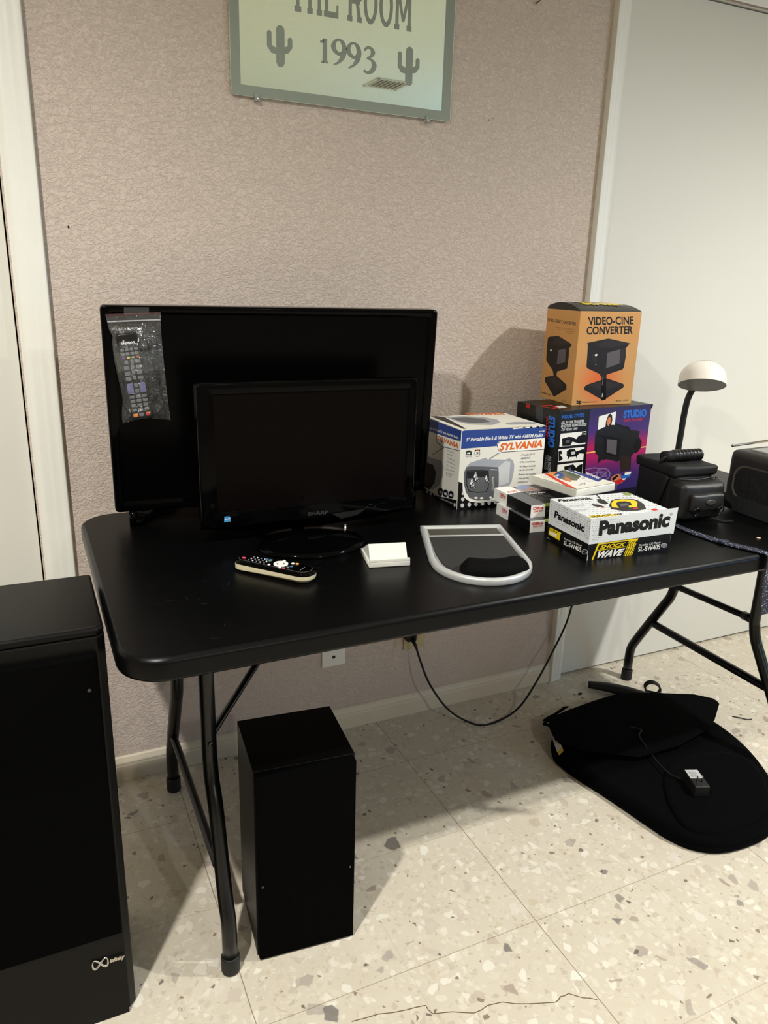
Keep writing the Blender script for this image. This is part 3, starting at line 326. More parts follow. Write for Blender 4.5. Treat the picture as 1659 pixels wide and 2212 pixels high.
'cine_front': [('t','ink',2,'VIDEO-CINE',[(.1408,.8582),(.8793,.872),(.123,.9369)],{'b':.028}),('t','ink',2,'CONVERTER',[(.1274,.7594),(.8848,.7709),(.1192,.8387)],{'b':.028}),('p','brown',2,[(.1493,.6684),(.186,.6754),(.49,.7177),(.8557,.6677),(.8322,.6426),(.798,.6139),(.8146,.5235),(.8033,.3998),(.7782,.3818),(.5288,.3298),(.5288,.2641),(.5641,.057),(.4875,.0437),(.4454,.3089),(.4191,.3201),(.4222,.3346),(.1968,.4019),(.1809,.42),(.1688,.6473)]),('p','brown2',3,[(.2888,.6435),(.4912,.7106),(.8162,.6678),(.8295,.657),(.5243,.6146),(.3902,.6256)]),('p','screen',3,[(.4997,.5647),(.7101,.6033),(.7211,.4479),(.5058,.399)]),('p','brown2',3,[(.7154,.6048),(.7897,.6161),(.7856,.4656),(.7277,.4493)]),('p','brown2',3,[(.2547,.5515),(.325,.5561),(.3362,.4545),(.259,.4909)]),('p','white',4,[(.2988,.5491),(.3309,.5533),(.3438,.5418),(.3187,.5277),(.2975,.537)]),('p','white',4,[(.3123,.4461),(.3391,.443),(.3377,.4387),(.3152,.4418)]),('p','brown',2,[(.2088,.2213),(.4493,.2724),(.5356,.2896),(.8298,.2229),(.8451,.1893),(.5628,.0645),(.5145,.0506),(.485,.0586),(.1838,.1708),(.1771,.1927)]),('p','brown2',3,[(.248,.2171),(.4455,.2616),(.4596,.1771),(.4341,.1629)]),('p','brown2',3,[(.535,.2603),(.7855,.2162),(.5564,.1682)]),('p','dgrey',4,[(.4643,.309),(.4691,.214),(.4826,.2131),(.4778,.3082)]),('p','lgrey',5,[(.4884,.1255),(.4885,.0849),(.4999,.0838),(.4998,.1245)]),('t','ink',2,'bp',[(.0806,.0214),(.1617,.0226),(.0768,.0611)],{'b':.05}),('t','ink',2,'electronics, inc.',[(.1743,.0267),(.4227,.0288),(.1742,.0414)],{'b':.02}),('t','ink2',2,'MODEL VT-2700X',[(.7333,.0296),(.9472,.0342),(.7342,.0438)],{'b':.02})],
'cine_side': [('t','ink2',2,'VIDEO-CINE CONVERTER',[(.0283,.8626),(.9059,.8453),(.0309,.8943)],{'b':.02}),('t','ink2',2,'Transfers your movies and slides onto',[(.3004,.8017),(.9045,.8007),(.2985,.8088)],{}),('t','ink2',2,'video tape with your camera',[(.389,.7823),(.9105,.7787),(.3871,.7894)],{}),('t','ink2',2,'in minutes',[(.6345,.7575),(.9027,.7573),(.6327,.7645)],{}),('p','brown',2,[(.0917,.6751),(.1474,.6942),(.4169,.7155),(.8281,.6507),(.837,.6399),(.7728,.5992),(.7856,.5141),(.7706,.3833),(.4768,.3281),(.4708,.2868),(.5162,.0811),(.4554,.0451),(.3855,.2725),(.3388,.3288),(.1035,.4248),(.0871,.5741)]),('p','brown2',3,[(.187,.6244),(.4194,.7061),(.7898,.6465),(.4653,.6104)]),('p','screen',3,[(.4571,.5625),(.6841,.594),(.6931,.4466),(.4455,.4073)]),('p','white',4,[(.2498,.5479),(.2486,.5427),(.2426,.5382),(.233,.5353),(.2217,.5346),(.2109,.5363),(.2028,.5399),(.1989,.5449),(.2001,.5501),(.2062,.5546),(.2158,.5575),(.2271,.5581),(.2378,.5565),(.2459,.5528)]),('p','brown',2,[(.1132,.2317),(.133,.2409),(.394,.2807),(.4676,.2828),(.7965,.2105),(.8099,.1603),(.5242,.0668),(.4449,.0441),(.1194,.1901)]),('p','brown2',3,[(.1791,.2332),(.3769,.2643),(.4498,.2702),(.7189,.1964),(.5256,.1421)]),('t','ink',2,'bp electronics',[(.0426,.0521),(.3362,.0474),(.0384,.0688)],{'b':.028}),('t','ink2',2,'MODEL VT',[(.7028,.0243),(.9171,.0236),(.7045,.0334)],{})],
'studio_front': [('p','purple',1,[(.3167,1),(1,1),(1,0),(.6607,0),(.3433,.0361)]),('t','sblue',3,'MODEL CP-720',[(.0338,.9117),(.2619,.9145),(.0328,.9492)],{'b':.02}),('t','lgrey',3,'ALL IN ONE TRANSFER',[(.0297,.8536),(.2684,.8485),(.0301,.8845)],{'b':.03}),('t','lgrey',3,'PHOTOS FILMS SLIDES',[(.0334,.8114),(.2957,.8118),(.0338,.8424)],{'b':.03}),('t','lgrey',3,'-TO VIDEO TAPE',[(.0344,.7735),(.2048,.7719),(.0344,.8004)],{'b':.03}),('p','white',3,[(.0347,.744),(.3021,.7469),(.3062,.5995),(.0344,.5975)]),('p','white',3,[(.0292,.5691),(.2997,.5672),(.2999,.4167),(.0365,.4225)]),('p','white',3,[(.0345,.3917),(.3004,.3947),(.3074,.2388),(.0389,.2505)]),('p','ink',4,[(.0535,.6871),(.1217,.7011),(.1613,.6927),(.2029,.6669),(.2199,.6951),(.2613,.7166),(.3059,.7077),(.3093,.6165),(.2397,.6112),(.1661,.6409),(.1464,.6001),(.0649,.6008)]),('p','ink',4,[(.2555,.7361),(.2991,.7368),(.3006,.7212),(.2569,.7213)]),('p','screen',5,[(.1001,.6651),(.1371,.668),(.1373,.6312),(.1002,.6293)]),('p','ink',4,[(.1169,.5391),(.1425,.5576),(.1976,.5555),(.2164,.523),(.2472,.5324),(.2782,.5418),(.3004,.5436),(.2995,.4869),(.2506,.4972),(.2294,.4693),(.2287,.4345),(.218,.4637),(.1508,.4659),(.1392,.4388),(.1311,.4415),(.1344,.474),(.1192,.4871)]),('p','lgrey',5,[(.165,.5248),(.2067,.5259),(.2065,.4938),(.168,.4924)]),('p','ink',4,[(.0313,.545),(.0574,.5547),(.0725,.5143),(.046,.509),(.0849,.4612),(.0676,.4375),(.041,.4322)]),('p','ink',4,[(.1053,.3633),(.1983,.3772),(.2342,.3329),(.2596,.3604),(.2989,.3684),(.3016,.2574),(.221,.3039),(.2099,.2526),(.1234,.2472)]),('p','screen',5,[(.1501,.3442),(.1814,.3461),(.1817,.3005),(.1541,.2999)]),('t','dgrey',3,'TRANSFER MOVIES TO VIDEO TAPE',[(.0699,.5874),(.2579,.5876),(.0692,.5961)],{}),('t','dgrey',3,'TRANSFER SLIDES TO VIDEO TAPE',[(.0622,.4105),(.263,.4082),(.0615,.4193)],{}),('t','sblue',3,'STUDIO',[(.6913,.8652),(.9542,.8621),(.6864,.9445)],{'b':.05}),('t','red',3,'GOLDLINE',[(.697,.8155),(.9117,.8165),(.6965,.8419)],{'b':.02}),('p','white',3,[(.4203,.9034),(.6028,.9443),(.6046,.7783),(.4222,.7523)]),('p','brown',4,[(.5024,.7662),(.5027,.8401),(.5201,.9078),(.5384,.9279),(.5616,.9043),(.5716,.8513),(.5658,.7907),(.532,.759),(.5006,.7446)]),('p','skin',5,[(.5197,.8732),(.5344,.8893),(.552,.8791),(.5591,.8524),(.5513,.8095),(.5338,.7806),(.5138,.813)]),('p','yel',3,[(.3288,.4852),(.442,.491),(.4385,.5054),(.3254,.4995)]),('p','yel',3,[(.9363,.4817),(1,.4828),(1,.496),(.9331,.4948)]),('p','ink2',4,[(.4007,.6849),(.4076,.7364),(.4812,.7726),(.5779,.794),(.768,.754),(.7896,.7162),(.9014,.6872),(.8971,.6154),(.9395,.5563),(.9353,.4836),(.9019,.4326),(.8674,.4275),(.8363,.3947),(.8474,.2277),(.7358,.2153),(.7112,.3556),(.6781,.3462),(.5547,.3935),(.5387,.3865),(.505,.3908),(.4599,.3474),(.4626,.4406),(.44,.4611),(.4092,.5222)]),('p','ink',5,[(.8485,.5118),(.8651,.5916),(.9066,.6098),(.9395,.5563),(.9353,.4836),(.9024,.4279),(.8662,.4368)]),('p','ink',5,[(.413,.6837),(.4934,.6578),(.531,.459),(.6811,.3957),(.7004,.6003),(.6802,.6293),(.5332,.6712),(.4158,.6964)]),('p','screen',6,[(.5392,.631),(.6507,.6057),(.6602,.4299),(.546,.475)]),('p','brown2',5,[(.7126,.419),(.8286,.3865),(.8429,.2283),(.7358,.2153)]),('p','ink',5,[(.5991,.7944),(.7665,.7175),(.7743,.6797),(.796,.6821),(.7757,.7364),(.6042,.8153)]),('p','purpleg',3,[(.612,.2346),(.6215,.2037),(.6078,.2056),(.6,.2307)]),('p','purpleg',3,[(.6215,.2037),(.6186,.1744),(.6053,.1819),(.6078,.2056)]),('p','purpleg',3,[(.6186,.1744),(.6036,.1513),(.5928,.1632),(.6053,.1819)]),('p','purpleg',3,[(.6036,.1513),(.579,.1381),(.5723,.1526),(.5928,.1632)]),('p','purpleg',3,[(.579,.1381),(.5485,.1366),(.547,.1514),(.5723,.1526)]),('p','purpleg',3,[(.5485,.1366),(.5169,.1471),(.5207,.16),(.547,.1514)]),('p','purpleg',3,[(.5169,.1471),(.4891,.1679),(.4976,.1769),(.5207,.16)]),('p','purpleg',3,[(.4891,.1679),(.4691,.1957),(.481,.1996),(.4976,.1769)]),('p','purpleg',3,[(.4691,.1957),(.46,.2263),(.4734,.2245),(.481,.1996)]),('p','purpleg',3,[(.46,.2263),(.463,.2552),(.476,.2479),(.4734,.2245)]),('p','purpleg',3,[(.463,.2552),(.4777,.278),(.4883,.2663),(.476,.2479)]),('p','purpleg',3,[(.4777,.278),(.5019,.2913),(.5085,.2771),(.4883,.2663)]),('p','purpleg',3,[(.5019,.2913),(.532,.293),(.5335,.2784),(.5085,.2771)]),('p','purpleg',3,[(.532,.293),(.5635,.283),(.5597,.2701),(.5335,.2784)]),('p','purpleg',3,[(.5635,.283),(.5916,.2625),(.5831,.2534),(.5597,.2701)]),('p','purpleg',3,[(.5916,.2625),(.612,.2346),(.6,.2307),(.5831,.2534)]),('p','purpleg',4,[(.572,.2232),(.5761,.2101),(.5675,.2113),(.5644,.2207)]),('p','purpleg',4,[(.5761,.2101),(.5747,.1977),(.5664,.2024),(.5675,.2113)]),('p','purpleg',4,[(.5747,.1977),(.568,.188),(.5613,.1954),(.5664,.2024)]),('p','purpleg',4,[(.568,.188),(.5572,.1825),(.553,.1915),(.5613,.1954)]),('p','purpleg',4,[(.5572,.1825),(.5437,.1819),(.5428,.1911),(.553,.1915)]),('p','purpleg',4,[(.5437,.1819),(.5298,.1864),(.5322,.1944),(.5428,.1911)]),('p','purpleg',4,[(.5298,.1864),(.5175,.1952),(.5228,.2009),(.5322,.1944)]),('p','purpleg',4,[(.5175,.1952),(.5086,.2071),(.5161,.2095),(.5228,.2009)]),('p','purpleg',4,[(.5086,.2071),(.5046,.2201),(.5131,.2189),(.5161,.2095)]),('p','purpleg',4,[(.5046,.2201),(.506,.2323),(.5142,.2277),(.5131,.2189)]),('p','purpleg',4,[(.506,.2323),(.5126,.242),(.5192,.2347),(.5142,.2277)]),('p','purpleg',4,[(.5126,.242),(.5234,.2475),(.5275,.2386),(.5192,.2347)]),('p','purpleg',4,[(.5234,.2475),(.5367,.2482),(.5377,.239),(.5275,.2386)]),('p','purpleg',4,[(.5367,.2482),(.5507,.2438),(.5483,.2357),(.5377,.239)]),('p','purpleg',4,[(.5507,.2438),(.563,.235),(.5577,.2293),(.5483,.2357)]),('p','purpleg',4,[(.563,.235),(.572,.2232),(.5644,.2207),(.5577,.2293)]),('p','purpleg',3,[(.3359,.291),(.4321,.3002),(.4992,.2778),(.5,.29),(.4302,.3129),(.3323,.3037)]),('p','purpleg',3,[(.342,.2278),(.423,.2343),(.522,.2385),(.5187,.2515),(.4197,.2471),(.3385,.2406)]),('p','purpleg',4,[(.4913,.2538),(.5841,.1682),(.5896,.176),(.4968,.2615)]),('p','purpleg',4,[(.5749,.2504),(.5071,.1783),(.5151,.1695),(.583,.2416)]),('p','skin',4,[(.6342,.1653),(.6865,.1946),(.7389,.1872),(.7542,.1297),(.6621,.1062),(.6297,.1294)]),('p','sblue',5,[(.7246,.1616),(.8541,.1711),(.8541,.1339),(.7807,.1259)]),('p','red',5,[(.6544,.0981),(.7288,.1241),(.8006,.1044),(.7275,.0595)]),('p','white',4,[(.7852,.1992),(.8591,.2029),(.8574,.1799),(.7606,.0731),(.7342,.0771),(.7862,.1529)]),('p','ink',5,[(.6406,.1461),(.6963,.184),(.7153,.1676),(.661,.1156)])],
'studio_side': [('t','sblue',3,'STUDIO',[(.7822,.9246),(.8297,.5794),(.917,.9238)],{'b':.05}),('t','red',3,'GOLDLINE',[(.7287,.9116),(.7558,.6721),(.785,.9098)],{'b':.02}),('t','lgrey',3,'ALL IN ONE',[(.8759,.4742),(.8827,.2973),(.9229,.4754)],{}),('t','lgrey',3,'PHOTOS',[(.8272,.4798),(.8349,.3157),(.8693,.481)],{}),('t','lgrey',3,'TO VIDEO',[(.7746,.4762),(.7813,.3156),(.8172,.4766)],{}),('p','dgrey',3,[(.4586,1),(.4824,.8522),(.4886,.853),(.4649,1)]),('p','dgrey',3,[(.475,1),(.4993,.8491),(.5056,.8498),(.4813,1)]),('p','dgrey',3,[(.4913,1),(.5162,.846),(.5225,.8467),(.4976,1)]),('p','dgrey',3,[(.5076,1),(.5331,.8429),(.5393,.8436),(.5139,1)]),('p','dgrey',3,[(.5238,1),(.55,.8398),(.5562,.8405),(.5301,1)]),('p','dgrey',3,[(.54,1),(.5668,.8367),(.573,.8374),(.5463,1)]),('p','dgrey',3,[(.5562,1),(.5836,.8336),(.5897,.8343),(.5624,1)]),('p','dgrey',3,[(.5723,1),(.6003,.8305),(.6065,.8312),(.5786,1)]),('p','dgrey',3,[(.5884,1),(.617,.8274),(.6232,.8281),(.5946,1)]),('p','dgrey',3,[(.6045,1),(.6337,.8243),(.6398,.825),(.6107,1)]),('p','dgrey',3,[(.6205,1),(.6504,.8212),(.6565,.822),(.6267,1)]),('p','red',3,[(.2273,1),(.2315,.9535),(.2518,.9554),(.2477,1)]),('p','red',3,[(.2574,1),(.2618,.9516),(.282,.9535),(.2778,1)]),('p','red',3,[(.2874,1),(.292,.9498),(.3121,.9517),(.3077,1)])],
'studio_top': [('p','red',2,[(1,.2013),(1,.195),(.9993,.1946)]),('p','lgrey',2,[(.0942,.3591),(.2111,.4104),(.1807,.222),(.082,.1925)]),('p','red',2,[(.0073,.4969),(.1422,.5213),(.1156,.2675),(.0292,.1772)]),('p','ink2',3,[(.0233,.4625),(.1149,.477),(.099,.3173),(.0446,.2639)])],
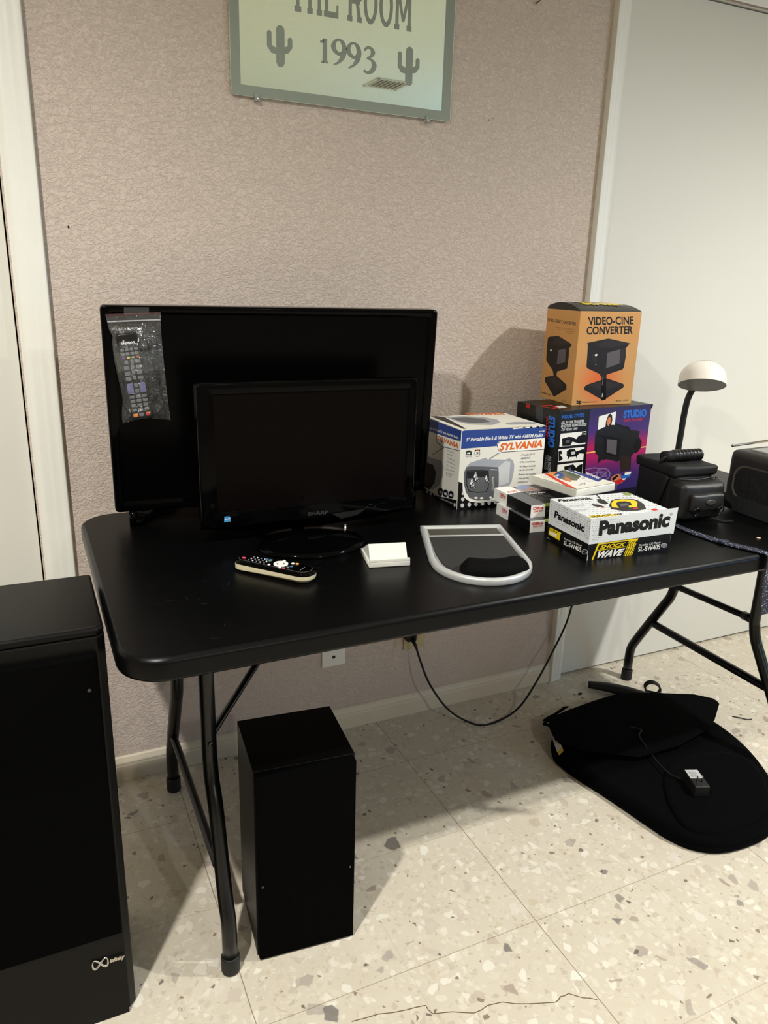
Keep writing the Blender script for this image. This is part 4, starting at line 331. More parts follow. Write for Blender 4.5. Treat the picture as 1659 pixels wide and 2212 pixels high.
'cd_front': [('p','ink',1,[(.008,0),(0,.3632),(0,.3825),(1,.421),(1,0)]),('t','ink',2,'Panasonic',[(.1034,.5879),(.9467,.6114),(.0993,.9038)],{'b':.055}),('p','ink2',2,[(.9545,.894),(.9567,.8802),(.954,.8807),(.9522,.8925)]),('p','ink2',2,[(.9567,.8802),(.9565,.8668),(.9539,.8693),(.954,.8807)]),('p','ink2',2,[(.9565,.8668),(.9541,.8559),(.9519,.86),(.9539,.8693)]),('p','ink2',2,[(.9541,.8559),(.9498,.8492),(.9484,.8542),(.9519,.86)]),('p','ink2',2,[(.9498,.8492),(.9443,.8476),(.9439,.8528),(.9484,.8542)]),('p','ink2',2,[(.9443,.8476),(.9384,.8514),(.939,.8561),(.9439,.8528)]),('p','ink2',2,[(.9384,.8514),(.9329,.8601),(.9346,.8634),(.939,.8561)]),('p','ink2',2,[(.9329,.8601),(.9289,.8722),(.9312,.8737),(.9346,.8634)]),('p','ink2',2,[(.9289,.8722),(.9267,.886),(.9294,.8855),(.9312,.8737)]),('p','ink2',2,[(.9267,.886),(.9269,.8994),(.9295,.8969),(.9294,.8855)]),('p','ink2',2,[(.9269,.8994),(.9293,.9102),(.9314,.9062),(.9295,.8969)]),('p','ink2',2,[(.9293,.9102),(.9336,.917),(.9349,.9119),(.9314,.9062)]),('p','ink2',2,[(.9336,.917),(.9391,.9185),(.9395,.9133),(.9349,.9119)]),('p','ink2',2,[(.9391,.9185),(.945,.9147),(.9443,.9101),(.9395,.9133)]),('p','ink2',2,[(.945,.9147),(.9504,.9061),(.9488,.9028),(.9443,.9101)]),('p','ink2',2,[(.9504,.9061),(.9545,.894),(.9522,.8925),(.9488,.9028)]),('t','ink2',2,'R',[(.9354,.8679),(.9501,.8691),(.933,.9012)],{}),('p','yellow',2,[(.0547,0),(.1092,.3815),(.5937,.3962),(.5832,.3202),(.5633,.3103),(.5762,.2702),(.5405,0)]),('p','ink',3,[(.0743,0),(.1285,.3528),(.4833,.3634),(.4354,0)]),('t','yellow',4,'SHOCK',[(.1345,.246),(.4295,.2505),(.1554,.3303)],{'sh':.1,'b':.03}),('t','white',4,'WAVE',[(.097,.0351),(.4123,.036),(.1283,.1824)],{'sh':.1,'b':.05}),('p','yellow',4,[(.1195,.208),(.4574,.2183),(.4551,.2373),(.1173,.2266)]),('p','ink',3,[(.4961,.351),(.4718,.2768),(.4799,.2435),(.441,.0054),(.446,0),(.4495,0),(.4881,.2362),(.4798,.2686),(.5034,.3396)]),('p','ink',3,[(.5224,.353),(.4987,.2704),(.5069,.2374),(.4674,.0074),(.4741,0),(.4756,0),(.515,.2299),(.5068,.2626),(.5299,.3422)]),('p','ink',3,[(.5487,.355),(.5256,.264),(.5339,.2312),(.4939,.0094),(.5019,.0003),(.542,.2235),(.5338,.2565),(.5564,.3447)]),('p','ink',3,[(.5752,.357),(.5526,.2576),(.5609,.225),(.5204,.0113),(.5284,.0021),(.5691,.2172),(.5609,.2504),(.583,.3472)]),('t','white',3,'Portable CD Player',[(.6141,.1952),(.8827,.2082),(.6149,.2447)],{'sh':.1}),('t','white',3,'SL-SW405',[(.6098,.0714),(.884,.0692),(.6086,.184)],{'b':.02}),('p','lgrey',3,[(.973,.1327),(.9707,.1094),(.9607,.0927),(.9449,.0858),(.9266,.0901),(.9094,.1047),(.8967,.1267),(.8909,.1518),(.8932,.1749),(.9032,.1916),(.9189,.1986),(.9371,.1944),(.9544,.1799),(.9672,.1579)]),('p','ink',4,[(.9676,.134),(.9655,.1152),(.9567,.1019),(.943,.0965),(.9271,.1002),(.9122,.1123),(.9012,.1302),(.8963,.1505),(.8984,.1692),(.9072,.1825),(.9208,.1879),(.9367,.1842),(.9516,.1723),(.9626,.1543)]),('t','lgrey',5,'DIGITAL',[(.9054,.1568),(.9563,.1577),(.9035,.1825)],{'b':.02}),('t','lgrey',5,'AUDIO',[(.9081,.1183),(.9591,.1191),(.9061,.1461)],{'b':.02}),('p','spk',1,[(.0198,.9688),(.031,.9764),(.0329,.9425),(.0292,.9393),(.0279,.9633),(.0214,.9586)]),('p','spk',1,[(.012,.9184),(.0232,.926),(.0251,.892),(.0214,.8888),(.0201,.9128),(.0136,.9082)]),('p','spk',1,[(.0283,.87),(.0395,.8776),(.0414,.8436),(.0377,.8404),(.0363,.8644),(.0298,.8598)]),('p','spk',1,[(.0151,.8121),(.0263,.8197),(.0282,.7856),(.0245,.7824),(.0232,.8065),(.0166,.8019)]),('p','spk',1,[(.0313,.7643),(.0425,.7719),(.0444,.7377),(.0407,.7345),(.0394,.7586),(.0328,.754)]),('p','spk',1,[(.0283,.7104),(.0395,.718),(.0414,.6837),(.0377,.6805),(.0364,.7047),(.0298,.7001)]),('p','spk',1,[(.0418,.6557),(.053,.6632),(.0549,.6288),(.0512,.6257),(.0499,.6499),(.0433,.6453)]),('p','spk',1,[(.0311,.61),(.0423,.6175),(.0442,.5831),(.0405,.5799),(.0392,.6042),(.0326,.5997)]),('p','spk',1,[(.0462,.546),(.0575,.5536),(.0594,.5191),(.0557,.5159),(.0544,.5402),(.0478,.5357)]),('p','spk',1,[(.0363,.4977),(.0476,.5052),(.0495,.4706),(.0458,.4675),(.0444,.4918),(.0379,.4873)]),('p','spk',1,[(.0484,.9688),(.0596,.9764),(.0615,.9424),(.0578,.9392),(.0564,.9632),(.0499,.9586)]),('p','spk',1,[(.0405,.9127),(.0517,.9203),(.0536,.8863),(.0499,.8831),(.0486,.9071),(.042,.9025)]),('p','spk',1,[(.0512,.8657),(.0625,.8733),(.0644,.8392),(.0606,.836),(.0593,.8601),(.0528,.8555)]),('p','spk',1,[(.0471,.8098),(.0583,.8174),(.0602,.7832),(.0565,.78),(.0551,.8041),(.0486,.7995)]),('p','spk',1,[(.0609,.7504),(.0722,.7579),(.0741,.7237),(.0704,.7205),(.069,.7447),(.0624,.7401)]),('p','spk',1,[(.052,.7),(.0632,.7075),(.0652,.6732),(.0614,.67),(.0601,.6942),(.0535,.6897)]),('p','spk',1,[(.0641,.6469),(.0754,.6545),(.0773,.6201),(.0736,.6169),(.0723,.6412),(.0657,.6366)]),('p','spk',1,[(.0557,.5952),(.067,.6027),(.0689,.5683),(.0652,.5651),(.0638,.5894),(.0572,.5848)]),('p','spk',1,[(.0733,.5493),(.0847,.5568),(.0866,.5223),(.0828,.5191),(.0815,.5435),(.0749,.5389)]),('p','spk',1,[(.0586,.499),(.0699,.5065),(.0718,.4719),(.0681,.4687),(.0667,.4932),(.0602,.4886)]),('p','spk',1,[(.0764,.9587),(.0877,.9664),(.0896,.9323),(.0859,.9291),(.0845,.9531),(.078,.9485)]),('p','spk',1,[(.0648,.9112),(.076,.9189),(.078,.8848),(.0742,.8816),(.0729,.9056),(.0664,.901)]),('p','spk',1,[(.0787,.8559),(.0899,.8635),(.0918,.8293),(.0881,.8261),(.0868,.8502),(.0802,.8456)]),('p','spk',1,[(.0687,.8039),(.0799,.8115),(.0818,.7773),(.0781,.7741),(.0768,.7983),(.0702,.7937)]),('p','spk',1,[(.0855,.7449),(.0968,.7524),(.0987,.7181),(.095,.7149),(.0936,.7391),(.087,.7346)]),('p','spk',1,[(.0774,.6944),(.0887,.702),(.0906,.6676),(.0869,.6644),(.0855,.6887),(.0789,.6841)]),('p','spk',1,[(.0936,.6383),(.1049,.6458),(.1069,.6114),(.1031,.6082),(.1018,.6325),(.0952,.6279)]),('p','spk',1,[(.0827,.5985),(.094,.6061),(.0959,.5716),(.0922,.5684),(.0908,.5928),(.0842,.5882)]),('p','spk',1,[(.0996,.5331),(.1109,.5406),(.1128,.506),(.1091,.5028),(.1077,.5272),(.1011,.5227)]),('p','spk',1,[(.0907,.4876),(.102,.4951),(.104,.4604),(.1002,.4572),(.0989,.4817),(.0923,.4772)]),('p','spk',1,[(.0999,.9567),(.1112,.9643),(.1131,.9303),(.1094,.927),(.108,.9511),(.1014,.9465)]),('p','spk',1,[(.0922,.9024),(.1035,.9101),(.1054,.8759),(.1017,.8727),(.1003,.8968),(.0937,.8922)]),('p','spk',1,[(.1023,.8548),(.1136,.8624),(.1155,.8282),(.1118,.825),(.1105,.8492),(.1039,.8446)]),('p','spk',1,[(.0986,.7929),(.1098,.8005),(.1118,.7662),(.1081,.763),(.1067,.7872),(.1001,.7826)]),('p','spk',1,[(.1072,.7415),(.1185,.7491),(.1205,.7147),(.1167,.7115),(.1154,.7358),(.1088,.7312)]),('p','spk',1,[(.1004,.6988),(.1117,.7064),(.1137,.672),(.1099,.6688),(.1085,.6931),(.102,.6885)]),('p','spk',1,[(.1148,.6363),(.1261,.6439),(.1281,.6094),(.1243,.6062),(.1229,.6306),(.1163,.626)]),('p','spk',1,[(.1099,.594),(.1213,.6016),(.1232,.567),(.1195,.5638),(.1181,.5882),(.1115,.5836)]),('p','spk',1,[(.1228,.539),(.1342,.5465),(.1361,.5119),(.1324,.5087),(.131,.5332),(.1244,.5286)]),('p','spk',1,[(.1274,.942),(.1387,.9497),(.1407,.9155),(.1369,.9123),(.1355,.9364),(.129,.9318)]),('p','spk',1,[(.1156,.8926),(.1269,.9002),(.1288,.8661),(.1251,.8629),(.1237,.887),(.1171,.8824)]),('p','spk',1,[(.1282,.8493),(.1395,.857),(.1415,.8227),(.1378,.8195),(.1364,.8437),(.1298,.8391)]),('p','spk',1,[(.1216,.7995),(.1329,.8071),(.1349,.7728),(.1311,.7696),(.1298,.7938),(.1232,.7892)]),('p','spk',1,[(.1336,.7406),(.1449,.7482),(.1469,.7138),(.1431,.7106),(.1417,.7349),(.1351,.7303)]),('p','spk',1,[(.1278,.6929),(.1391,.7005),(.1411,.6661),(.1373,.6629),(.1359,.6872),(.1293,.6826)]),('p','spk',1,[(.1387,.63),(.15,.6375),(.152,.603),(.1482,.5998),(.1469,.6242),(.1402,.6196)]),('p','spk',1,[(.132,.5782),(.1433,.5857),(.1453,.5511),(.1415,.5479),(.1402,.5724),(.1335,.5678)]),('p','spk',1,[(.151,.9419),(.1623,.9495),(.1643,.9153),(.1605,.9121),(.1591,.9362),(.1526,.9316)]),('p','spk',1,[(.1414,.8919),(.1528,.8995),(.1547,.8653),(.151,.8621),(.1496,.8862),(.143,.8816)]),('p','spk',1,[(.1593,.8378),(.1707,.8454),(.1726,.8111),(.1689,.8079),(.1675,.8321),(.1609,.8275)]),('p','spk',1,[(.1465,.7861),(.1579,.7937),(.1598,.7593),(.1561,.7561),(.1547,.7804),(.1481,.7758)]),('p','spk',1,[(.1596,.7364),(.171,.744),(.173,.7096),(.1692,.7064),(.1678,.7307),(.1612,.7261)]),('p','spk',1,[(.1568,.6823),(.1681,.6899),(.1701,.6554),(.1664,.6522),(.165,.6766),(.1584,.672)]),('p','spk',1,[(.168,.6339),(.1794,.6415),(.1814,.6069),(.1776,.6037),(.1762,.6281),(.1696,.6236)]),('p','spk',1,[(.1765,.9383),(.1879,.9459),(.1899,.9117),(.1861,.9085),(.1847,.9326),(.1781,.928)]),('p','spk',1,[(.168,.8896),(.1793,.8973),(.1813,.863),(.1776,.8598),(.1762,.884),(.1696,.8794)]),('p','spk',1,[(.1835,.8301),(.1948,.8377),(.1968,.8033),(.1931,.8001),(.1917,.8244),(.185,.8198)]),('p','spk',1,[(.1686,.7894),(.18,.797),(.182,.7626),(.1782,.7594),(.1768,.7837),(.1702,.779)]),('p','spk',1,[(.1895,.7222),(.2009,.7298),(.2029,.6953),(.1991,.692),(.1977,.7164),(.1911,.7118)]),('p','spk',1,[(.1768,.6788),(.1882,.6864),(.1902,.6519),(.1865,.6487),(.1851,.6731),(.1784,.6685)]),('p','spk',1,[(.2032,.9382),(.2146,.9458),(.2166,.9116),(.2129,.9083),(.2114,.9325),(.2048,.9279)]),('p','spk',1,[(.1932,.8799),(.2046,.8876),(.2066,.8533),(.2029,.8501),(.2014,.8743),(.1948,.8697)]),('p','spk',1,[(.2058,.8316),(.2172,.8393),(.2193,.8049),(.2155,.8017),(.2141,.8259),(.2074,.8213)]),('p','spk',1,[(.2009,.7805),(.2123,.7881),(.2143,.7537),(.2106,.7505),(.2091,.7748),(.2025,.7702)]),('p','spk',1,[(.2112,.7239),(.2226,.7315),(.2246,.697),(.2209,.6938),(.2194,.7182),(.2128,.7136)]),('p','spk',1,[(.2061,.6768),(.2175,.6845),(.2196,.6499),(.2158,.6466),(.2144,.6711),(.2077,.6665)]),('p','spk',1,[(.2304,.9276),(.2417,.9353),(.2438,.901),(.24,.8978),(.2386,.922),(.232,.9174)]),('p','spk',1,[(.216,.8827),(.2274,.8903),(.2294,.856),(.2256,.8528),(.2242,.877),(.2176,.8724)]),('p','spk',1,[(.2336,.8263),(.245,.834),(.247,.7995),(.2432,.7963),(.2418,.8206),(.2352,.816)]),('p','spk',1,[(.2273,.7678),(.2388,.7754),(.2408,.7409),(.237,.7377),(.2356,.7621),(.2289,.7574)]),('p','spk',1,[(.2371,.7203),(.2485,.728),(.2506,.6934),(.2468,.6902),(.2453,.7146),(.2387,.71)]),('p','spk',1,[(.2526,.9237),(.264,.9314),(.2661,.897),(.2623,.8938),(.2608,.918),(.2542,.9134)]),('p','spk',1,[(.2475,.8758),(.259,.8835),(.261,.8491),(.2572,.8459),(.2558,.8702),(.2491,.8655)]),('p','spk',1,[(.2559,.8127),(.2674,.8203),(.2694,.7858),(.2657,.7826),(.2642,.807),(.2575,.8023)]),('p','spk',1,[(.2541,.7604),(.2655,.7681),(.2676,.7335),(.2638,.7303),(.2624,.7547),(.2557,.75)]),('p','spk',1,[(.2799,.9197),(.2913,.9274),(.2934,.893),(.2897,.8897),(.2882,.914),(.2815,.9093)]),('p','spk',1,[(.2726,.8721),(.2841,.8797),(.2861,.8453),(.2824,.8421),(.2809,.8664),(.2742,.8617)]),('p','spk',1,[(.2891,.8088),(.3006,.8165),(.3026,.7819),(.2989,.7787),(.2974,.8031),(.2907,.7985)]),('p','spk',1,[(.3038,.908),(.3152,.9157),(.3173,.8812),(.3135,.878),(.312,.9023),(.3054,.8977)]),('p','spk',1,[(.2966,.8583),(.3081,.866),(.3102,.8315),(.3064,.8283),(.3049,.8526),(.2982,.848)]),('p','spk',1,[(.331,.9072),(.3425,.9149),(.3446,.8804),(.3408,.8771),(.3393,.9015),(.3326,.8968)]),('p','spk',1,[(.3246,.862),(.3361,.8697),(.3382,.8352),(.3345,.8319),(.333,.8563),(.3263,.8517)])],
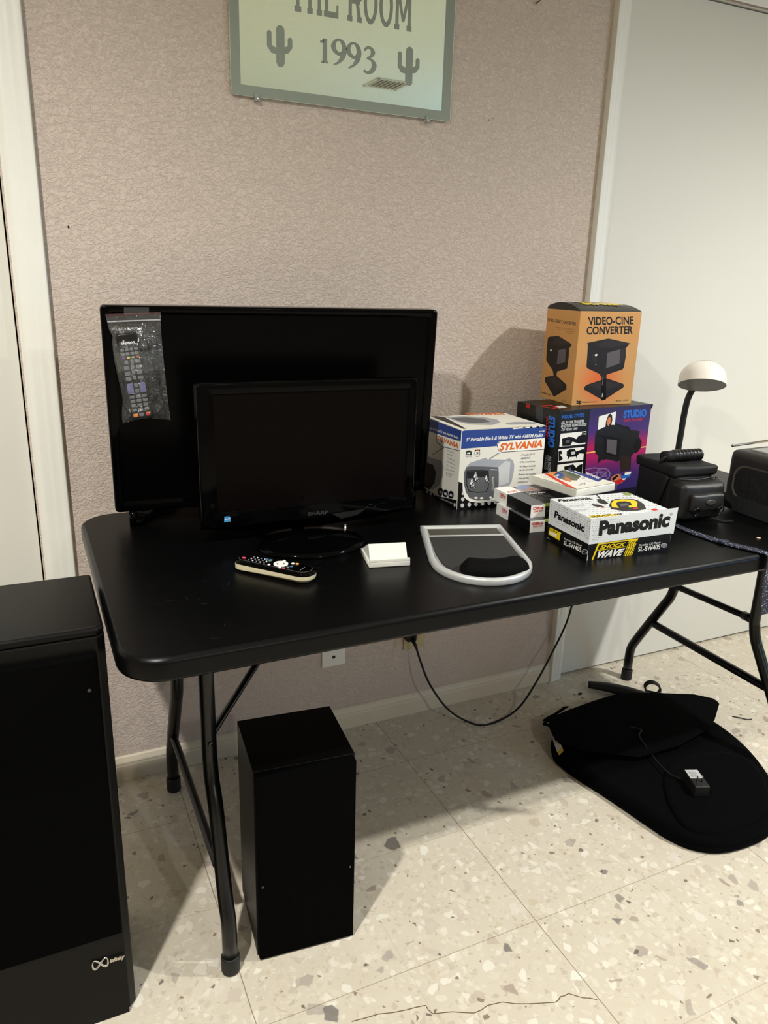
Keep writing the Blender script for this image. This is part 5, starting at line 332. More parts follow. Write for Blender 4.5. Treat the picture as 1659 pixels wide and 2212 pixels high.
'cd_side': [('p','ink',1,[(0,.3737),(.9982,.3914),(1,.3509),(1,0),(.1964,0),(0,.0172)]),('t','ink',3,'Panasonic',[(.1428,.6073),(.8753,.6147),(.1487,.7672)],{'b':.05}),('p','yellow',2,[(.0631,.3),(.3549,.3115),(.3338,.247),(.3267,.1048),(.0375,.1062)]),('p','ink',3,[(.0828,.2803),(.2609,.2902),(.2445,.2386),(.0666,.2197)]),('t','yellow',4,'SHOCK',[(.0792,.2265),(.2445,.2386),(.0874,.2784)],{'b':.05}),('t','white',4,'WAVE',[(.0535,.1258),(.2456,.1408),(.0644,.1968)],{'b':.07}),('t','white',3,'Portable CD Player',[(.4448,.1922),(.8593,.249),(.4444,.2383)],{}),('t','white',3,'SL-SW405',[(.4371,.061),(.8529,.1226),(.4354,.1616)],{'b':.02}),('p','lgrey',3,[(.9913,.2272),(.9985,.2082),(.9895,.2029),(.9834,.2186)]),('p','lgrey',3,[(.9985,.2082),(.9959,.1834),(.9872,.1822),(.9895,.2029)]),('p','lgrey',3,[(.9959,.1834),(.9838,.1566),(.9767,.1595),(.9872,.1822)]),('p','lgrey',3,[(.9838,.1566),(.9641,.1317),(.9597,.1384),(.9767,.1595)]),('p','lgrey',3,[(.9641,.1317),(.9395,.1125),(.9385,.1221),(.9597,.1384)]),('p','lgrey',3,[(.9395,.1125),(.914,.102),(.9165,.1129),(.9385,.1221)]),('p','lgrey',3,[(.914,.102),(.8913,.1018),(.8971,.1125),(.9165,.1129)]),('p','lgrey',3,[(.8913,.1018),(.875,.1121),(.8831,.1208),(.8971,.1125)]),('p','lgrey',3,[(.875,.1121),(.8677,.1313),(.8769,.1367),(.8831,.1208)]),('p','lgrey',3,[(.8677,.1313),(.8704,.1564),(.8793,.1577),(.8769,.1367)]),('p','lgrey',3,[(.8704,.1564),(.8828,.1835),(.89,.1805),(.8793,.1577)]),('p','lgrey',3,[(.8828,.1835),(.9028,.2085),(.9073,.2016),(.89,.1805)]),('p','lgrey',3,[(.9028,.2085),(.9275,.2274),(.9285,.2179),(.9073,.2016)]),('p','lgrey',3,[(.9275,.2274),(.9529,.2376),(.9504,.2268),(.9285,.2179)]),('p','lgrey',3,[(.9529,.2376),(.9753,.2375),(.9697,.227),(.9504,.2268)]),('p','lgrey',3,[(.9753,.2375),(.9913,.2272),(.9834,.2186),(.9697,.227)]),('t','lgrey',3,'DIGITAL AUDIO',[(.8852,.1498),(.9838,.1671),(.8832,.169)],{}),('p','spk',2,[(.017,.946),(.0707,.9607),(.0637,.9201),(.0454,.9381)]),('p','spk',2,[(.0232,.8807),(.063,.8919),(.0578,.8617),(.0442,.875)]),('p','spk',2,[(.027,.8209),(.0707,.8333),(.065,.8002),(.0501,.8147)]),('p','spk',2,[(.0293,.7621),(.084,.7779),(.0769,.7364),(.0583,.7544)]),('p','spk',2,[(.0364,.7031),(.0824,.7167),(.0765,.6817),(.0608,.6968)]),('p','spk',2,[(.0394,.6409),(.0987,.6587),(.091,.6135),(.0708,.6329)]),('p','spk2',2,[(.0524,.5831),(.1057,.5993),(.0988,.5586),(.0806,.576)]),('p','spk2',2,[(.058,.5182),(.1068,.5334),(.1005,.4959),(.0839,.5118)]),('p','spk2',2,[(.0841,.9471),(.1242,.9582),(.119,.9277),(.1053,.9412)]),('p','spk2',2,[(.0906,.8828),(.1381,.8961),(.1319,.86),(.1157,.8759)]),('p','spk',2,[(.0884,.8249),(.1307,.837),(.1252,.8047),(.1108,.8188)]),('p','spk2',2,[(.0958,.7645),(.1485,.7798),(.1417,.7395),(.1237,.757)]),('p','spk2',2,[(.102,.6989),(.1489,.7128),(.1428,.6769),(.1268,.6924)]),('p','spk',2,[(.1108,.6424),(.1535,.6553),(.148,.6225),(.1334,.6366)]),('p','spk',2,[(.1158,.5803),(.1575,.5932),(.1521,.561),(.1379,.5748)]),('p','spk2',2,[(.1205,.5154),(.1616,.5283),(.1563,.4965),(.1422,.51)]),('p','spk2',2,[(.1453,.9404),(.1928,.9535),(.1867,.9173),(.1705,.9333)]),('p','spk2',2,[(.155,.8803),(.2027,.8938),(.1965,.8573),(.1802,.8734)]),('p','spk2',2,[(.1612,.8216),(.2142,.8368),(.2073,.7962),(.1893,.8139)]),('p','spk2',2,[(.1628,.763),(.2054,.7755),(.1999,.7427),(.1854,.7569)]),('p','spk',2,[(.1718,.6951),(.2273,.7117),(.2202,.6689),(.2012,.6874)]),('p','spk2',2,[(.1718,.6417),(.2135,.6543),(.2081,.6222),(.1939,.636)]),('p','spk2',2,[(.1858,.5746),(.2287,.5879),(.2232,.5546),(.2085,.5688)]),('p','spk',2,[(.1854,.5188),(.2383,.5354),(.2315,.4944),(.2134,.5118)]),('p','spk',2,[(.2061,.9358),(.2494,.9479),(.2439,.9146),(.2291,.9293)]),('p','spk',2,[(.2171,.8772),(.2546,.8878),(.2498,.859),(.237,.8717)]),('p','spk',2,[(.2214,.8191),(.263,.8311),(.2577,.799),(.2435,.8131)]),('p','spk',2,[(.2329,.7598),(.2814,.7741),(.2752,.7366),(.2586,.7529)]),('p','spk2',2,[(.2319,.697),(.2715,.7089),(.2664,.6782),(.2529,.6915)]),('p','spk',2,[(.2441,.6424),(.3008,.6597),(.2935,.6157),(.2742,.6346)]),('p','spk2',2,[(.2493,.5755),(.2927,.589),(.2872,.5553),(.2723,.5697)]),('p','spk2',2,[(.2541,.5147),(.2969,.5283),(.2914,.4949),(.2768,.5091)]),('p','spk',2,[(.2792,.9347),(.327,.9481),(.3209,.9112),(.3046,.9275)]),('p','spk2',2,[(.2799,.8784),(.3315,.8931),(.3249,.8532),(.3073,.8708)]),('p','spk2',2,[(.2865,.8203),(.3366,.8349),(.3302,.7961),(.3131,.813)]),('p','spk',2,[(.2891,.7536),(.3394,.7685),(.333,.7294),(.3158,.7464)]),('p','spk2',2,[(.3023,.701),(.346,.7142),(.3404,.6802),(.3255,.6949)]),('p','spk',2,[(.3052,.637),(.3553,.6525),(.349,.6133),(.3318,.6301)]),('p','spk2',2,[(.3078,.5809),(.3461,.5929),(.3413,.5629),(.3281,.5757)]),('p','spk',2,[(.3189,.5172),(.3709,.5337),(.3643,.493),(.3465,.5103)]),('p','spk',2,[(.3349,.9355),(.3891,.9508),(.3822,.9088),(.3636,.9273)]),('p','spk',2,[(.3433,.8774),(.3953,.8924),(.3887,.8519),(.3709,.8697)]),('p','spk2',2,[(.3476,.8164),(.3951,.8304),(.3891,.7934),(.3728,.8095)]),('p','spk',2,[(.3543,.7525),(.393,.7641),(.3881,.7338),(.3748,.747)]),('p','spk2',2,[(.3569,.7003),(.4091,.7162),(.4025,.6753),(.3846,.693)]),('p','spk2',2,[(.3638,.6399),(.4088,.6538),(.4031,.6186),(.3877,.6337)]),('p','spk',2,[(.3771,.5747),(.4255,.5899),(.4194,.5518),(.4028,.5681)]),('p','spk',2,[(.3781,.5205),(.4253,.5356),(.4193,.4984),(.4032,.5142)]),('p','spk',2,[(.3968,.9345),(.4486,.9492),(.4421,.9088),(.4243,.9267)]),('p','spk',2,[(.4097,.8689),(.4648,.8849),(.4578,.8418),(.4389,.8607)]),('p','spk2',2,[(.4128,.8129),(.4616,.8273),(.4554,.789),(.4387,.8058)]),('p','spk',2,[(.4199,.7565),(.4732,.7725),(.4665,.7306),(.4482,.7488)]),('p','spk2',2,[(.4254,.6931),(.4616,.7041),(.457,.6756),(.4446,.6879)]),('p','spk',2,[(.4318,.6361),(.4784,.6506),(.4726,.6138),(.4566,.6296)]),('p','spk',2,[(.433,.5764),(.4699,.5881),(.4653,.5589),(.4526,.5714)]),('p','spk2',2,[(.4436,.5178),(.491,.5331),(.4851,.4955),(.4688,.5115)]),('p','spk2',2,[(.4659,.9331),(.5173,.9478),(.5109,.9074),(.4932,.9252)]),('p','spk',2,[(.4634,.8724),(.5038,.8842),(.4988,.8524),(.4849,.8664)]),('p','spk2',2,[(.475,.8078),(.5172,.8203),(.5119,.7871),(.4974,.8016)]),('p','spk2',2,[(.4818,.7567),(.5345,.7726),(.5279,.731),(.5098,.7491)]),('p','spk',2,[(.4908,.692),(.5411,.7075),(.5348,.6677),(.5175,.6849)]),('p','spk',2,[(.4958,.631),(.5485,.6475),(.5419,.6056),(.5238,.6236)]),('p','spk',2,[(.5008,.5763),(.5387,.5884),(.534,.5583),(.5209,.5711)]),('p','spk',2,[(.4996,.5201),(.5385,.5327),(.5337,.5016),(.5203,.5148)]),('p','spk2',2,[(.5257,.9269),(.5693,.9395),(.5639,.9051),(.5489,.9203)]),('p','spk',2,[(.5276,.8693),(.5778,.884),(.5716,.8443),(.5543,.8618)]),('p','spk',2,[(.5328,.8066),(.5822,.8214),(.5761,.7821),(.5591,.7993)]),('p','spk',2,[(.5403,.7515),(.5874,.7658),(.5815,.7285),(.5653,.7447)]),('p','spk',2,[(.5422,.6961),(.593,.7118),(.5867,.6714),(.5692,.6888)]),('p','spk',2,[(.5529,.6375),(.5924,.6499),(.5875,.6184),(.5739,.6319)]),('p','spk',2,[(.5583,.579),(.5942,.5905),(.5897,.5618),(.5774,.574)]),('p','spk',2,[(.5622,.5171),(.5988,.529),(.5942,.4997),(.5817,.5121)]),('p','spk',2,[(.5838,.926),(.6325,.9401),(.6265,.9015),(.6097,.9186)]),('p','spk2',2,[(.5894,.868),(.6249,.8785),(.6205,.8502),(.6082,.8626)]),('p','spk',2,[(.5932,.8127),(.6374,.826),(.6319,.7908),(.6167,.8062)]),('p','spk',2,[(.6035,.7519),(.6409,.7633),(.6363,.7335),(.6234,.7464)]),('p','spk',2,[(.6105,.6943),(.6607,.7099),(.6545,.6696),(.6372,.687)]),('p','spk',2,[(.6186,.6356),(.6584,.6482),(.6534,.6163),(.6397,.63)]),('p','spk',2,[(.6237,.574),(.6653,.5874),(.6602,.5539),(.6458,.5682)]),('p','spk',2,[(.6287,.5122),(.6751,.5274),(.6694,.49),(.6534,.5059)]),('p','spk',2,[(.6395,.927),(.6775,.9381),(.6728,.9078),(.6597,.9212)]),('p','spk',2,[(.6463,.8637),(.6982,.8791),(.6919,.8376),(.6739,.8558)]),('p','spk2',2,[(.6613,.8072),(.7113,.8223),(.7052,.7822),(.6879,.7997)]),('p','spk2',2,[(.6665,.7535),(.7069,.7659),(.702,.7334),(.688,.7475)]),('p','spk2',2,[(.6726,.695),(.7128,.7076),(.7079,.6752),(.694,.6891)]),('p','spk2',2,[(.6706,.6341),(.7117,.6472),(.7066,.614),(.6924,.6282)]),('p','spk2',2,[(.6845,.578),(.7333,.5937),(.7273,.5543),(.7105,.5711)]),('p','spk',2,[(.69,.5161),(.7422,.5333),(.7359,.4909),(.7178,.5089)]),('p','spk',2,[(.7031,.9233),(.7522,.9377),(.7462,.8983),(.7292,.9157)]),('p','spk2',2,[(.7076,.8664),(.7555,.8807),(.7497,.8421),(.7331,.859)]),('p','spk',2,[(.7181,.8065),(.7616,.8197),(.7563,.7847),(.7413,.8)]),('p','spk2',2,[(.7238,.7523),(.7669,.7656),(.7616,.7308),(.7467,.7459)]),('p','spk2',2,[(.7295,.6939),(.7682,.7061),(.7635,.6747),(.7501,.6882)]),('p','spk',2,[(.7359,.6286),(.7867,.6448),(.7805,.6036),(.763,.6213)]),('p','spk',2,[(.7443,.5721),(.7848,.5853),(.7799,.5523),(.7659,.5664)]),('p','spk',2,[(.7418,.5175),(.7942,.5348),(.7878,.4921),(.7697,.5102)]),('p','spk2',2,[(.7635,.9222),(.7989,.9327),(.7946,.9041),(.7824,.9167)]),('p','spk2',2,[(.7662,.8656),(.803,.8767),(.7985,.8469),(.7858,.86)]),('p','spk2',2,[(.7755,.8085),(.8137,.8202),(.8091,.7892),(.7959,.8027)]),('p','spk2',2,[(.7784,.7459),(.8203,.7589),(.8152,.725),(.8007,.7397)]),('p','spk',2,[(.7884,.6862),(.8324,.7001),(.827,.6644),(.8118,.6798)]),('p','spk',2,[(.7895,.6356),(.8389,.6515),(.833,.6111),(.8159,.6285)]),('p','spk2',2,[(.7949,.5695),(.8326,.5818),(.828,.551),(.815,.5642)]),('p','spk2',2,[(.801,.5167),(.8391,.5293),(.8345,.4981),(.8213,.5114)]),('p','spk2',2,[(.8229,.915),(.8706,.9292),(.8648,.8904),(.8483,.9075)]),('p','spk',2,[(.8262,.8584),(.868,.8711),(.863,.837),(.8485,.852)]),('p','spk',2,[(.8369,.8013),(.8856,.8163),(.8797,.7766),(.8628,.7939)]),('p','spk',2,[(.8399,.7455),(.8869,.7602),(.8813,.7218),(.865,.7385)]),('p','spk',2,[(.844,.6882),(.8789,.6993),(.8747,.6707),(.8626,.683)]),('p','spk2',2,[(.8537,.6315),(.8993,.6462),(.8938,.6088),(.878,.6249)]),('p','spk',2,[(.8545,.5749),(.9066,.5921),(.9004,.5493),(.8823,.5675)]),('p','spk',2,[(.8624,.5201),(.9,.5327),(.8955,.5017),(.8824,.5149)]),('p','spk2',2,[(.8838,.912),(.9331,.9267),(.9272,.8865),(.9101,.9042)]),('p','spk',2,[(.8869,.8534),(.93,.8665),(.9248,.8313),(.9099,.8467)]),('p','spk',2,[(.896,.7968),(.9467,.8125),(.9406,.771),(.9231,.7891)]),('p','spk2',2,[(.8998,.7447),(.9514,.7609),(.9452,.7186),(.9273,.737)]),('p','spk',2,[(.9017,.6829),(.9384,.6946),(.934,.6645),(.9213,.6775)]),('p','spk2',2,[(.9112,.632),(.954,.6459),(.9488,.6106),(.934,.6257)]),('p','spk',2,[(.9111,.5707),(.9494,.5834),(.9448,.5518),(.9315,.5653)]),('p','spk',2,[(.92,.5137),(.9669,.5295),(.9614,.4906),(.945,.5071)]),('p','spk',2,[(.9327,.9142),(.9731,.9263),(.9683,.8932),(.9543,.9078)]),('p','spk2',2,[(.9396,.8533),(.9853,.8673),(.9798,.8297),(.964,.8462)]),('p','spk',2,[(.9535,.7955),(.9932,.8078),(.9885,.7752),(.9747,.7894)]),('p','spk',2,[(.9527,.743),(.9952,.7564),(.9902,.7214),(.9754,.7366)]),('p','spk',2,[(.9595,.6827),(.9976,.6949),(.9931,.6634),(.9799,.677)]),('p','spk',2,[(.9705,.6264),(1,.636),(1,.6115),(.9909,.6208)]),('p','spk',2,[(.9749,.5772),(1,.5856),(1,.5657),(.9937,.5721)]),('p','spk',2,[(.9785,.519),(1,.5263),(1,.5107),(.9965,.5142)])],
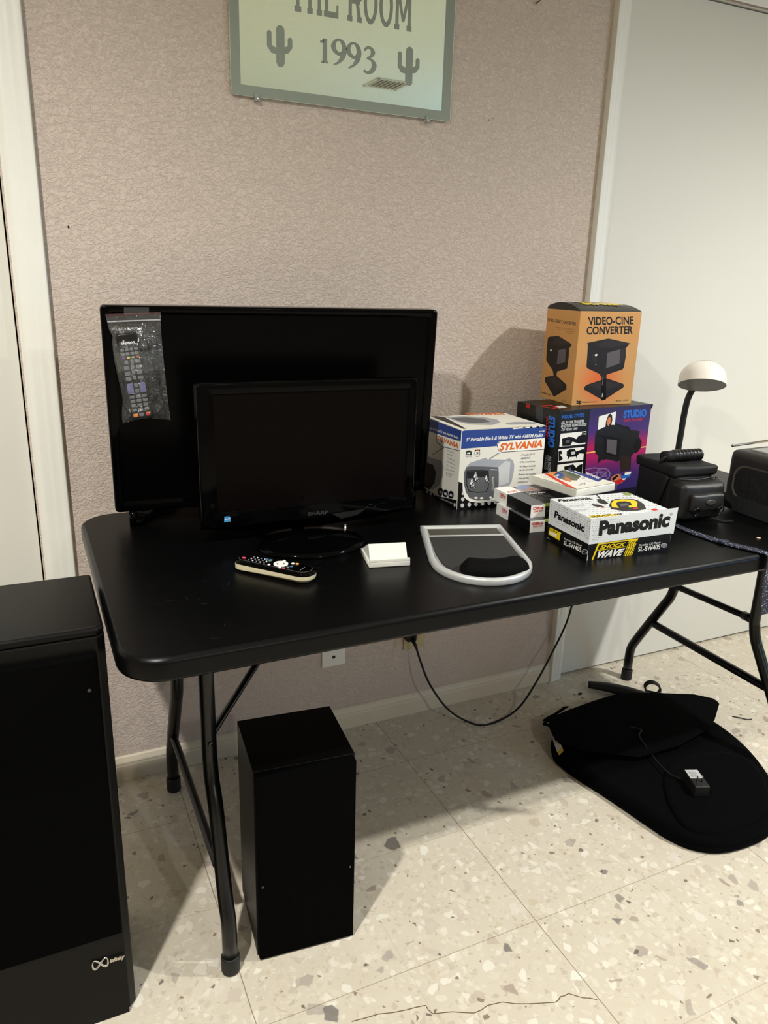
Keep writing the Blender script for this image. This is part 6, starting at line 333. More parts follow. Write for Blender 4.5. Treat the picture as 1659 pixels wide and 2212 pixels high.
'cd_top': [('t','ink',3,'Panasonic',[(.0217,.8235),(.4308,.8034),(.0591,.9347)],{'b':.05}),('p','ink2',3,[(.4499,.4551),(.5902,.6661),(.6754,.7247),(.8621,.6543),(.8812,.5559),(.8488,.39),(.7509,.1696),(.6265,.1341),(.474,.1722),(.3951,.3063)]),('p','yellow',4,[(.5202,.537),(.6227,.6673),(.7401,.6866),(.8406,.6167),(.8359,.5056),(.7075,.2923),(.6145,.2938),(.6374,.362),(.7065,.4005),(.7509,.5156),(.7252,.5835),(.6488,.599),(.5805,.5361),(.5314,.424),(.5003,.3206),(.4414,.3728)]),('p','dgrey',4,[(.5969,.4859),(.6953,.4924),(.6618,.3958),(.5546,.3722)]),('p','red',5,[(.6407,.2668),(.6999,.2611),(.6801,.2179),(.6235,.2186)]),('p','ink2',3,[(.4664,.7808),(.5262,.8039),(.5288,.6894),(.4943,.5469),(.4364,.5166),(.4098,.623)]),('p','ink2',3,[(.5828,1),(.5634,.9763),(.5118,.7867),(.5406,.8212),(.5895,1)]),('p','ink2',3,[(.3035,.5977),(.3676,.5428),(.382,.3956),(.3434,.3808),(.2825,.4976)]),('p','skin',4,[(.3328,.457),(.3678,.3883),(.3191,.3733)]),('p','green',3,[(.8981,.9704),(.9572,.9968),(.9967,.9094),(.9225,.8178),(.8701,.8611)]),('p','red',3,[(.7732,.1192),(.8525,.1729),(.8582,.0865),(.7913,.0623)]),('t','olive',4,'SHOCK',[(.0229,.0353),(.2745,.0473),(.041,.0985)],{'b':.05}),('t','ink',4,'WAVE',[(.2791,.0376),(.3793,.0385),(.3037,.0918)],{'b':.05}),('p','yellow',3,[(.0042,.0271),(.0373,.1196),(.3682,.0909),(.3478,.0268)]),('p','spk2',1,[(.0364,.9462),(.0521,.9518),(.0462,.931),(.0363,.9376)]),('p','spk2',1,[(0,.8588),(.0107,.8625),(.0037,.8377),(0,.8401)]),('p','spk',1,[(.1422,1),(.1397,.9914),(.1268,1)]),('p','spk2',1,[(.0728,.9291),(.0948,.9369),(.0865,.9079),(.0726,.9171)]),('p','spk',1,[(.0292,.8307),(.0543,.8395),(.0449,.8065),(.029,.8171)]),('p','spk',1,[(0,.7516),(.0108,.7553),(.0023,.7256),(0,.7271)]),('p','spk2',1,[(.176,1),(.1746,.9952),(.1674,1)]),('p','spk',1,[(.1118,.919),(.1351,.9272),(.1261,.8966),(.1115,.9064)]),('p','spk2',1,[(.0721,.8302),(.0909,.8367),(.0837,.8122),(.0719,.82)]),('p','spk2',1,[(.0209,.7287),(.0385,.7347),(.0319,.7119),(.0208,.7193)]),('p','spk',1,[(0,.6493),(.0001,.6493),(0,.6492)]),('p','spk2',1,[(.1983,1),(.2171,1),(.2113,.9803),(.198,.9891)]),('p','spk2',1,[(.1517,.8985),(.1748,.9065),(.1658,.8764),(.1514,.886)]),('p','spk',1,[(.106,.8086),(.1352,.8187),(.124,.7808),(.1057,.793)]),('p','spk',1,[(.0607,.7131),(.0897,.723),(.0787,.6855),(.0604,.6976)]),('p','spk',1,[(.0207,.6261),(.0379,.6319),(.0315,.6097),(.0206,.6169)]),('p','spk',1,[(0,.5591),(.0111,.5628),(0,.5246)]),('p','spk',1,[(.2298,.9712),(.2497,.9782),(.2418,.9521),(.2294,.9604)]),('p','spk2',1,[(.1874,.882),(.2084,.8893),(.2002,.862),(.1871,.8707)]),('p','spk',1,[(.1401,.788),(.1627,.7958),(.154,.7665),(.1398,.7759)]),('p','spk2',1,[(.0984,.6998),(.1299,.7104),(.1179,.6699),(.0981,.683)]),('p','spk',1,[(.057,.6161),(.0726,.6213),(.0667,.6013),(.0568,.6078)]),('p','spk2',1,[(.0158,.527),(.031,.532),(.0253,.5125),(.0157,.5189)]),('p','spk2',1,[(.2759,.9713),(.3007,.9801),(.2908,.9477),(.2754,.958)]),('p','spk2',1,[(.226,.8673),(.2557,.8776),(.244,.8392),(.2256,.8515)]),('p','spk',1,[(.1854,.7802),(.2121,.7893),(.2016,.7549),(.185,.766)]),('p','spk2',1,[(.1416,.692),(.1644,.6997),(.1556,.6704),(.1413,.6799)]),('p','spk2',1,[(.0966,.6083),(.1251,.6177),(.1142,.5814),(.0963,.5933)]),('p','spk',1,[(.0542,.5249),(.0744,.5315),(.0668,.5058),(.054,.5143)]),('p','spk',1,[(.0151,.4368),(.0338,.4428),(.0268,.4191),(.015,.427)]),('p','spk',1,[(.3098,.9428),(.3286,.9494),(.3211,.9249),(.3094,.9327)]),('p','spk2',1,[(.2629,.8551),(.2785,.8605),(.2723,.8404),(.2627,.8468)]),('p','spk',1,[(.2205,.7645),(.2369,.7701),(.2304,.749),(.2202,.7558)]),('p','spk',1,[(.1737,.6714),(.1977,.6794),(.1883,.6488),(.1734,.6587)]),('p','spk',1,[(.1342,.5859),(.1577,.5936),(.1486,.5637),(.1339,.5735)]),('p','spk2',1,[(.0862,.498),(.1028,.5033),(.0965,.4823),(.086,.4893)]),('p','spk2',1,[(.0496,.4207),(.0765,.4293),(.0663,.3954),(.0493,.4066)]),('p','spk',1,[(.0068,.3321),(.0241,.3375),(.0177,.3158),(.0067,.3231)]),('p','spk',1,[(.3565,.9405),(.379,.9483),(.3699,.9192),(.356,.9285)]),('p','spk2',1,[(.305,.8463),(.3248,.8531),(.3168,.8276),(.3046,.8358)]),('p','spk',1,[(.2612,.7574),(.28,.7637),(.2725,.7396),(.2609,.7474)]),('p','spk',1,[(.2165,.6658),(.2434,.6747),(.2328,.6406),(.2161,.6517)]),('p','spk2',1,[(.1704,.5729),(.188,.5787),(.1811,.5564),(.1701,.5637)]),('p','spk2',1,[(.1263,.4887),(.1508,.4965),(.1413,.4657),(.126,.4759)]),('p','spk2',1,[(.0875,.4111),(.1149,.4197),(.1044,.3854),(.0872,.3968)]),('p','spk2',1,[(.0424,.3209),(.0609,.3267),(.0539,.3036),(.0423,.3113)]),('p','spk2',1,[(.0049,.244),(.0321,.2524),(.0219,.2187),(.0047,.23)]),('p','spk',1,[(.435,1),(.4588,1),(.4539,.9847),(.4349,.9974)]),('p','spk',1,[(.3876,.9139),(.411,.922),(.4014,.8918),(.387,.9015)]),('p','spk',1,[(.3413,.8222),(.3601,.8286),(.3525,.8045),(.3409,.8123)]),('p','spk2',1,[(.2983,.7354),(.3186,.7422),(.3104,.7163),(.2979,.7247)]),('p','spk2',1,[(.2538,.6465),(.2858,.657),(.2731,.6165),(.2533,.6297)]),('p','spk2',1,[(.2106,.5631),(.2254,.5679),(.2196,.5492),(.2104,.5553)]),('p','spk2',1,[(.1665,.4765),(.1891,.4837),(.1803,.4554),(.1662,.4647)]),('p','spk',1,[(.1188,.3884),(.1425,.3958),(.1334,.3663),(.1185,.3761)]),('p','spk2',1,[(.0771,.3079),(.0965,.3139),(.0891,.2899),(.0769,.2979)]),('p','spk',1,[(.0373,.2287),(.0544,.234),(.048,.2128),(.0371,.2199)]),('p','spk',1,[(.0006,.1519),(.0153,.1563),(.0098,.1383),(.0005,.1444)]),('p','spk2',1,[(.4742,.9921),(.4969,1),(.5047,1),(.4925,.9625),(.4734,.9754)]),('p','spk',1,[(.4322,.9118),(.4526,.9189),(.4442,.8926),(.4317,.901)]),('p','spk',1,[(.3873,.8177),(.4195,.8285),(.4063,.7875),(.3866,.8007)]),('p','spk',1,[(.3371,.7259),(.3691,.7366),(.3561,.696),(.3364,.7091)]),('p','spk',1,[(.2903,.6331),(.3086,.6391),(.3013,.616),(.29,.6235)]),('p','spk2',1,[(.2456,.5411),(.2729,.5499),(.2621,.5157),(.2452,.5269)]),('p','spk',1,[(.1979,.4585),(.2251,.4671),(.2144,.4331),(.1975,.4444)]),('p','spk2',1,[(.1547,.37),(.1745,.3762),(.1668,.3516),(.1544,.3598)]),('p','spk2',1,[(.1131,.2922),(.1317,.298),(.1245,.2749),(.1129,.2827)]),('p','spk2',1,[(.0711,.208),(.0973,.2159),(.0873,.1838),(.0709,.1946)]),('p','spk',1,[(.0348,.1336),(.0616,.1416),(.0515,.1087),(.0346,.1199)]),('p','spk',1,[(0,.0555),(.0127,.0593),(.0053,.0351),(0,.0386)]),('p','spk2',1,[(.514,.9825),(.5335,.9893),(.5253,.9642),(.5134,.9722)]),('p','spk2',1,[(.4647,.8832),(.4955,.8937),(.4827,.8544),(.4639,.867)]),('p','spk2',1,[(.4236,.8053),(.4488,.8138),(.4384,.7817),(.423,.792)]),('p','spk2',1,[(.3784,.7113),(.3963,.7172),(.389,.6946),(.378,.7019)]),('p','spk',1,[(.3293,.6187),(.3571,.6278),(.3459,.5929),(.3287,.6043)]),('p','spk',1,[(.2818,.5294),(.3069,.5374),(.2969,.506),(.2814,.5163)]),('p','spk',1,[(.2358,.4453),(.2654,.4546),(.2537,.4178),(.2353,.43)]),('p','spk',1,[(.1956,.3691),(.2232,.3776),(.2124,.3435),(.1952,.3549)]),('p','spk',1,[(.1487,.2732),(.173,.2806),(.1636,.2506),(.1484,.2607)]),('p','spk2',1,[(.1149,.205),(.1336,.2107),(.1264,.1878),(.1147,.1955)]),('p','spk',1,[(.0708,.1259),(.0931,.1325),(.0846,.1053),(.0706,.1145)]),('p','spk',1,[(.0337,.0451),(.0603,.0528),(.0502,.0206),(.0334,.0316)]),('p','spk',1,[(.5585,.9695),(.5865,.9792),(.5746,.9434),(.5577,.9547)]),('p','spk',1,[(.5064,.8768),(.5364,.887),(.5238,.8488),(.5055,.861)]),('p','spk',1,[(.4586,.7853),(.4757,.791),(.4686,.7694),(.4582,.7764)]),('p','spk',1,[(.4122,.6923),(.438,.7008),(.4274,.6685),(.4116,.679)]),('p','spk',1,[(.3671,.6124),(.388,.6192),(.3794,.593),(.3666,.6016)]),('p','spk2',1,[(.3226,.5207),(.3505,.5297),(.3392,.4949),(.322,.5063)]),('p','spk',1,[(.2749,.4284),(.2984,.4358),(.289,.4067),(.2745,.4163)]),('p','spk2',1,[(.2342,.3546),(.262,.3632),(.251,.3289),(.2337,.3403)]),('p','spk2',1,[(.1839,.2607),(.2078,.2679),(.1985,.2386),(.1836,.2485)]),('p','spk',1,[(.1489,.1899),(.1795,.199),(.1676,.1617),(.1485,.1743)]),('p','spk',1,[(.101,.0989),(.1169,.1035),(.1108,.0842),(.1008,.0908)]),('p','spk',1,[(.0658,.0303),(.0945,.0386),(.0836,.004),(.0656,.0159)]),('p','spk2',1,[(.5935,.9558),(.6094,.9613),(.6026,.941),(.593,.9475)]),('p','spk2',1,[(.5452,.8537),(.5617,.8593),(.5547,.8385),(.5448,.8451)]),('p','spk',1,[(.4973,.7696),(.5181,.7766),(.5094,.7503),(.4967,.7588)]),('p','spk2',1,[(.4477,.6775),(.4644,.683),(.4575,.6619),(.4472,.6688)]),('p','spk',1,[(.398,.5842),(.4163,.5901),(.4088,.5672),(.3975,.5747)]),('p','spk2',1,[(.3591,.5022),(.3872,.5111),(.3758,.4763),(.3585,.4878)]),('p','spk2',1,[(.3168,.4234),(.343,.4316),(.3325,.3993),(.3163,.41)]),('p','spk2',1,[(.2748,.3399),(.2905,.3447),(.2842,.3255),(.2745,.3319)]),('p','spk2',1,[(.2282,.2519),(.2544,.2598),(.244,.2278),(.2277,.2386)]),('p','spk',1,[(.1826,.1714),(.2066,.1785),(.1972,.1493),(.1822,.1592)]),('p','spk',1,[(.1384,.0885),(.1565,.0938),(.1495,.0718),(.1381,.0793)]),('p','spk2',1,[(.0996,.0154),(.1239,.0224),(.1167,0),(.1042,0),(.0993,.0032)]),('p','spk',1,[(.6382,.939),(.6578,.9457),(.6493,.9209),(.6375,.9288)]),('p','spk2',1,[(.5855,.8509),(.6119,.8598),(.6006,.8265),(.5847,.8372)]),('p','spk',1,[(.5381,.7595),(.5553,.7652),(.5481,.7436),(.5376,.7506)]),('p','spk2',1,[(.4909,.6677),(.5219,.6778),(.5089,.6391),(.4901,.6517)]),('p','spk2',1,[(.4416,.5769),(.4574,.582),(.4509,.5624),(.4412,.5688)]),('p','spk',1,[(.3981,.4902),(.4256,.4989),(.4143,.4649),(.3974,.4761)]),('p','spk2',1,[(.351,.4079),(.3691,.4135),(.3617,.3913),(.3506,.3986)]),('p','spk2',1,[(.3049,.3163),(.3211,.3213),(.3146,.3014),(.3046,.3081)]),('p','spk',1,[(.2629,.2392),(.2856,.246),(.2766,.2183),(.2624,.2277)]),('p','spk2',1,[(.2184,.1587),(.2432,.166),(.2334,.1359),(.218,.1461)]),('p','spk2',1,[(.181,.0805),(.2096,.0888),(.1985,.0544),(.1806,.0662)]),('p','spk2',1,[(.6805,.9299),(.7075,.939),(.6957,.905),(.6796,.9158)]),('p','spk',1,[(.6209,.8262),(.6532,.837),(.6393,.7964),(.6199,.8094)]),('p','spk',1,[(.5762,.7445),(.6067,.7546),(.5937,.7164),(.5752,.7288)]),('p','spk',1,[(.5269,.6507),(.5588,.661),(.5453,.6214),(.526,.6343)]),('p','spk',1,[(.474,.5555),(.4947,.5621),(.486,.5365),(.4734,.5449)]),('p','spk2',1,[(.4376,.4766),(.454,.4817),(.4472,.4615),(.4371,.4682)]),('p','spk',1,[(.3885,.3936),(.4194,.4031),(.4067,.3653),(.3878,.3779)]),('p','spk',1,[(.3461,.3071),(.3658,.313),(.3578,.289),(.3457,.2971)]),('p','spk2',1,[(.2985,.2225),(.3196,.2288),(.3111,.2032),(.2981,.2118)]),('p','spk2',1,[(.252,.1385),(.2817,.1473),(.2699,.1115),(.2515,.1236)]),('p','spk',1,[(.2174,.0684),(.2356,.0736),(.2284,.0518),(.2171,.0593)]),('p','spk',1,[(.7184,.9158),(.7423,.9239),(.7318,.8938),(.7175,.9034)]),('p','spk2',1,[(.6684,.8193),(.6894,.8263),(.6803,.7999),(.6676,.8084)]),('p','spk2',1,[(.6096,.719),(.6307,.7259),(.6216,.6996),(.6089,.7081)]),('p','spk',1,[(.5606,.6298),(.5831,.637),(.5736,.6092),(.56,.6183)]),('p','spk',1,[(.5182,.545),(.5378,.5512),(.5295,.527),(.5176,.535)]),('p','spk',1,[(.4752,.4666),(.5055,.4761),(.4928,.439),(.4744,.4513)]),('p','spk',1,[(.4247,.3779),(.4415,.3831),(.4345,.3626),(.4243,.3694)]),('p','spk',1,[(.3807,.2925),(.401,.2986),(.3927,.274),(.3803,.2823)]),('p','spk2',1,[(.3333,.2055),(.3551,.2119),(.3462,.1856),(.3328,.1945)]),('p','spk2',1,[(.2944,.1337),(.3115,.1387),(.3046,.1181),(.294,.1251)]),('p','spk2',1,[(.2495,.051),(.2721,.0574),(.2632,.0305),(.2491,.0397)]),('p','spk',1,[(.7549,.8952),(.7802,.9037),(.769,.872),(.754,.8822)]),('p','spk2',1,[(.7016,.7984),(.7208,.8048),(.7124,.7808),(.7009,.7885)]),('p','spk2',1,[(.6485,.7054),(.6672,.7115),(.6591,.6882),(.6478,.6957)]),('p','spk2',1,[(.6066,.627),(.6317,.6351),(.6209,.6041),(.6058,.6142)]),('p','spk',1,[(.555,.5259),(.5876,.5362),(.5738,.4963),(.5541,.5094)]),('p','spk',1,[(.5114,.4514),(.5397,.4602),(.5278,.4257),(.5106,.4371)]),('p','spk2',1,[(.4615,.3559),(.4936,.3657),(.4802,.3267),(.4606,.3397)]),('p','spk2',1,[(.4184,.2757),(.4344,.2805),(.4278,.2611),(.418,.2676)]),('p','spk',1,[(.3731,.2015),(.4016,.2099),(.39,.1756),(.3724,.1872)]),('p','spk2',1,[(.3323,.1205),(.3501,.1257),(.3429,.1043),(.3319,.1116)]),('p','spk',1,[(.2825,.0361),(.3121,.0446),(.3002,.0094),(.2819,.0214)]),('p','spk2',1,[(.7995,.8873),(.8192,.8939),(.8104,.8693),(.7988,.8772)]),('p','spk',1,[(.7478,.7903),(.7745,.7991),(.7627,.7659),(.7468,.7766)]),('p','spk2',1,[(.6948,.6956),(.7199,.7037),(.7089,.6726),(.6939,.6827)]),('p','spk2',1,[(.6392,.603),(.6691,.6125),(.6561,.5759),(.6382,.5878)]),('p','spk2',1,[(.5954,.5219),(.6136,.5276),(.6058,.5053),(.5948,.5127)]),('p','spk2',1,[(.5473,.4328),(.5715,.4403),(.5612,.4108),(.5466,.4206)]),('p','spk2',1,[(.5003,.3488),(.5285,.3574),(.5166,.3233),(.4995,.3347)]),('p','spk2',1,[(.4562,.2691),(.4868,.2782),(.4741,.2414),(.4554,.2537)]),('p','spk',1,[(.41,.182),(.4408,.191),(.4281,.1542),(.4092,.1667)]),('p','spk2',1,[(.366,.1063),(.3862,.1122),(.378,.088),(.3655,.0963)]),('p','spk',1,[(.317,.0158),(.3419,.0229),(.3341,0),(.3218,0),(.3165,.0035)]),('p','spk',1,[(.8343,.8653),(.866,.8758),(.8517,.8364),(.8329,.849)]),('p','spk',1,[(.7855,.7746),(.8172,.7849),(.8031,.7458),(.7843,.7584)]),('p','spk',1,[(.7318,.6816),(.7606,.6908),(.7479,.6555),(.7308,.667)]),('p','spk2',1,[(.6834,.597),(.709,.6051),(.6978,.5737),(.6824,.5839)]),('p','spk2',1,[(.6326,.5087),(.6515,.5146),(.6434,.4916),(.632,.4992)]),('p','spk2',1,[(.5838,.4158),(.604,.422),(.5954,.3975),(.5832,.4056)]),('p','spk',1,[(.5377,.3288),(.5526,.3333),(.5463,.3153),(.5372,.3213)]),('p','spk',1,[(.4945,.2548),(.5229,.2632),(.511,.2293),(.4937,.2407)]),('p','spk',1,[(.4436,.1654),(.4681,.1726),(.4579,.1434),(.443,.1533)]),('p','spk',1,[(.4025,.0854),(.4227,.0912),(.4144,.0673),(.402,.0754)]),('p','spk',1,[(.3578,0),(.3582,.0091),(.3813,.0156),(.376,0)]),('p','spk2',1,[(.8751,.8483),(.8957,.8551),(.8864,.8295),(.8742,.8377)]),('p','spk',1,[(.8262,.7637),(.8562,.7734),(.8427,.7365),(.825,.7484)]),('p','spk',1,[(.7761,.6704),(.7972,.6771),(.7878,.6513),(.7753,.6597)]),('p','spk',1,[(.7195,.571),(.7455,.5791),(.7341,.5474),(.7185,.5578)]),('p','spk2',1,[(.6689,.4857),(.6852,.4908),(.6781,.4709),(.6683,.4775)]),('p','spk2',1,[(.6208,.3954),(.6483,.4037),(.6364,.3706),(.6199,.3816)]),('p','spk',1,[(.5792,.3198),(.5995,.3259),(.5908,.3015),(.5786,.3097)]),('p','spk2',1,[(.5243,.2308),(.5407,.2356),(.5338,.216),(.5238,.2226)]),('p','spk2',1,[(.479,.1476),(.5065,.1556),(.495,.1229),(.4783,.134)]),('p','spk',1,[(.4424,.0777),(.4614,.0831),(.4535,.0607),(.442,.0683)]),('p','spk',1,[(.9123,.8299),(.9355,.8374),(.9249,.8089),(.9113,.8181)]),('p','spk',1,[(.8641,.7463),(.8966,.7568),(.8819,.717),(.8627,.7298)]),('p','spk2',1,[(.8104,.6511),(.8298,.6573),(.8212,.6336),(.8097,.6413)]),('p','spk2',1,[(.7549,.555),(.7866,.5648),(.7725,.5265),(.7537,.5391)]),('p','spk2',1,[(.708,.4676),(.7263,.4733),(.7183,.4511),(.7073,.4584)]),('p','spk',1,[(.6581,.3801),(.6868,.3887),(.6744,.3543),(.6572,.3658)]),('p','spk2',1,[(.6098,.3015),(.6284,.3071),(.6204,.2847),(.6092,.2922)]),('p','spk',1,[(.5633,.2153),(.5843,.2215),(.5753,.1965),(.5626,.205)]),('p','spk2',1,[(.52,.1354),(.5411,.1414),(.5322,.1165),(.5194,.1249)]),('p','spk',1,[(.4724,.0564),(.4956,.0629),(.4859,.0356),(.4718,.045)]),('p','spk',1,[(.9501,.8175),(.9763,.826),(.9643,.7939),(.9489,.8042)]),('p','spk2',1,[(.9016,.7281),(.9298,.7372),(.9169,.7027),(.9003,.7139)]),('p','spk2',1,[(.8545,.6413),(.881,.6497),(.8691,.6176),(.8534,.628)]),('p','spk',1,[(.7978,.5456),(.829,.5553),(.815,.5176),(.7965,.5299)]),('p','spk',1,[(.748,.457),(.774,.4649),(.7625,.4337),(.747,.444)]),('p','spk',1,[(.702,.3783),(.7266,.3857),(.7158,.3563),(.7011,.3661)]),('p','spk2',1,[(.6498,.2836),(.6732,.2905),(.6631,.2627),(.649,.272)]),('p','spk2',1,[(.6019,.2056),(.6195,.2107),(.612,.1898),(.6013,.1968)]),('p','spk2',1,[(.5554,.1201),(.5715,.1247),(.5647,.1057),(.5549,.1122)]),('p','spk',1,[(.5074,.0441),(.5302,.0505),(.5206,.0238),(.5068,.0329)]),('p','spk',1,[(.987,.7989),(1,.803),(1,.7922),(.9965,.783),(.9862,.7899)]),('p','spk2',1,[(.945,.718),(.9714,.7264),(.9593,.6943),(.9438,.7047)]),('p','spk2',1,[(.8896,.6237),(.9195,.6331),(.9059,.5969),(.8883,.6087)]),('p','spk',1,[(.8357,.5303),(.8573,.537),(.8476,.511),(.8348,.5196)]),('p','spk',1,[(.7845,.4369),(.8,.4416),(.7931,.4231),(.7839,.4292)]),('p','spk',1,[(.7325,.3551),(.7514,.3607),(.7431,.3383),(.7318,.3458)]),('p','spk',1,[(.6917,.2784),(.7241,.2879),(.7099,.2495),(.6905,.2624)]),('p','spk2',1,[(.6394,.1862),(.6579,.1915),(.6499,.1697),(.6388,.1771)]),('p','spk2',1,[(.5947,.1138),(.6102,.1182),(.6036,.1),(.5942,.1062)]),('p','spk',1,[(.5487,.0323),(.5774,.0404),(.5652,.0068),(.5478,.0183)]),('p','spk',1,[(.9775,.6926),(1,.6997),(1,.6988),(.9898,.6722),(.9765,.6811)]),('p','spk',1,[(.9241,.6056),(.9405,.6107),(.933,.5909),(.9233,.5974)]),('p','spk2',1,[(.8734,.5115),(.9048,.5212),(.8906,.4835),(.872,.4959)]),('p','spk2',1,[(.8214,.4246),(.8496,.4331),(.8369,.3995),(.8203,.4107)]),('p','spk',1,[(.7779,.3511),(.7948,.3561),(.7873,.336),(.7772,.3427)]),('p','spk2',1,[(.7282,.2652),(.7606,.2747),(.7463,.2365),(.727,.2493)]),('p','spk2',1,[(.6753,.1712),(.6942,.1766),(.686,.1544),(.6746,.1619)]),('p','spk2',1,[(.634,.0979),(.651,.1027),(.6437,.0828),(.6335,.0896)]),('p','spk2',1,[(.5831,.011),(.6047,.017),(.5985,0),(.5833,0),(.5825,.0005)]),('p','spk',1,[(.9607,.5871),(.9877,.5954),(.9753,.563),(.9594,.5736)]),('p','spk',1,[(.9179,.5048),(.9349,.51),(.9271,.4896),(.9171,.4963)]),('p','spk2',1,[(.8621,.4196),(.8906,.4282),(.8777,.3943),(.8609,.4055)]),('p','spk2',1,[(.8101,.3244),(.8403,.3333),(.8268,.2977),(.8089,.3096)]),('p','spk2',1,[(.7645,.2491),(.7824,.2543),(.7745,.2332),(.7638,.2403)]),('p','spk2',1,[(.7111,.1599),(.7317,.1658),(.7227,.1417),(.7103,.1499)]),('p','spk',1,[(.6661,.0796),(.6836,.0845),(.676,.0641),(.6655,.0711)]),('p','spk2',1,[(.6229,0),(.6233,.005),(.6494,.0122),(.6449,0)]),('p','spk2',1,[(.9469,.4819),(.9696,.4888),(.9592,.4618),(.9459,.4707)]),('p','spk2',1,[(.9025,.4022),(.9262,.4092),(.9154,.3812),(.9015,.3905)]),('p','spk',1,[(.8527,.3137),(.8824,.3224),(.869,.2875),(.8515,.2992)]),('p','spk2',1,[(.801,.2291),(.8295,.2373),(.8167,.204),(.7998,.2152)]),('p','spk',1,[(.746,.1427),(.7717,.15),(.7604,.12),(.745,.1302)]),('p','spk2',1,[(.7069,.0726),(.7258,.0779),(.7175,.0559),(.7062,.0634)]),('p','spk',1,[(.9949,.4738),(1,.4754),(1,.4611),(.9941,.4651)]),('p','spk2',1,[(.9435,.3905),(.9661,.3972),(.9557,.3706),(.9425,.3794)]),('p','spk2',1,[(.8866,.2987),(.9192,.3082),(.9044,.27),(.8852,.2828)]),('p','spk2',1,[(.8381,.2145),(.8589,.2204),(.8496,.1962),(.8373,.2044)]),('p','spk2',1,[(.7893,.1324),(.8131,.1391),(.8025,.1116),(.7884,.1209)]),('p','spk',1,[(.7378,.0505),(.7697,.0594),(.7556,.0225),(.7366,.0351)]),('p','spk2',1,[(.9824,.3745),(1,.3797),(1,.3768),(.9926,.3579),(.9815,.3653)]),('p','spk',1,[(.9225,.2808),(.953,.2896),(.939,.2541),(.9212,.2661)]),('p','spk',1,[(.8788,.2079),(.9098,.2167),(.8957,.1807),(.8774,.1929)]),('p','spk2',1,[(.8286,.1242),(.8477,.1296),(.8391,.1075),(.8278,.115)]),('p','spk2',1,[(.7757,.0385),(.8016,.0456),(.7901,.0159),(.7747,.0261)]),('p','spk2',1,[(.9605,.2645),(.9916,.2735),(.9773,.2373),(.959,.2494)]),('p','spk2',1,[(.9178,.1913),(.9455,.1992),(.9329,.1671),(.9165,.1779)]),('p','spk',1,[(.8636,.1042),(.8842,.11),(.8749,.0863),(.8627,.0943)]),('p','spk2',1,[(.8183,.0252),(.8352,.0298),(.8276,.0105),(.8176,.0171)]),('t','spk',2,'ANTI-SHOCK',[(.0015,.5203),(.1974,.5302),(.0349,.6094)],{}),('t','spk',2,'MEMORY',[(-.0258,.3241),(.1414,.3416),(.0085,.4133)],{})],
'paper_front': [('p','white',1,[(.0025,0),(0,.1711),(0,1),(.3164,1),(.3245,0)]),('t','red',2,'Office',[(.0468,.6181),(.2812,.6168),(.0413,.8437)],{'b':.04}),('t','red',2,'DEPOT',[(.071,.4352),(.2731,.4202),(.0679,.5629)],{'b':.04}),('p','green2',1,[(.3184,1),(.6918,1),(.6968,.8212),(.3193,.8124)]),('p','lgrey',2,[(.3726,.4064),(.7078,.4393),(.7064,.4617),(.3712,.4286)])],
'paper_side': [('p','white',1,[(0,0),(0,1),(.3785,1),(.3709,0)]),('t','red',2,'Office',[(.1612,.5692),(.3358,.6369),(.1603,.8125)],{'b':.04}),('t','red',2,'DEPOT',[(.1794,.4507),(.3349,.4767),(.1793,.5576)],{'b':.04})],
'paper_top': [('p','white',1,[(0,1),(0,.6226),(.3592,.67),(.3829,1)]),('t','red',2,'Office DEPOT',[(.0524,.687),(.3188,.7142),(.0852,.7577)],{'b':.04}),('p','photo',1,[(1,1),(1,.6295),(.3592,.67),(.3829,1)]),('p','ink2',2,[(.3987,.9513),(.5794,.9631),(.4624,.8267),(.3763,.8746)]),('p','sky',2,[(.4534,.9657),(.5548,1),(.7293,1),(.7442,.9793),(.6972,.8518),(.4589,.7735),(.429,.8619)]),('p','lgrey',3,[(.4277,.9857),(.5011,1),(.5519,1),(.5331,.9465),(.4067,.9356)]),('p','brown2',2,[(.8029,1),(.9851,1),(.9715,.8687),(.8843,.7247),(.8035,.8262)]),('p','skin',2,[(.6379,.7842),(.728,.7896),(.7388,.7058),(.6054,.7112)]),('p','dgrey',1,[(0,0),(0,.6226),(.3592,.67),(.3351,.0203),(.0029,0)]),('t','lgrey',2,'premium',[(.4076,.5875),(.7297,.6011),(.4315,.6209)],{'b':.03}),('t','white',2,'photo paper',[(.3986,.512),(.8205,.5263),(.4463,.5781)],{'b':.04}),('p','green2',1,[(.3174,.001),(.7135,.0227),(.7322,.0423),(.3358,.032)]),('t','lgrey',2,'glossy 4 x 6 in  100 sheets photo',[(.3855,.4384),(.7949,.4411),(.3998,.4604)],{}),('t','lgrey',2,'glossy 4 x 6 in  100 sheets photo',[(.3799,.3739),(.787,.3759),(.394,.3957)],{}),('t','lgrey',2,'glossy 4 x 6 in  100 sheets photo',[(.3743,.3101),(.7793,.3115),(.3884,.3316)],{}),('t','lgrey',2,'glossy 4 x 6 in  100 sheets photo',[(.3688,.247),(.7717,.2476),(.3828,.2683)],{}),('t','lgrey',2,'glossy 4 x 6 in  100 sheets photo',[(.3633,.1845),(.7641,.1844),(.3773,.2055)],{})],
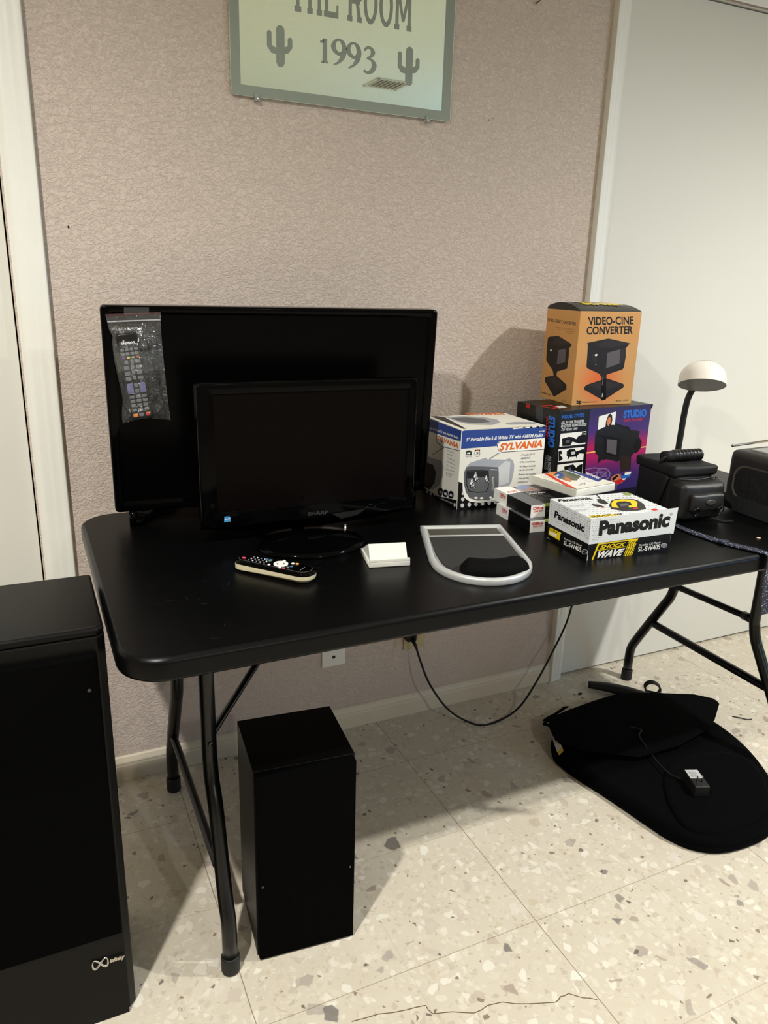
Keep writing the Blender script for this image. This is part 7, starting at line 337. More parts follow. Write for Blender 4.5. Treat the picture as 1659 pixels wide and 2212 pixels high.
'booklet': [('p','cream',1,[(0,.0158),(.3238,.9962),(.3421,1),(1,1),(1,.1441),(0,.0015)]),('p','orange2',2,[(.3374,.9911),(.4146,.9619),(.4266,.8487),(.155,.5604),(.0106,.0403),(0,.0442),(0,.1253),(.1375,.567)]),('p','red2',3,[(.34,1),(.3637,1),(.401,.967),(.0272,.0342),(0,.0178),(0,.2202),(.0138,.271)]),('p','orange2',3,[(.4192,.9602),(.5515,1),(.7359,1),(.719,.9851),(.4356,.8454)]),('p','photo2',3,[(.6925,1),(.9116,1),(.8247,.5923),(.7813,.5302),(.4849,.3871),(.2946,.5082),(.3308,.6995),(.4266,.8487)]),('p','blue',4,[(.4038,.8305),(.686,.9697),(.6819,.8608),(.5548,.7203),(.2949,.6096)]),('p','lgrey',5,[(.3989,.8056),(.5309,.8472),(.5296,.7938),(.371,.7105)]),('p','green3',4,[(.8772,.9812),(.8774,.8142),(.8247,.5923),(.6508,.5018),(.6706,.6767),(.7599,.8587)]),('p','ink2',4,[(.7745,1),(.8608,1),(.7805,.9061),(.7316,.9524)]),('p','skin',4,[(.4813,.6429),(.488,.5372),(.3026,.3564),(.2683,.468)]),('p','blue',3,[(1,1),(1,.2441),(.7595,.1617),(.8543,.5549),(.9456,1)]),('t','white',4,'LEXMARK',[(1.0656,.6614),(.9272,.2716),(1.1756,.7123)],{'b':.04}),('p','white',3,[(.8045,.5475),(.751,.1649),(.1722,.0034),(.1627,.1452),(.3713,.3307)]),('t','ink2',4,'Printer',[(.6612,.4215),(.7448,.4155),(.7477,.4808)],{}),('t','ink2',4,'user guide',[(.5698,.3058),(.6881,.2126),(.6144,.3387)],{}),('t','ink2',4,'A1 37 46',[(.2048,.1297),(.4075,.1486),(.3019,.2116)],{'b':.02})],
}

# ------------------------------------------------------------------ room
M_wall = wall_material(); M_floor = terrazzo_material()
M_ceil = mat('ceiling_paint', (222,224,208), 0.9, bump=0.4, bscale=90)
M_side = mat('side_wall_paint', (176,164,148), 0.8, bump=0.3, bscale=120)
M_trim = mat('white_gloss_trim', (232,231,223), 0.34, var=0.02)
M_door = mat('painted_flush_door', (217,215,206), 0.5, var=0.02, scale=3)
M_dark = mat('dark_gap', (20,16,12), 0.9)
M_base = mat('painted_baseboard', (214,202,180), 0.45, var=0.03)
X0, X1, Y0 = -1.7, 4.2, -5.2
b = MB(); b.add([(X0,Y0,0),(X1,Y0,0),(X1,0.06,0),(X0,0.06,0)], [(0,1,2,3)], M_floor)
floor = struct(b.build('floor'))
b = MB(); pts = [(0.59,-.874),(0.64,-.880),(0.69,-.893),(0.726,-.899),(0.73,-.919),(0.765,-.930),(0.80,-.948),(0.83,-.945),(0.859,-.950),(0.90,-.972),(0.949,-.990),(0.965,-.984),(0.983,-.985),(1.002,-1.003),(1.024,-1.017)]
for i in range(len(pts)-1):
    a, c = Vector(pts[i]+(0,)), Vector(pts[i+1]+(0,)); d = (c-a).normalized(); nn = Vector((-d.y, d.x, 0))*0.0009; z = Vector((0,0,0.0002))
    mid = (a+c)/2 + nn*random.uniform(-2,2)
    b.add([a-nn+z, mid-nn+z, c-nn+z, c+nn+z, mid+nn+z, a+nn+z], [(0,1,2,3,4,5)], mat('crack_line', (96,78,56), 0.9))
b.build('crack', floor)
b = MB(); b.add([(X0,Y0,CEIL),(X0,0.06,CEIL),(X1,0.06,CEIL),(X1,Y0,CEIL)], [(0,1,2,3)], M_ceil); struct(b.build('ceiling'))
b = MB(); b.add([(X0,Y0,0),(X0,0,0),(X0,0,CEIL),(X0,Y0,CEIL)], [(0,1,2,3)], M_side); struct(b.build('wall_left'))
b = MB(); b.add([(X1,0,0),(X1,Y0,0),(X1,Y0,CEIL),(X1,0,CEIL)], [(0,1,2,3)], M_side); struct(b.build('wall_right'))
b = MB(); b.add([(X1,Y0,0),(X0,Y0,0),(X0,Y0,CEIL),(X1,Y0,CEIL)], [(0,1,2,3)], M_side); struct(b.build('wall_front'))
# back wall with the two door openings
DL0, DL1, DT = -0.745, 0.172, 2.036
DR0, DR1 = 1.716, 2.96
b = MB()
def panel(x0, x1, z0, z1): b.add([(x0,0,z0),(x1,0,z0),(x1,0,z1),(x0,0,z1)], [(0,1,2,3)], M_wall)
panel(X0, DL0, 0, CEIL); panel(DL0, DL1, DT, CEIL); panel(DL1, DR0, 0, CEIL); panel(DR0, DR1, DT, CEIL); panel(DR1, X1, 0, CEIL)
for x0, x1 in ((DL0, DL1), (DR0, DR1)):
    b.add([(x0,0,0),(x0,0.06,0),(x0,0.06,DT),(x0,0,DT)], [(0,1,2,3)], M_trim); b.add([(x1,0,0),(x1,0.06,0),(x1,0.06,DT),(x1,0,DT)], [(3,2,1,0)], M_trim)
    b.add([(x0,0,DT),(x0,0.06,DT),(x1,0.06,DT),(x1,0,DT)], [(0,1,2,3)], M_trim)
    b.add([(x0,0.06,0),(x1,0.06,0),(x1,0.06,DT),(x0,0.06,DT)], [(0,1,2,3)], M_dark)
# two specks on the paint
for x, z, r in ((0.291,1.355,0.002),(1.303,1.66,0.0012),(1.315,1.665,0.001)):
    b.add([(x+r*math.cos(a),-0.0004,z+1.6*r*math.sin(a)) for a in [2*pi*k/7 for k in range(7)]], [tuple(range(7))], M_dark)
struct(b.build('wall_back'))
def flush_door(name, x0, x1):
    b = MB(); b.box((x0+0.003, 0.008, 0.006), (x1-0.003, 0.044, DT-0.005), M_door, 0.0015, 2); return struct(b.build(name))
flush_door('door_1', DL0, DL1); flush_door('door_2', DR0, DR1)
def casing(name, x_in, x_out, xo2, x_in2):
    """moulded casing round an opening: two uprights and a head"""
    b = MB()
    w_ = abs(x_out-x_in)
    prof = [(0, 0.009), (0.10, 0.011), (0.16, 0.014), (0.30, 0.0165), (0.42, 0.0150), (0.50, 0.0165), (0.62, 0.0180), (0.72, 0.0160), (0.80, 0.0185), (0.93, 0.0200), (1.0, 0.0175), (1.0, 0.0)]
    rings = []
    for f, d in prof:
        o_ = w_*f
        rings.append([(x_in+(x_out-x_in)*f, -d, 0), (x_in+(x_out-x_in)*f, -d, DT+0.002+o_), (x_in2+(xo2-x_in2)*f, -d, DT+0.002+o_), (x_in2+(xo2-x_in2)*f, -d, 0)])
    vs = [p for r_ in rings for p in r_]; fs = []
    for i in range(len(rings)-1):
        for k in range(3): fs.append((i*4+k, i*4+k+1, (i+1)*4+k+1, (i+1)*4+k))
    b.add(vs, fs, M_trim, True)
    b.add([(x_in,-0.009,0),(x_in,0.002,0),(x_in,0.002,DT+.002),(x_in,-0.009,DT+.002)], [(0,1,2,3)], M_trim)
    b.add([(x_in2,-0.009,0),(x_in2,0.002,0),(x_in2,0.002,DT+.002),(x_in2,-0.009,DT+.002)], [(0,1,2,3)], M_trim)
    return struct(b.build(name))
casing('trim_1', 0.176, 0.2405, -0.815, -0.749); casing('trim_2', 1.713, 1.6635, 3.03, 2.963)
def baseboard(name, x0, x1):
    b = MB(); prof = [(0.0,0.0),(0.013,0.0),(0.013,0.042),(0.0115,0.047),(0.012,0.051),(0.008,0.058),(0.006,0.064),(0.002,0.0665),(0.0,0.0665)]
    vs = [(x, -d, z) for x in (x0, x1) for d, z in prof]; n = len(prof)
    b.add(vs, [(i, i+1, n+i+1, n+i) for i in range(n-1)], M_base, False); b.add(vs[n:], [tuple(range(n))], M_base)
    return struct(b.build(name, bevel=0))
baseboard('baseboard_back', 0.2405, 1.6635); baseboard('baseboard_left', X0, -0.815)
# glowing blue window added out of view, to put blue glints on glossy plastic
b = MB(); M_blue_glow = bpy.data.materials.new('added_blue_glow'); M_blue_glow.use_nodes = True; q_ = M_blue_glow.node_tree.nodes['Principled BSDF']; q_.inputs['Emission Color'].default_value = (.25,.55,1,1); q_.inputs['Emission Strength'].default_value = 4.5
_nn = M_blue_glow.node_tree.nodes.new('ShaderNodeTexNoise'); M_blue_glow.node_tree.links.new(_nn.outputs['Fac'], q_.inputs['Roughness'])
b.add([(X1-.012,-3.8,.9),(X1-.012,-2.5,.9),(X1-.012,-2.5,2.05),(X1-.012,-3.8,2.05)], [(0,1,2,3)], M_blue_glow)
for y0,y1,z0,z1 in ((-3.86,-3.8,.84,2.11),(-2.5,-2.44,.84,2.11),(-3.8,-2.5,.84,.9),(-3.8,-2.5,2.05,2.11),(-3.165,-3.135,.9,2.05)): b.box((X1-.03,y0,z0),(X1-.001,y1,z1), M_trim, .002)
struct(b.build('added_glow_window'))
# warm lamps in the ceiling
M_can = mat('white_lamp_ring', (230,228,220), 0.4)
M_glow = bpy.data.materials.new('lamp_lens'); M_glow.use_nodes = True
bs = M_glow.node_tree.nodes['Principled BSDF']; bs.inputs['Emission Color'].default_value = (1, .88, .7, 1); bs.inputs['Emission Strength'].default_value = 6.0
_ng = M_glow.node_tree.nodes.new('ShaderNodeTexNoise'); M_glow.node_tree.links.new(_ng.outputs['Fac'], bs.inputs['Roughness'])
names = ['nearest the left door', 'nearest the wide right door', 'furthest from the table, added for fill']
for i, (x, y, p, c, a) in enumerate(DOWNLIGHTS):
    t = thing('recessed_light', 'round white recessed ceiling light ' + names[i], 'ceiling light', (x, y, CEIL), group='recessed lights in the ceiling')
    b = MB(); b.lathe([(0.062,-0.0005),(0.085,-0.0005),(0.088,-0.004),(0.080,-0.007),(0.062,-0.004),(0.062,-0.0005)], M_can, 32); b.build('ring', t)
    b = MB(); b.lathe([(0.0,-0.001),(0.062,-0.001)], M_glow, 32); b.build('lens', t)
# grille of the air vent that shows in the mirror
t = thing('ceiling_vent', 'square slatted air vent in the ceiling, seen in the mirror', 'vent', (2.43, -3.06, CEIL), R(0))
b = MB(); M_v = mat('vent_white', (205,200,188), 0.5)
for k in range(4):
    b.box((-0.118,0.098,-0.006),(0.118,0.118,0.0), M_v, 0.002, T=Matrix.Rotation(k*pi/2,4,'Z'))
b.build('frame', t)
b = MB(); b.add([(-0.1,-0.1,-0.0008),(0.1,-0.1,-0.0008),(0.1,0.1,-0.0008),(-0.1,0.1,-0.0008)], [(3,2,1,0)], M_dark); b.build('backing', t)
for k in range(7):
    b = MB(); b.box((-0.0035,-0.1,-0.0006),(0.0035,0.1,0.0006), M_v, T=Matrix.Translation((-0.084+0.028*k,0,-0.004))@Matrix.Rotation(R(30),4,'Y')); b.build('slat', t)

# ------------------------------------------------------------------ mirror on the wall
M_mir = bpy.data.materials.new('mirror_silver'); M_mir.use_nodes = True
bs = M_mir.node_tree.nodes['Principled BSDF']; bs.inputs['Metallic'].default_value = 1; bs.inputs['Roughness'].default_value = 0.02; bs.inputs['Base Color'].default_value = (0.88, 0.95, 0.84, 1)
tcm = M_mir.node_tree.nodes.new('ShaderNodeTexCoord'); nm = M_mir.node_tree.nodes.new('ShaderNodeTexNoise'); nm.inputs['Scale'].default_value = 5
M_mir.node_tree.links.new(tcm.outputs['Object'], nm.inputs['Vector']); mrm = M_mir.node_tree.nodes.new('ShaderNodeMapRange'); mrm.inputs['To Min'].default_value = 0.01; mrm.inputs['To Max'].default_value = 0.035
M_mir.node_tree.links.new(nm.outputs['Fac'], mrm.inputs['Value']); M_mir.node_tree.links.new(mrm.outputs['Result'], bs.inputs['Roughness'])
M_frost = mat('frosted_glass', (142,150,138), 0.55, var=0.02, spec=0.3)
t = thing('wall_mirror', 'hanging mirror with frosted border, etched cacti and the year 1993', 'mirror', (0.9145, 0, 1.6425))
W2, H2 = 0.272, 0.60
b = MB(); b.prism(rrect(-W2, 0, W2, H2, 0.008), 0.004, 0.009, M_mir, 0.0, 2, T=Matrix.Rotation(pi/2, 4, 'X')); b.build('glass', t)
b = MB(); fr = 0.0215; y = -0.0093
inn = [(-W2+fr, fr), (W2-fr-.004, fr), (W2-fr-.004, H2-fr), (-W2+fr, H2-fr)]; out = rrect(-W2+.0008, .0008, W2-.0008, H2-.0008, 0.008, 1)
oc = [(-W2+.0008,.0008),(W2-.0008,.0008),(W2-.0008,H2-.0008),(-W2+.0008,H2-.0008)]
for k in range(4):
    k2 = (k+1) % 4; b.add([(p[0], y, p[1]) for p in (oc[k], oc[k2], inn[k2], inn[k])], [(0,1,2,3)], M_frost)
b.build('frosted_border', t)
def flat_poly(mb, pts, y, m):
    k = len(mb.f) % 9; mb.add([(p[0], y-0.00003*k, p[1]) for p in pts], [tuple(range(len(pts)))], m)
def cactus(cx, z0, hh, flip):
    b = MB(); s = flip; st = 0.0095
    def stem(x, za, zb, r):
        flat_poly(b, [(x-r, za+r*.8), (x-r*.6, za), (x+r*.6, za), (x+r, za+r*.8)] + [(x+r*math.cos(R(a)), zb-r+r*math.sin(R(a))) for a in range(0, 181, 30)], y, M_frost)
    stem(cx, z0, z0+hh, st)
    for sd, za, zb, o_ in ((-1, .36, .84, .025), (1, .40, .74, .022)):
        x = cx+sd*o_; z1 = z0+hh*za; z2 = z0+hh*zb; r = .0052
        stem(x, z1+.004, z2, r)
        flat_poly(b, [(cx+sd*st*.9, z1-.006), (cx+sd*(o_-.004), z1-.004), (x+sd*r, z1+.008), (x-sd*r, z1+.011), (cx+sd*st*.9, z1+.006)], y, M_frost)
    return b
cactus(0.7545-.9145, .0665, .08, 1).build('etched_cactus', t); cactus(1.0695-.9145, .0665, .081, 1).build('etched_cactus', t)
def slab_text(mb, s, x0, x1, z0, z1, m, y):
    """letters cut with thick slab ends, like old wooden type"""
    n = len(s); tot = sum(1.25 if c == 'M' else (.45 if c == ' ' else 1) for c in s); u = (x1-x0)/tot; x = x0; H_ = z1-z0
    for c in s:
        w_ = u*(1.25 if c == 'M' else (.45 if c == ' ' else 1)); a, e = x+u*.06, x+w_-u*.06; st = u*.2; sl = H_*.13
        def bx(xa, za, xb, zb): flat_poly(mb, [(xa, z0+za*H_), (xb, z0+za*H_), (xb, z0+zb*H_), (xa, z0+zb*H_)], y, m)
        if c in 'HMNR1TE':
            if c != 'T': bx((a+u*.06-x0+x0-0), 0, a+u*.06+st, 1)
        if c == 'T': bx((a+e)/2-st/2, 0, (a+e)/2+st/2, 1); bx(a, .84, e, 1); bx((a+e)/2-st, 0, (a+e)/2+st, .13)
        if c == 'H': bx(e-u*.06-st, 0, e-u*.06, 1); bx(a+st, .44, e-st, .58); [bx(p-st*.8+.0, 0, p+st*.8, .13) for p in (a+u*.06+st/2, e-u*.06-st/2)]
        if c == 'E': bx(a, 0, e, .14); bx(a, .86, e, 1); bx(a+st, .44, e-st, .57); bx(e-st*.6, 0, e, .3); bx(e-st*.6, .7, e, 1)
        if c == 'M':
            bx(e-u*.06-st, 0, e-u*.06, 1); mx = (a+e)/2
            flat_poly(mb, [(a+st*.4, z0+H_), (a+st*1.4, z0+H_), (mx+st*.4, z0+H_*.2), (mx-st*.4, z0+H_*.2)], y, m); flat_poly(mb, [(e-st*1.4, z0+H_), (e-st*.4, z0+H_), (mx+st*.4, z0+H_*.2), (mx-st*.4, z0+H_*.2)], y, m)
            [bx(p-st*.8, 0, p+st*.8, .13) for p in (a+u*.06+st/2, e-u*.06-st/2)]
        if c == 'R':
            bx(a+st, .86, e-st*.6, 1); bx(a+st, .42, e-st*.6, .56); bx(e-st*1.1, .5, e-st*.1, .92); flat_poly(mb, [(e-st*1.9, z0+H_*.44), (e-st*.9, z0+H_*.44), (e, z0), (e-st*1.1, z0)], y, m)
            bx(a-st*.1, 0, a+st*1.5, .13); bx(e-st*1.4, 0, e+st*.1, .13)
        if c == 'O':
            cx, cz = (a+e)/2, z0+H_/2; rx, rz = (e-a)/2, H_/2
            for k in range(20):
                a0, a1 = 2*pi*k/20, 2*pi*(k+1)/20
                flat_poly(mb, [(cx+rx*math.cos(a0), cz+rz*math.sin(a0)), (cx+rx*math.cos(a1), cz+rz*math.sin(a1)), (cx+(rx-st)*math.cos(a1), cz+(rz-sl)*math.sin(a1)), (cx+(rx-st)*math.cos(a0), cz+(rz-sl)*math.sin(a0))], y, m)
        x += w_
b = MB(); slab_text(b, 'THE ROOM', -0.139, 0.160, 0.178, 0.262, M_frost, y); b.build('etched_words', t)
# old style figures, strokes of changing width
def stroke(mb, pts, wd, m, y):
    P = spline([(p[0], p[1], 0) for p in pts], 6); n = len(P)
    for i in range(n-1):
        def nrm(j):
            d = (P[min(j+1, n-1)]-P[max(j-1, 0)]).normalized(); return Vector((-d.y, d.x, 0))
        def ww(j):
            f = j/(n-1)*(len(wd)-1); k = min(int(f), len(wd)-2); return wd[k]+(wd[k+1]-wd[k])*(f-k)
        a, c = P[i], P[i+1]; na, nc = nrm(i)*ww(i)/2, nrm(i+1)*ww(i+1)/2
        flat_poly(mb, [tuple((a-na)[:2]), tuple((c-nc)[:2]), tuple((c+nc)[:2]), tuple((a+na)[:2])], y, m)
b = MB()
def digit(ch, x, z, s):
    F = lambda L: [(x+p[0]*s, z+p[1]*s) for p in L]
    w1, w2 = .12*s, .24*s
    if ch == '1':
        stroke(b, F([(.28,0),(.28,.5),(.28,1.0)]), [w2, w2*.9, w2*.9], M_frost, y); stroke(b, F([(.05,.84),(.17,.88),(.3,.98)]), [w1*.8, w1, w1], M_frost, y); stroke(b, F([(.1,.03),(.28,.03),(.46,.03)]), [w1*.6]*3, M_frost, y)
    if ch == '9':
        stroke(b, F([(.60,.62),(.42,.40),(.17,.50),(.08,.70),(.20,.93),(.40,.98),(.56,.86),(.64,.62),(.56,.32),(.36,.06),(.10,-.08)]), [w1*.7, w1, w2*.8, w2, w1, w1*.8, w2*.8, w2, w2, w1, w1*.5], M_frost, y)
    if ch == '3':
        stroke(b, F([(.08,.82),(.22,.96),(.42,.95),(.52,.78),(.42,.60),(.24,.52),(.46,.46),(.60,.26),(.50,.02),(.26,-.10),(.06,-.02)]), [w1*.8, w1, w1, w2, w1*.9, w1*.6, w1, w2*1.1, w2*.9, w1, w1*.9], M_frost, y)
for ch, xx, zz in (('1', -.070, .0870), ('9', -.040, .0900), ('9', -.004, .0880), ('3', .036, .0850)): digit(ch, xx, zz, 0.048)
b.build('etched_year', t)
M_clip = mat('clear_plastic_clip', (226,230,228), 0.12, trans=0.7, var=0.01)
for x in (0.700, 1.124):
    b = MB(); b.box((x-.9145-.006, -0.0135, -0.008), (x-.9145+.006, -0.0005, 0.0075), M_clip, 0.002, 3); b.lathe([(0,0.0018),(0.003,0.0012),(0.0034,0)], mat('clip_screw', (210,210,205), 0.25, 1.0), 12, T=Matrix.Translation((x-.9145,-.0135,-.003))@Matrix.Rotation(pi/2,4,'X'))
    b.build('clip', t)
b = MB(); M_metal = mat('dull_metal', (120,112,100), 0.4, 1.0)
b.tube([(1.419,0.004,1.932),(1.419,-0.010,1.935),(1.420,-0.016,1.937)], [.0016,.0016,.0014], M_metal, 8); b.lathe([(0,0.0015),(0.0034,0.001),(0.0036,0)], M_metal, 10, T=Matrix.Translation((1.42,-.015,1.937))@Matrix.Rotation(pi/2,4,'X'))
tag(b.build('picture_nail'), 'small dark nail head high on the wall right of the mirror', 'nail')

# ------------------------------------------------------------------ wall plates and cord
M_ivory = mat('ivory_plastic', (188,172,132), 0.4); M_whp = mat('white_plastic', (232,230,222), 0.35, var=0.02)
t = thing('power_outlet', 'ivory wall outlet plate under the table with a black plug in it', 'outlet', (1.152, 0, 0.278))
b = MB(); b.box((-.035,-.006,-.062),(.035,.0,.057), M_ivory, 0.002, 3); b.build('cover_plate', t)
for z in (0.019, -0.019):
    b = MB(); b.prism(rrect(-.017,-.0145,.017,.0145,.008), 0.0058, 0.0075, mat('ivory_socket',(176,160,122),.4), .0005, 1, T=Matrix.Translation((0,0,z))@Matrix.Rotation(pi/2,4,'X'))
    for x in (-.006,.006): b.box((x-.001,-.0078,z-.001),(x+.001,-.0070,z+.007), M_dark)
    b.build('socket', t)
t = thing('cable_wall_plate', 'white blank wall plate with one round hole, left of the outlet', 'wall plate', (0.894, 0, 0.272))
b = MB(); b.box((-.035,-.006,-.062),(.035,.0,.057), M_whp, 0.002, 3); b.build('cover_plate', t)
b = MB(); b.lathe([(0.0,0.0072),(0.0035,0.0072),(0.005,0.0065),(0.005,0.0)], mat('black_jack',(10,10,10),.5), 14, T=Matrix.Translation((0,0,-.033))@Matrix.Rotation(pi/2,4,'X')); b.build('jack', t)
M_cord = mat('black_rubber_cord', (7,7,7), 0.5, spec=.3)
t = thing('power_cord', 'black power cord looping down from the outlet under the table', 'cord', (1.13, -0.03, 0.26))  # plain power cord plugged into the outlet, not an extension lead
b = MB(); b.box((1.113,-0.036,0.256),(1.143,-0.0076,0.284), M_cord, 0.004, 3); b.tube([(1.128,-.034,.266),(1.132,-.046,.252),(1.136,-.052,.238)], [.007,.005,.0035], M_cord, 10); b.build('plug', t, True)
b = MB(); P = spline([(1.134,-.050,.244),(1.141,-.070,.205),(1.165,-.09,.135),(1.222,-.115,.05),(1.300,-.150,.0045),(1.372,-.155,.0045),(1.450,-.14,.020),(1.520,-.115,.065),(1.600,-.09,.155),(1.668,-.07,.26),(1.700,-.055,.40),(1.715,-.030,.60),(1.72,-.022,.735)], 8)
b.tube(P, 0.0031, M_cord, 8); b.build('cable', t, True)

# ------------------------------------------------------------------ folding table
M_top = mat('black_plastic_tabletop', (4.5,4.5,5), 0.33, var=0.35, scale=7, bump=0.2, bscale=500, spec=0.15, bdist=0.0004)
M_tube = mat('black_painted_steel_tube', (7,7,8), 0.32, spec=0.4)
M_rub = mat('black_rubber_foot', (9,9,9), 0.6)
TX0, TX1, TY0, TY1, TZ = 0.2555, 2.085, -0.803, -0.040, 0.737
cx, cy = (TX0+TX1)/2, (TY0+TY1)/2
ft = thing('folding_table', 'long black plastic folding table against the wall', 'table', (cx, cy, 0))
def outline(z_in, rr): return rrect(TX0+z_in, TY0+z_in, TX1-z_in, TY1-z_in, rr, 10)
b = MB(); lv = [(0.0105,.069-.004),(0.0025,.0695),(0.0,.072),(0.0,.072),(0.0025,.0695),(0.008,.066),(0.0085,.0655)]
zz = [0.6985, 0.7005, 0.706, 0.727, 0.7335, 0.7368, 0.737]
rings = [[(x, y, z) for x, y in outline(i_, r_)] for (i_, r_), z in zip(lv, zz)]
n = len(rings[0]); vs = [p for r_ in rings for p in r_]
b.add(vs, [(i*n+k, i*n+(k+1) % n, (i+1)*n+(k+1) % n, (i+1)*n+k) for i in range(len(rings)-1) for k in range(n)], M_top, True)
b.add(rings[-1], [tuple(range(n))], M_top); 
inner = [[(x, y, z) for x, y in outline(i_, .05)] for i_, z in ((.0105,.6985),(.022,.6985),(.03,.706))]
vs = [p for r_ in inner for p in r_]; b.add(vs, [(i*n+k, (i+1)*n+k, (i+1)*n+(k+1) % n, i*n+(k+1) % n) for i in range(2) for k in range(n)], M_top, True)
b.add(inner[-1], [tuple(range(n))[::-1]], M_top)
# moulded ring mark and small scuffs in the plastic
M_scuff = mat('pale_scuff', (44,44,44), 0.6)
for k in range(24):
    a0, a1 = R(-20+k*9), R(-20+(k+1)*9); c0 = (0.283,-0.437)
    b.add([(c0[0]+r_*math.cos(a), c0[1]+r_*math.sin(a), .73715) for a, r_ in ((a0,.0195),(a1,.0195),(a1,.0205),(a0,.0205))], [(0,1,2,3)], mat('moulded_ring',(22,22,22),.5))
for k in range(46):
    x = random.uniform(.32, 1.15); yy = random.uniform(-.79, -.50)
    a = random.uniform(-.5, .5) + (0 if random.random() < .7 else 1.3); l = random.uniform(.003, .016); w_ = .00035
    d = Vector((math.cos(a), math.sin(a), 0)); nn = Vector((-d.y, d.x, 0)); p = Vector((x, yy, .73712)); q_ = p + d*l + nn*random.uniform(-.002,.002)
    b.add([p-nn*w_, q_-nn*w_*.3, q_+nn*w_*.3, p+nn*w_], [(0,1,2,3)], M_scuff)
top_o = b.build('tabletop', ft, True)
def leg(x, top_y, foot_y, name='leg', fz=0.0):
    s = 1 if foot_y > top_y else -1
    b = MB(); P = [(x, top_y, .700), (x, top_y, .55), (x, top_y, .43)] + spline([(x, top_y, .40), (x, top_y+s*.012, .355), (x, top_y+s*.04, .305), (x, foot_y-s*.028, .165), (x, foot_y-s*.004, .115), (x, foot_y, .07)], 5) + [(x, foot_y, 0.012)]
    b.tube(P, 0.0145, M_tube, 16); lg = b.build(name, ft, True)
    b = MB(); b.lathe([(0.0,0.0),(0.0165,0.0),(0.0178,0.004),(0.0178,0.034),(0.0160,0.037),(0.0140,0.037)], M_rub, 20, T=Matrix.Translation((x, foot_y, fz)))
    c = b.build('rubber_foot', lg); c.data.transform(PM[ft.name].inverted())
    return lg
LX, RX = 0.42, 1.92
l1 = leg(LX, -0.572, -0.683); l2 = leg(LX, -0.245, -0.098); l3 = leg(RX, -0.532, -0.683); l4 = leg(RX, -0.245, -0.096)
for l, x, yy in ((l1, LX, -.572), (l3, RX, -.532)):
    b = MB(); b.lathe([(0,.003),(.004,.0025),(.0055,0)], mat('bolt_head',(70,70,70),.35,1.0), 12, T=Matrix.Translation((x, yy-.0143, .437))@Matrix.Rotation(pi/2,4,'X')); c = b.build('bolt', l); c.data.transform(PM[ft.name].inverted())
b = MB(); b.tube([(LX,-.600,.175),(LX,-.11,.185)], .009, M_tube, 12, flat=.8); b.build('cross_bar', ft, True)
b = MB(); b.tube([(RX,-.60,.235),(RX,-.185,.240)], .0115, M_tube, 12); b.build('cross_bar', ft, True)
b = MB(); b.tube([(RX,-.53,.405),(RX,-.245,.395)], .0095, M_tube, 12); b.tube([(RX,-.53,.405),(RX,-.495,.404)], .0125, M_tube, 12); b.build('cross_bar', ft, True)
for x, s in ((LX, 1), (RX, -1)):
    b = MB(); b.tube([(x,-.60,.692),(x,-.20,.692)], .0125, M_tube, 12); b.build('hinge_bar', ft, True)
b = MB(); b.tube([(LX,-.570,.437),(.705,-.40,.688)], .008, M_tube, 10, flat=.6); b.build('brace', ft, True)
b = MB(); b.tube([(LX,-.245,.437),(.705,-.40,.688)], .008, M_tube, 10, flat=.6); b.build('brace', ft, True)
b = MB(); b.box((.695,-.42,.684),(.715,-.38,.704), M_tube, .003); b.build('brace_bracket', ft, True)
# ------------------------------------------------------------------ speakers
M_spk = mat('black_speaker_veneer', (8,7.2,6.6), 0.42, var=0.15, scale=20, spec=0.16)
M_grl = mat('black_speaker_cloth', (1.6,1.6,1.8), 0.92, var=0.2, scale=400, spec=0.05, bump=0.4, bscale=900)
M_chr = mat('chrome', (205,200,190), 0.22, 1.0, var=0.02)
t = thing('tower_speaker', 'large black speaker cabinet with silver badge, left of the table', 'speaker', (0.057, -0.57, 0))
SW, SD, SH = 0.19, 0.118, 0.750
b = MB()
prof = [(-SW, -SD+.012), (-SW+.012, -SD), (SW-.012, -SD), (SW, -SD+.012), (SW, SD), (-SW, SD)]
b.prism(prof, 0.0, SH-.014, M_spk)
b.prism([(-SW,-SD+.012),(-SW+.012,-SD),(SW-.012,-SD),(SW,-SD+.012),(SW,SD),(-SW,SD)], SH-.014, SH, M_spk, 0.0055, 3)
b.build('cabinet', t, bevel=0.002)
b = MB(); b.prism([(-SW+.018,-SD-.014),(SW-.018,-SD-.014),(SW-.014,-SD-.010),(SW-.014,-SD+.001),(-SW+.014,-SD+.001),(-SW+.014,-SD-.010)], 0.185, SH-.040, M_grl); b.build('grille', t, bevel=.002)
b = MB(); b.prism([(-SW+.014,-SD-.009),(SW-.014,-SD-.009),(SW-.014,-SD+.001),(-SW+.014,-SD+.001)], 0.0, 0.180, M_spk, .002); pl_ = b.build('lower_baffle', t)
b = MB(); b.tube([(SW-.030,-SD-.013,.655),(SW-.030,-SD-.0155,.655)], [.0035,.0025], mat('worn_peg',(44,44,44),.5), 10); b.build('grille_peg', t)
b = MB(); yb = -SD-.0125; bx, bz = 0.124, 0.132
P = [(bx+.0125*math.sin(a)*1.0 + .012, yb+.0012*math.sin(2*a), bz+.0085*math.sin(2*a)*.9-.25*(.0125*math.sin(a))*0) for a in [2*pi*k/40 for k in range(41)]]
b.tube(P, [0.0009+0.0013*abs(math.cos(2*pi*k/40+.5)) for k in range(41)], M_chr, 8, caps=False)
put_text(b, 'infinity', (bx+.027, yb-.0012, bz-.004), (.024,0,0.0), (0.0015,0,.0075), M_chr, 0.05)
put_text(b, 'infinity', (bx+.027, yb-.0006, bz-.004), (.024,0,0.0), (0.0015,0,.0075), M_chr, 0.05)
b.build('badge', t)

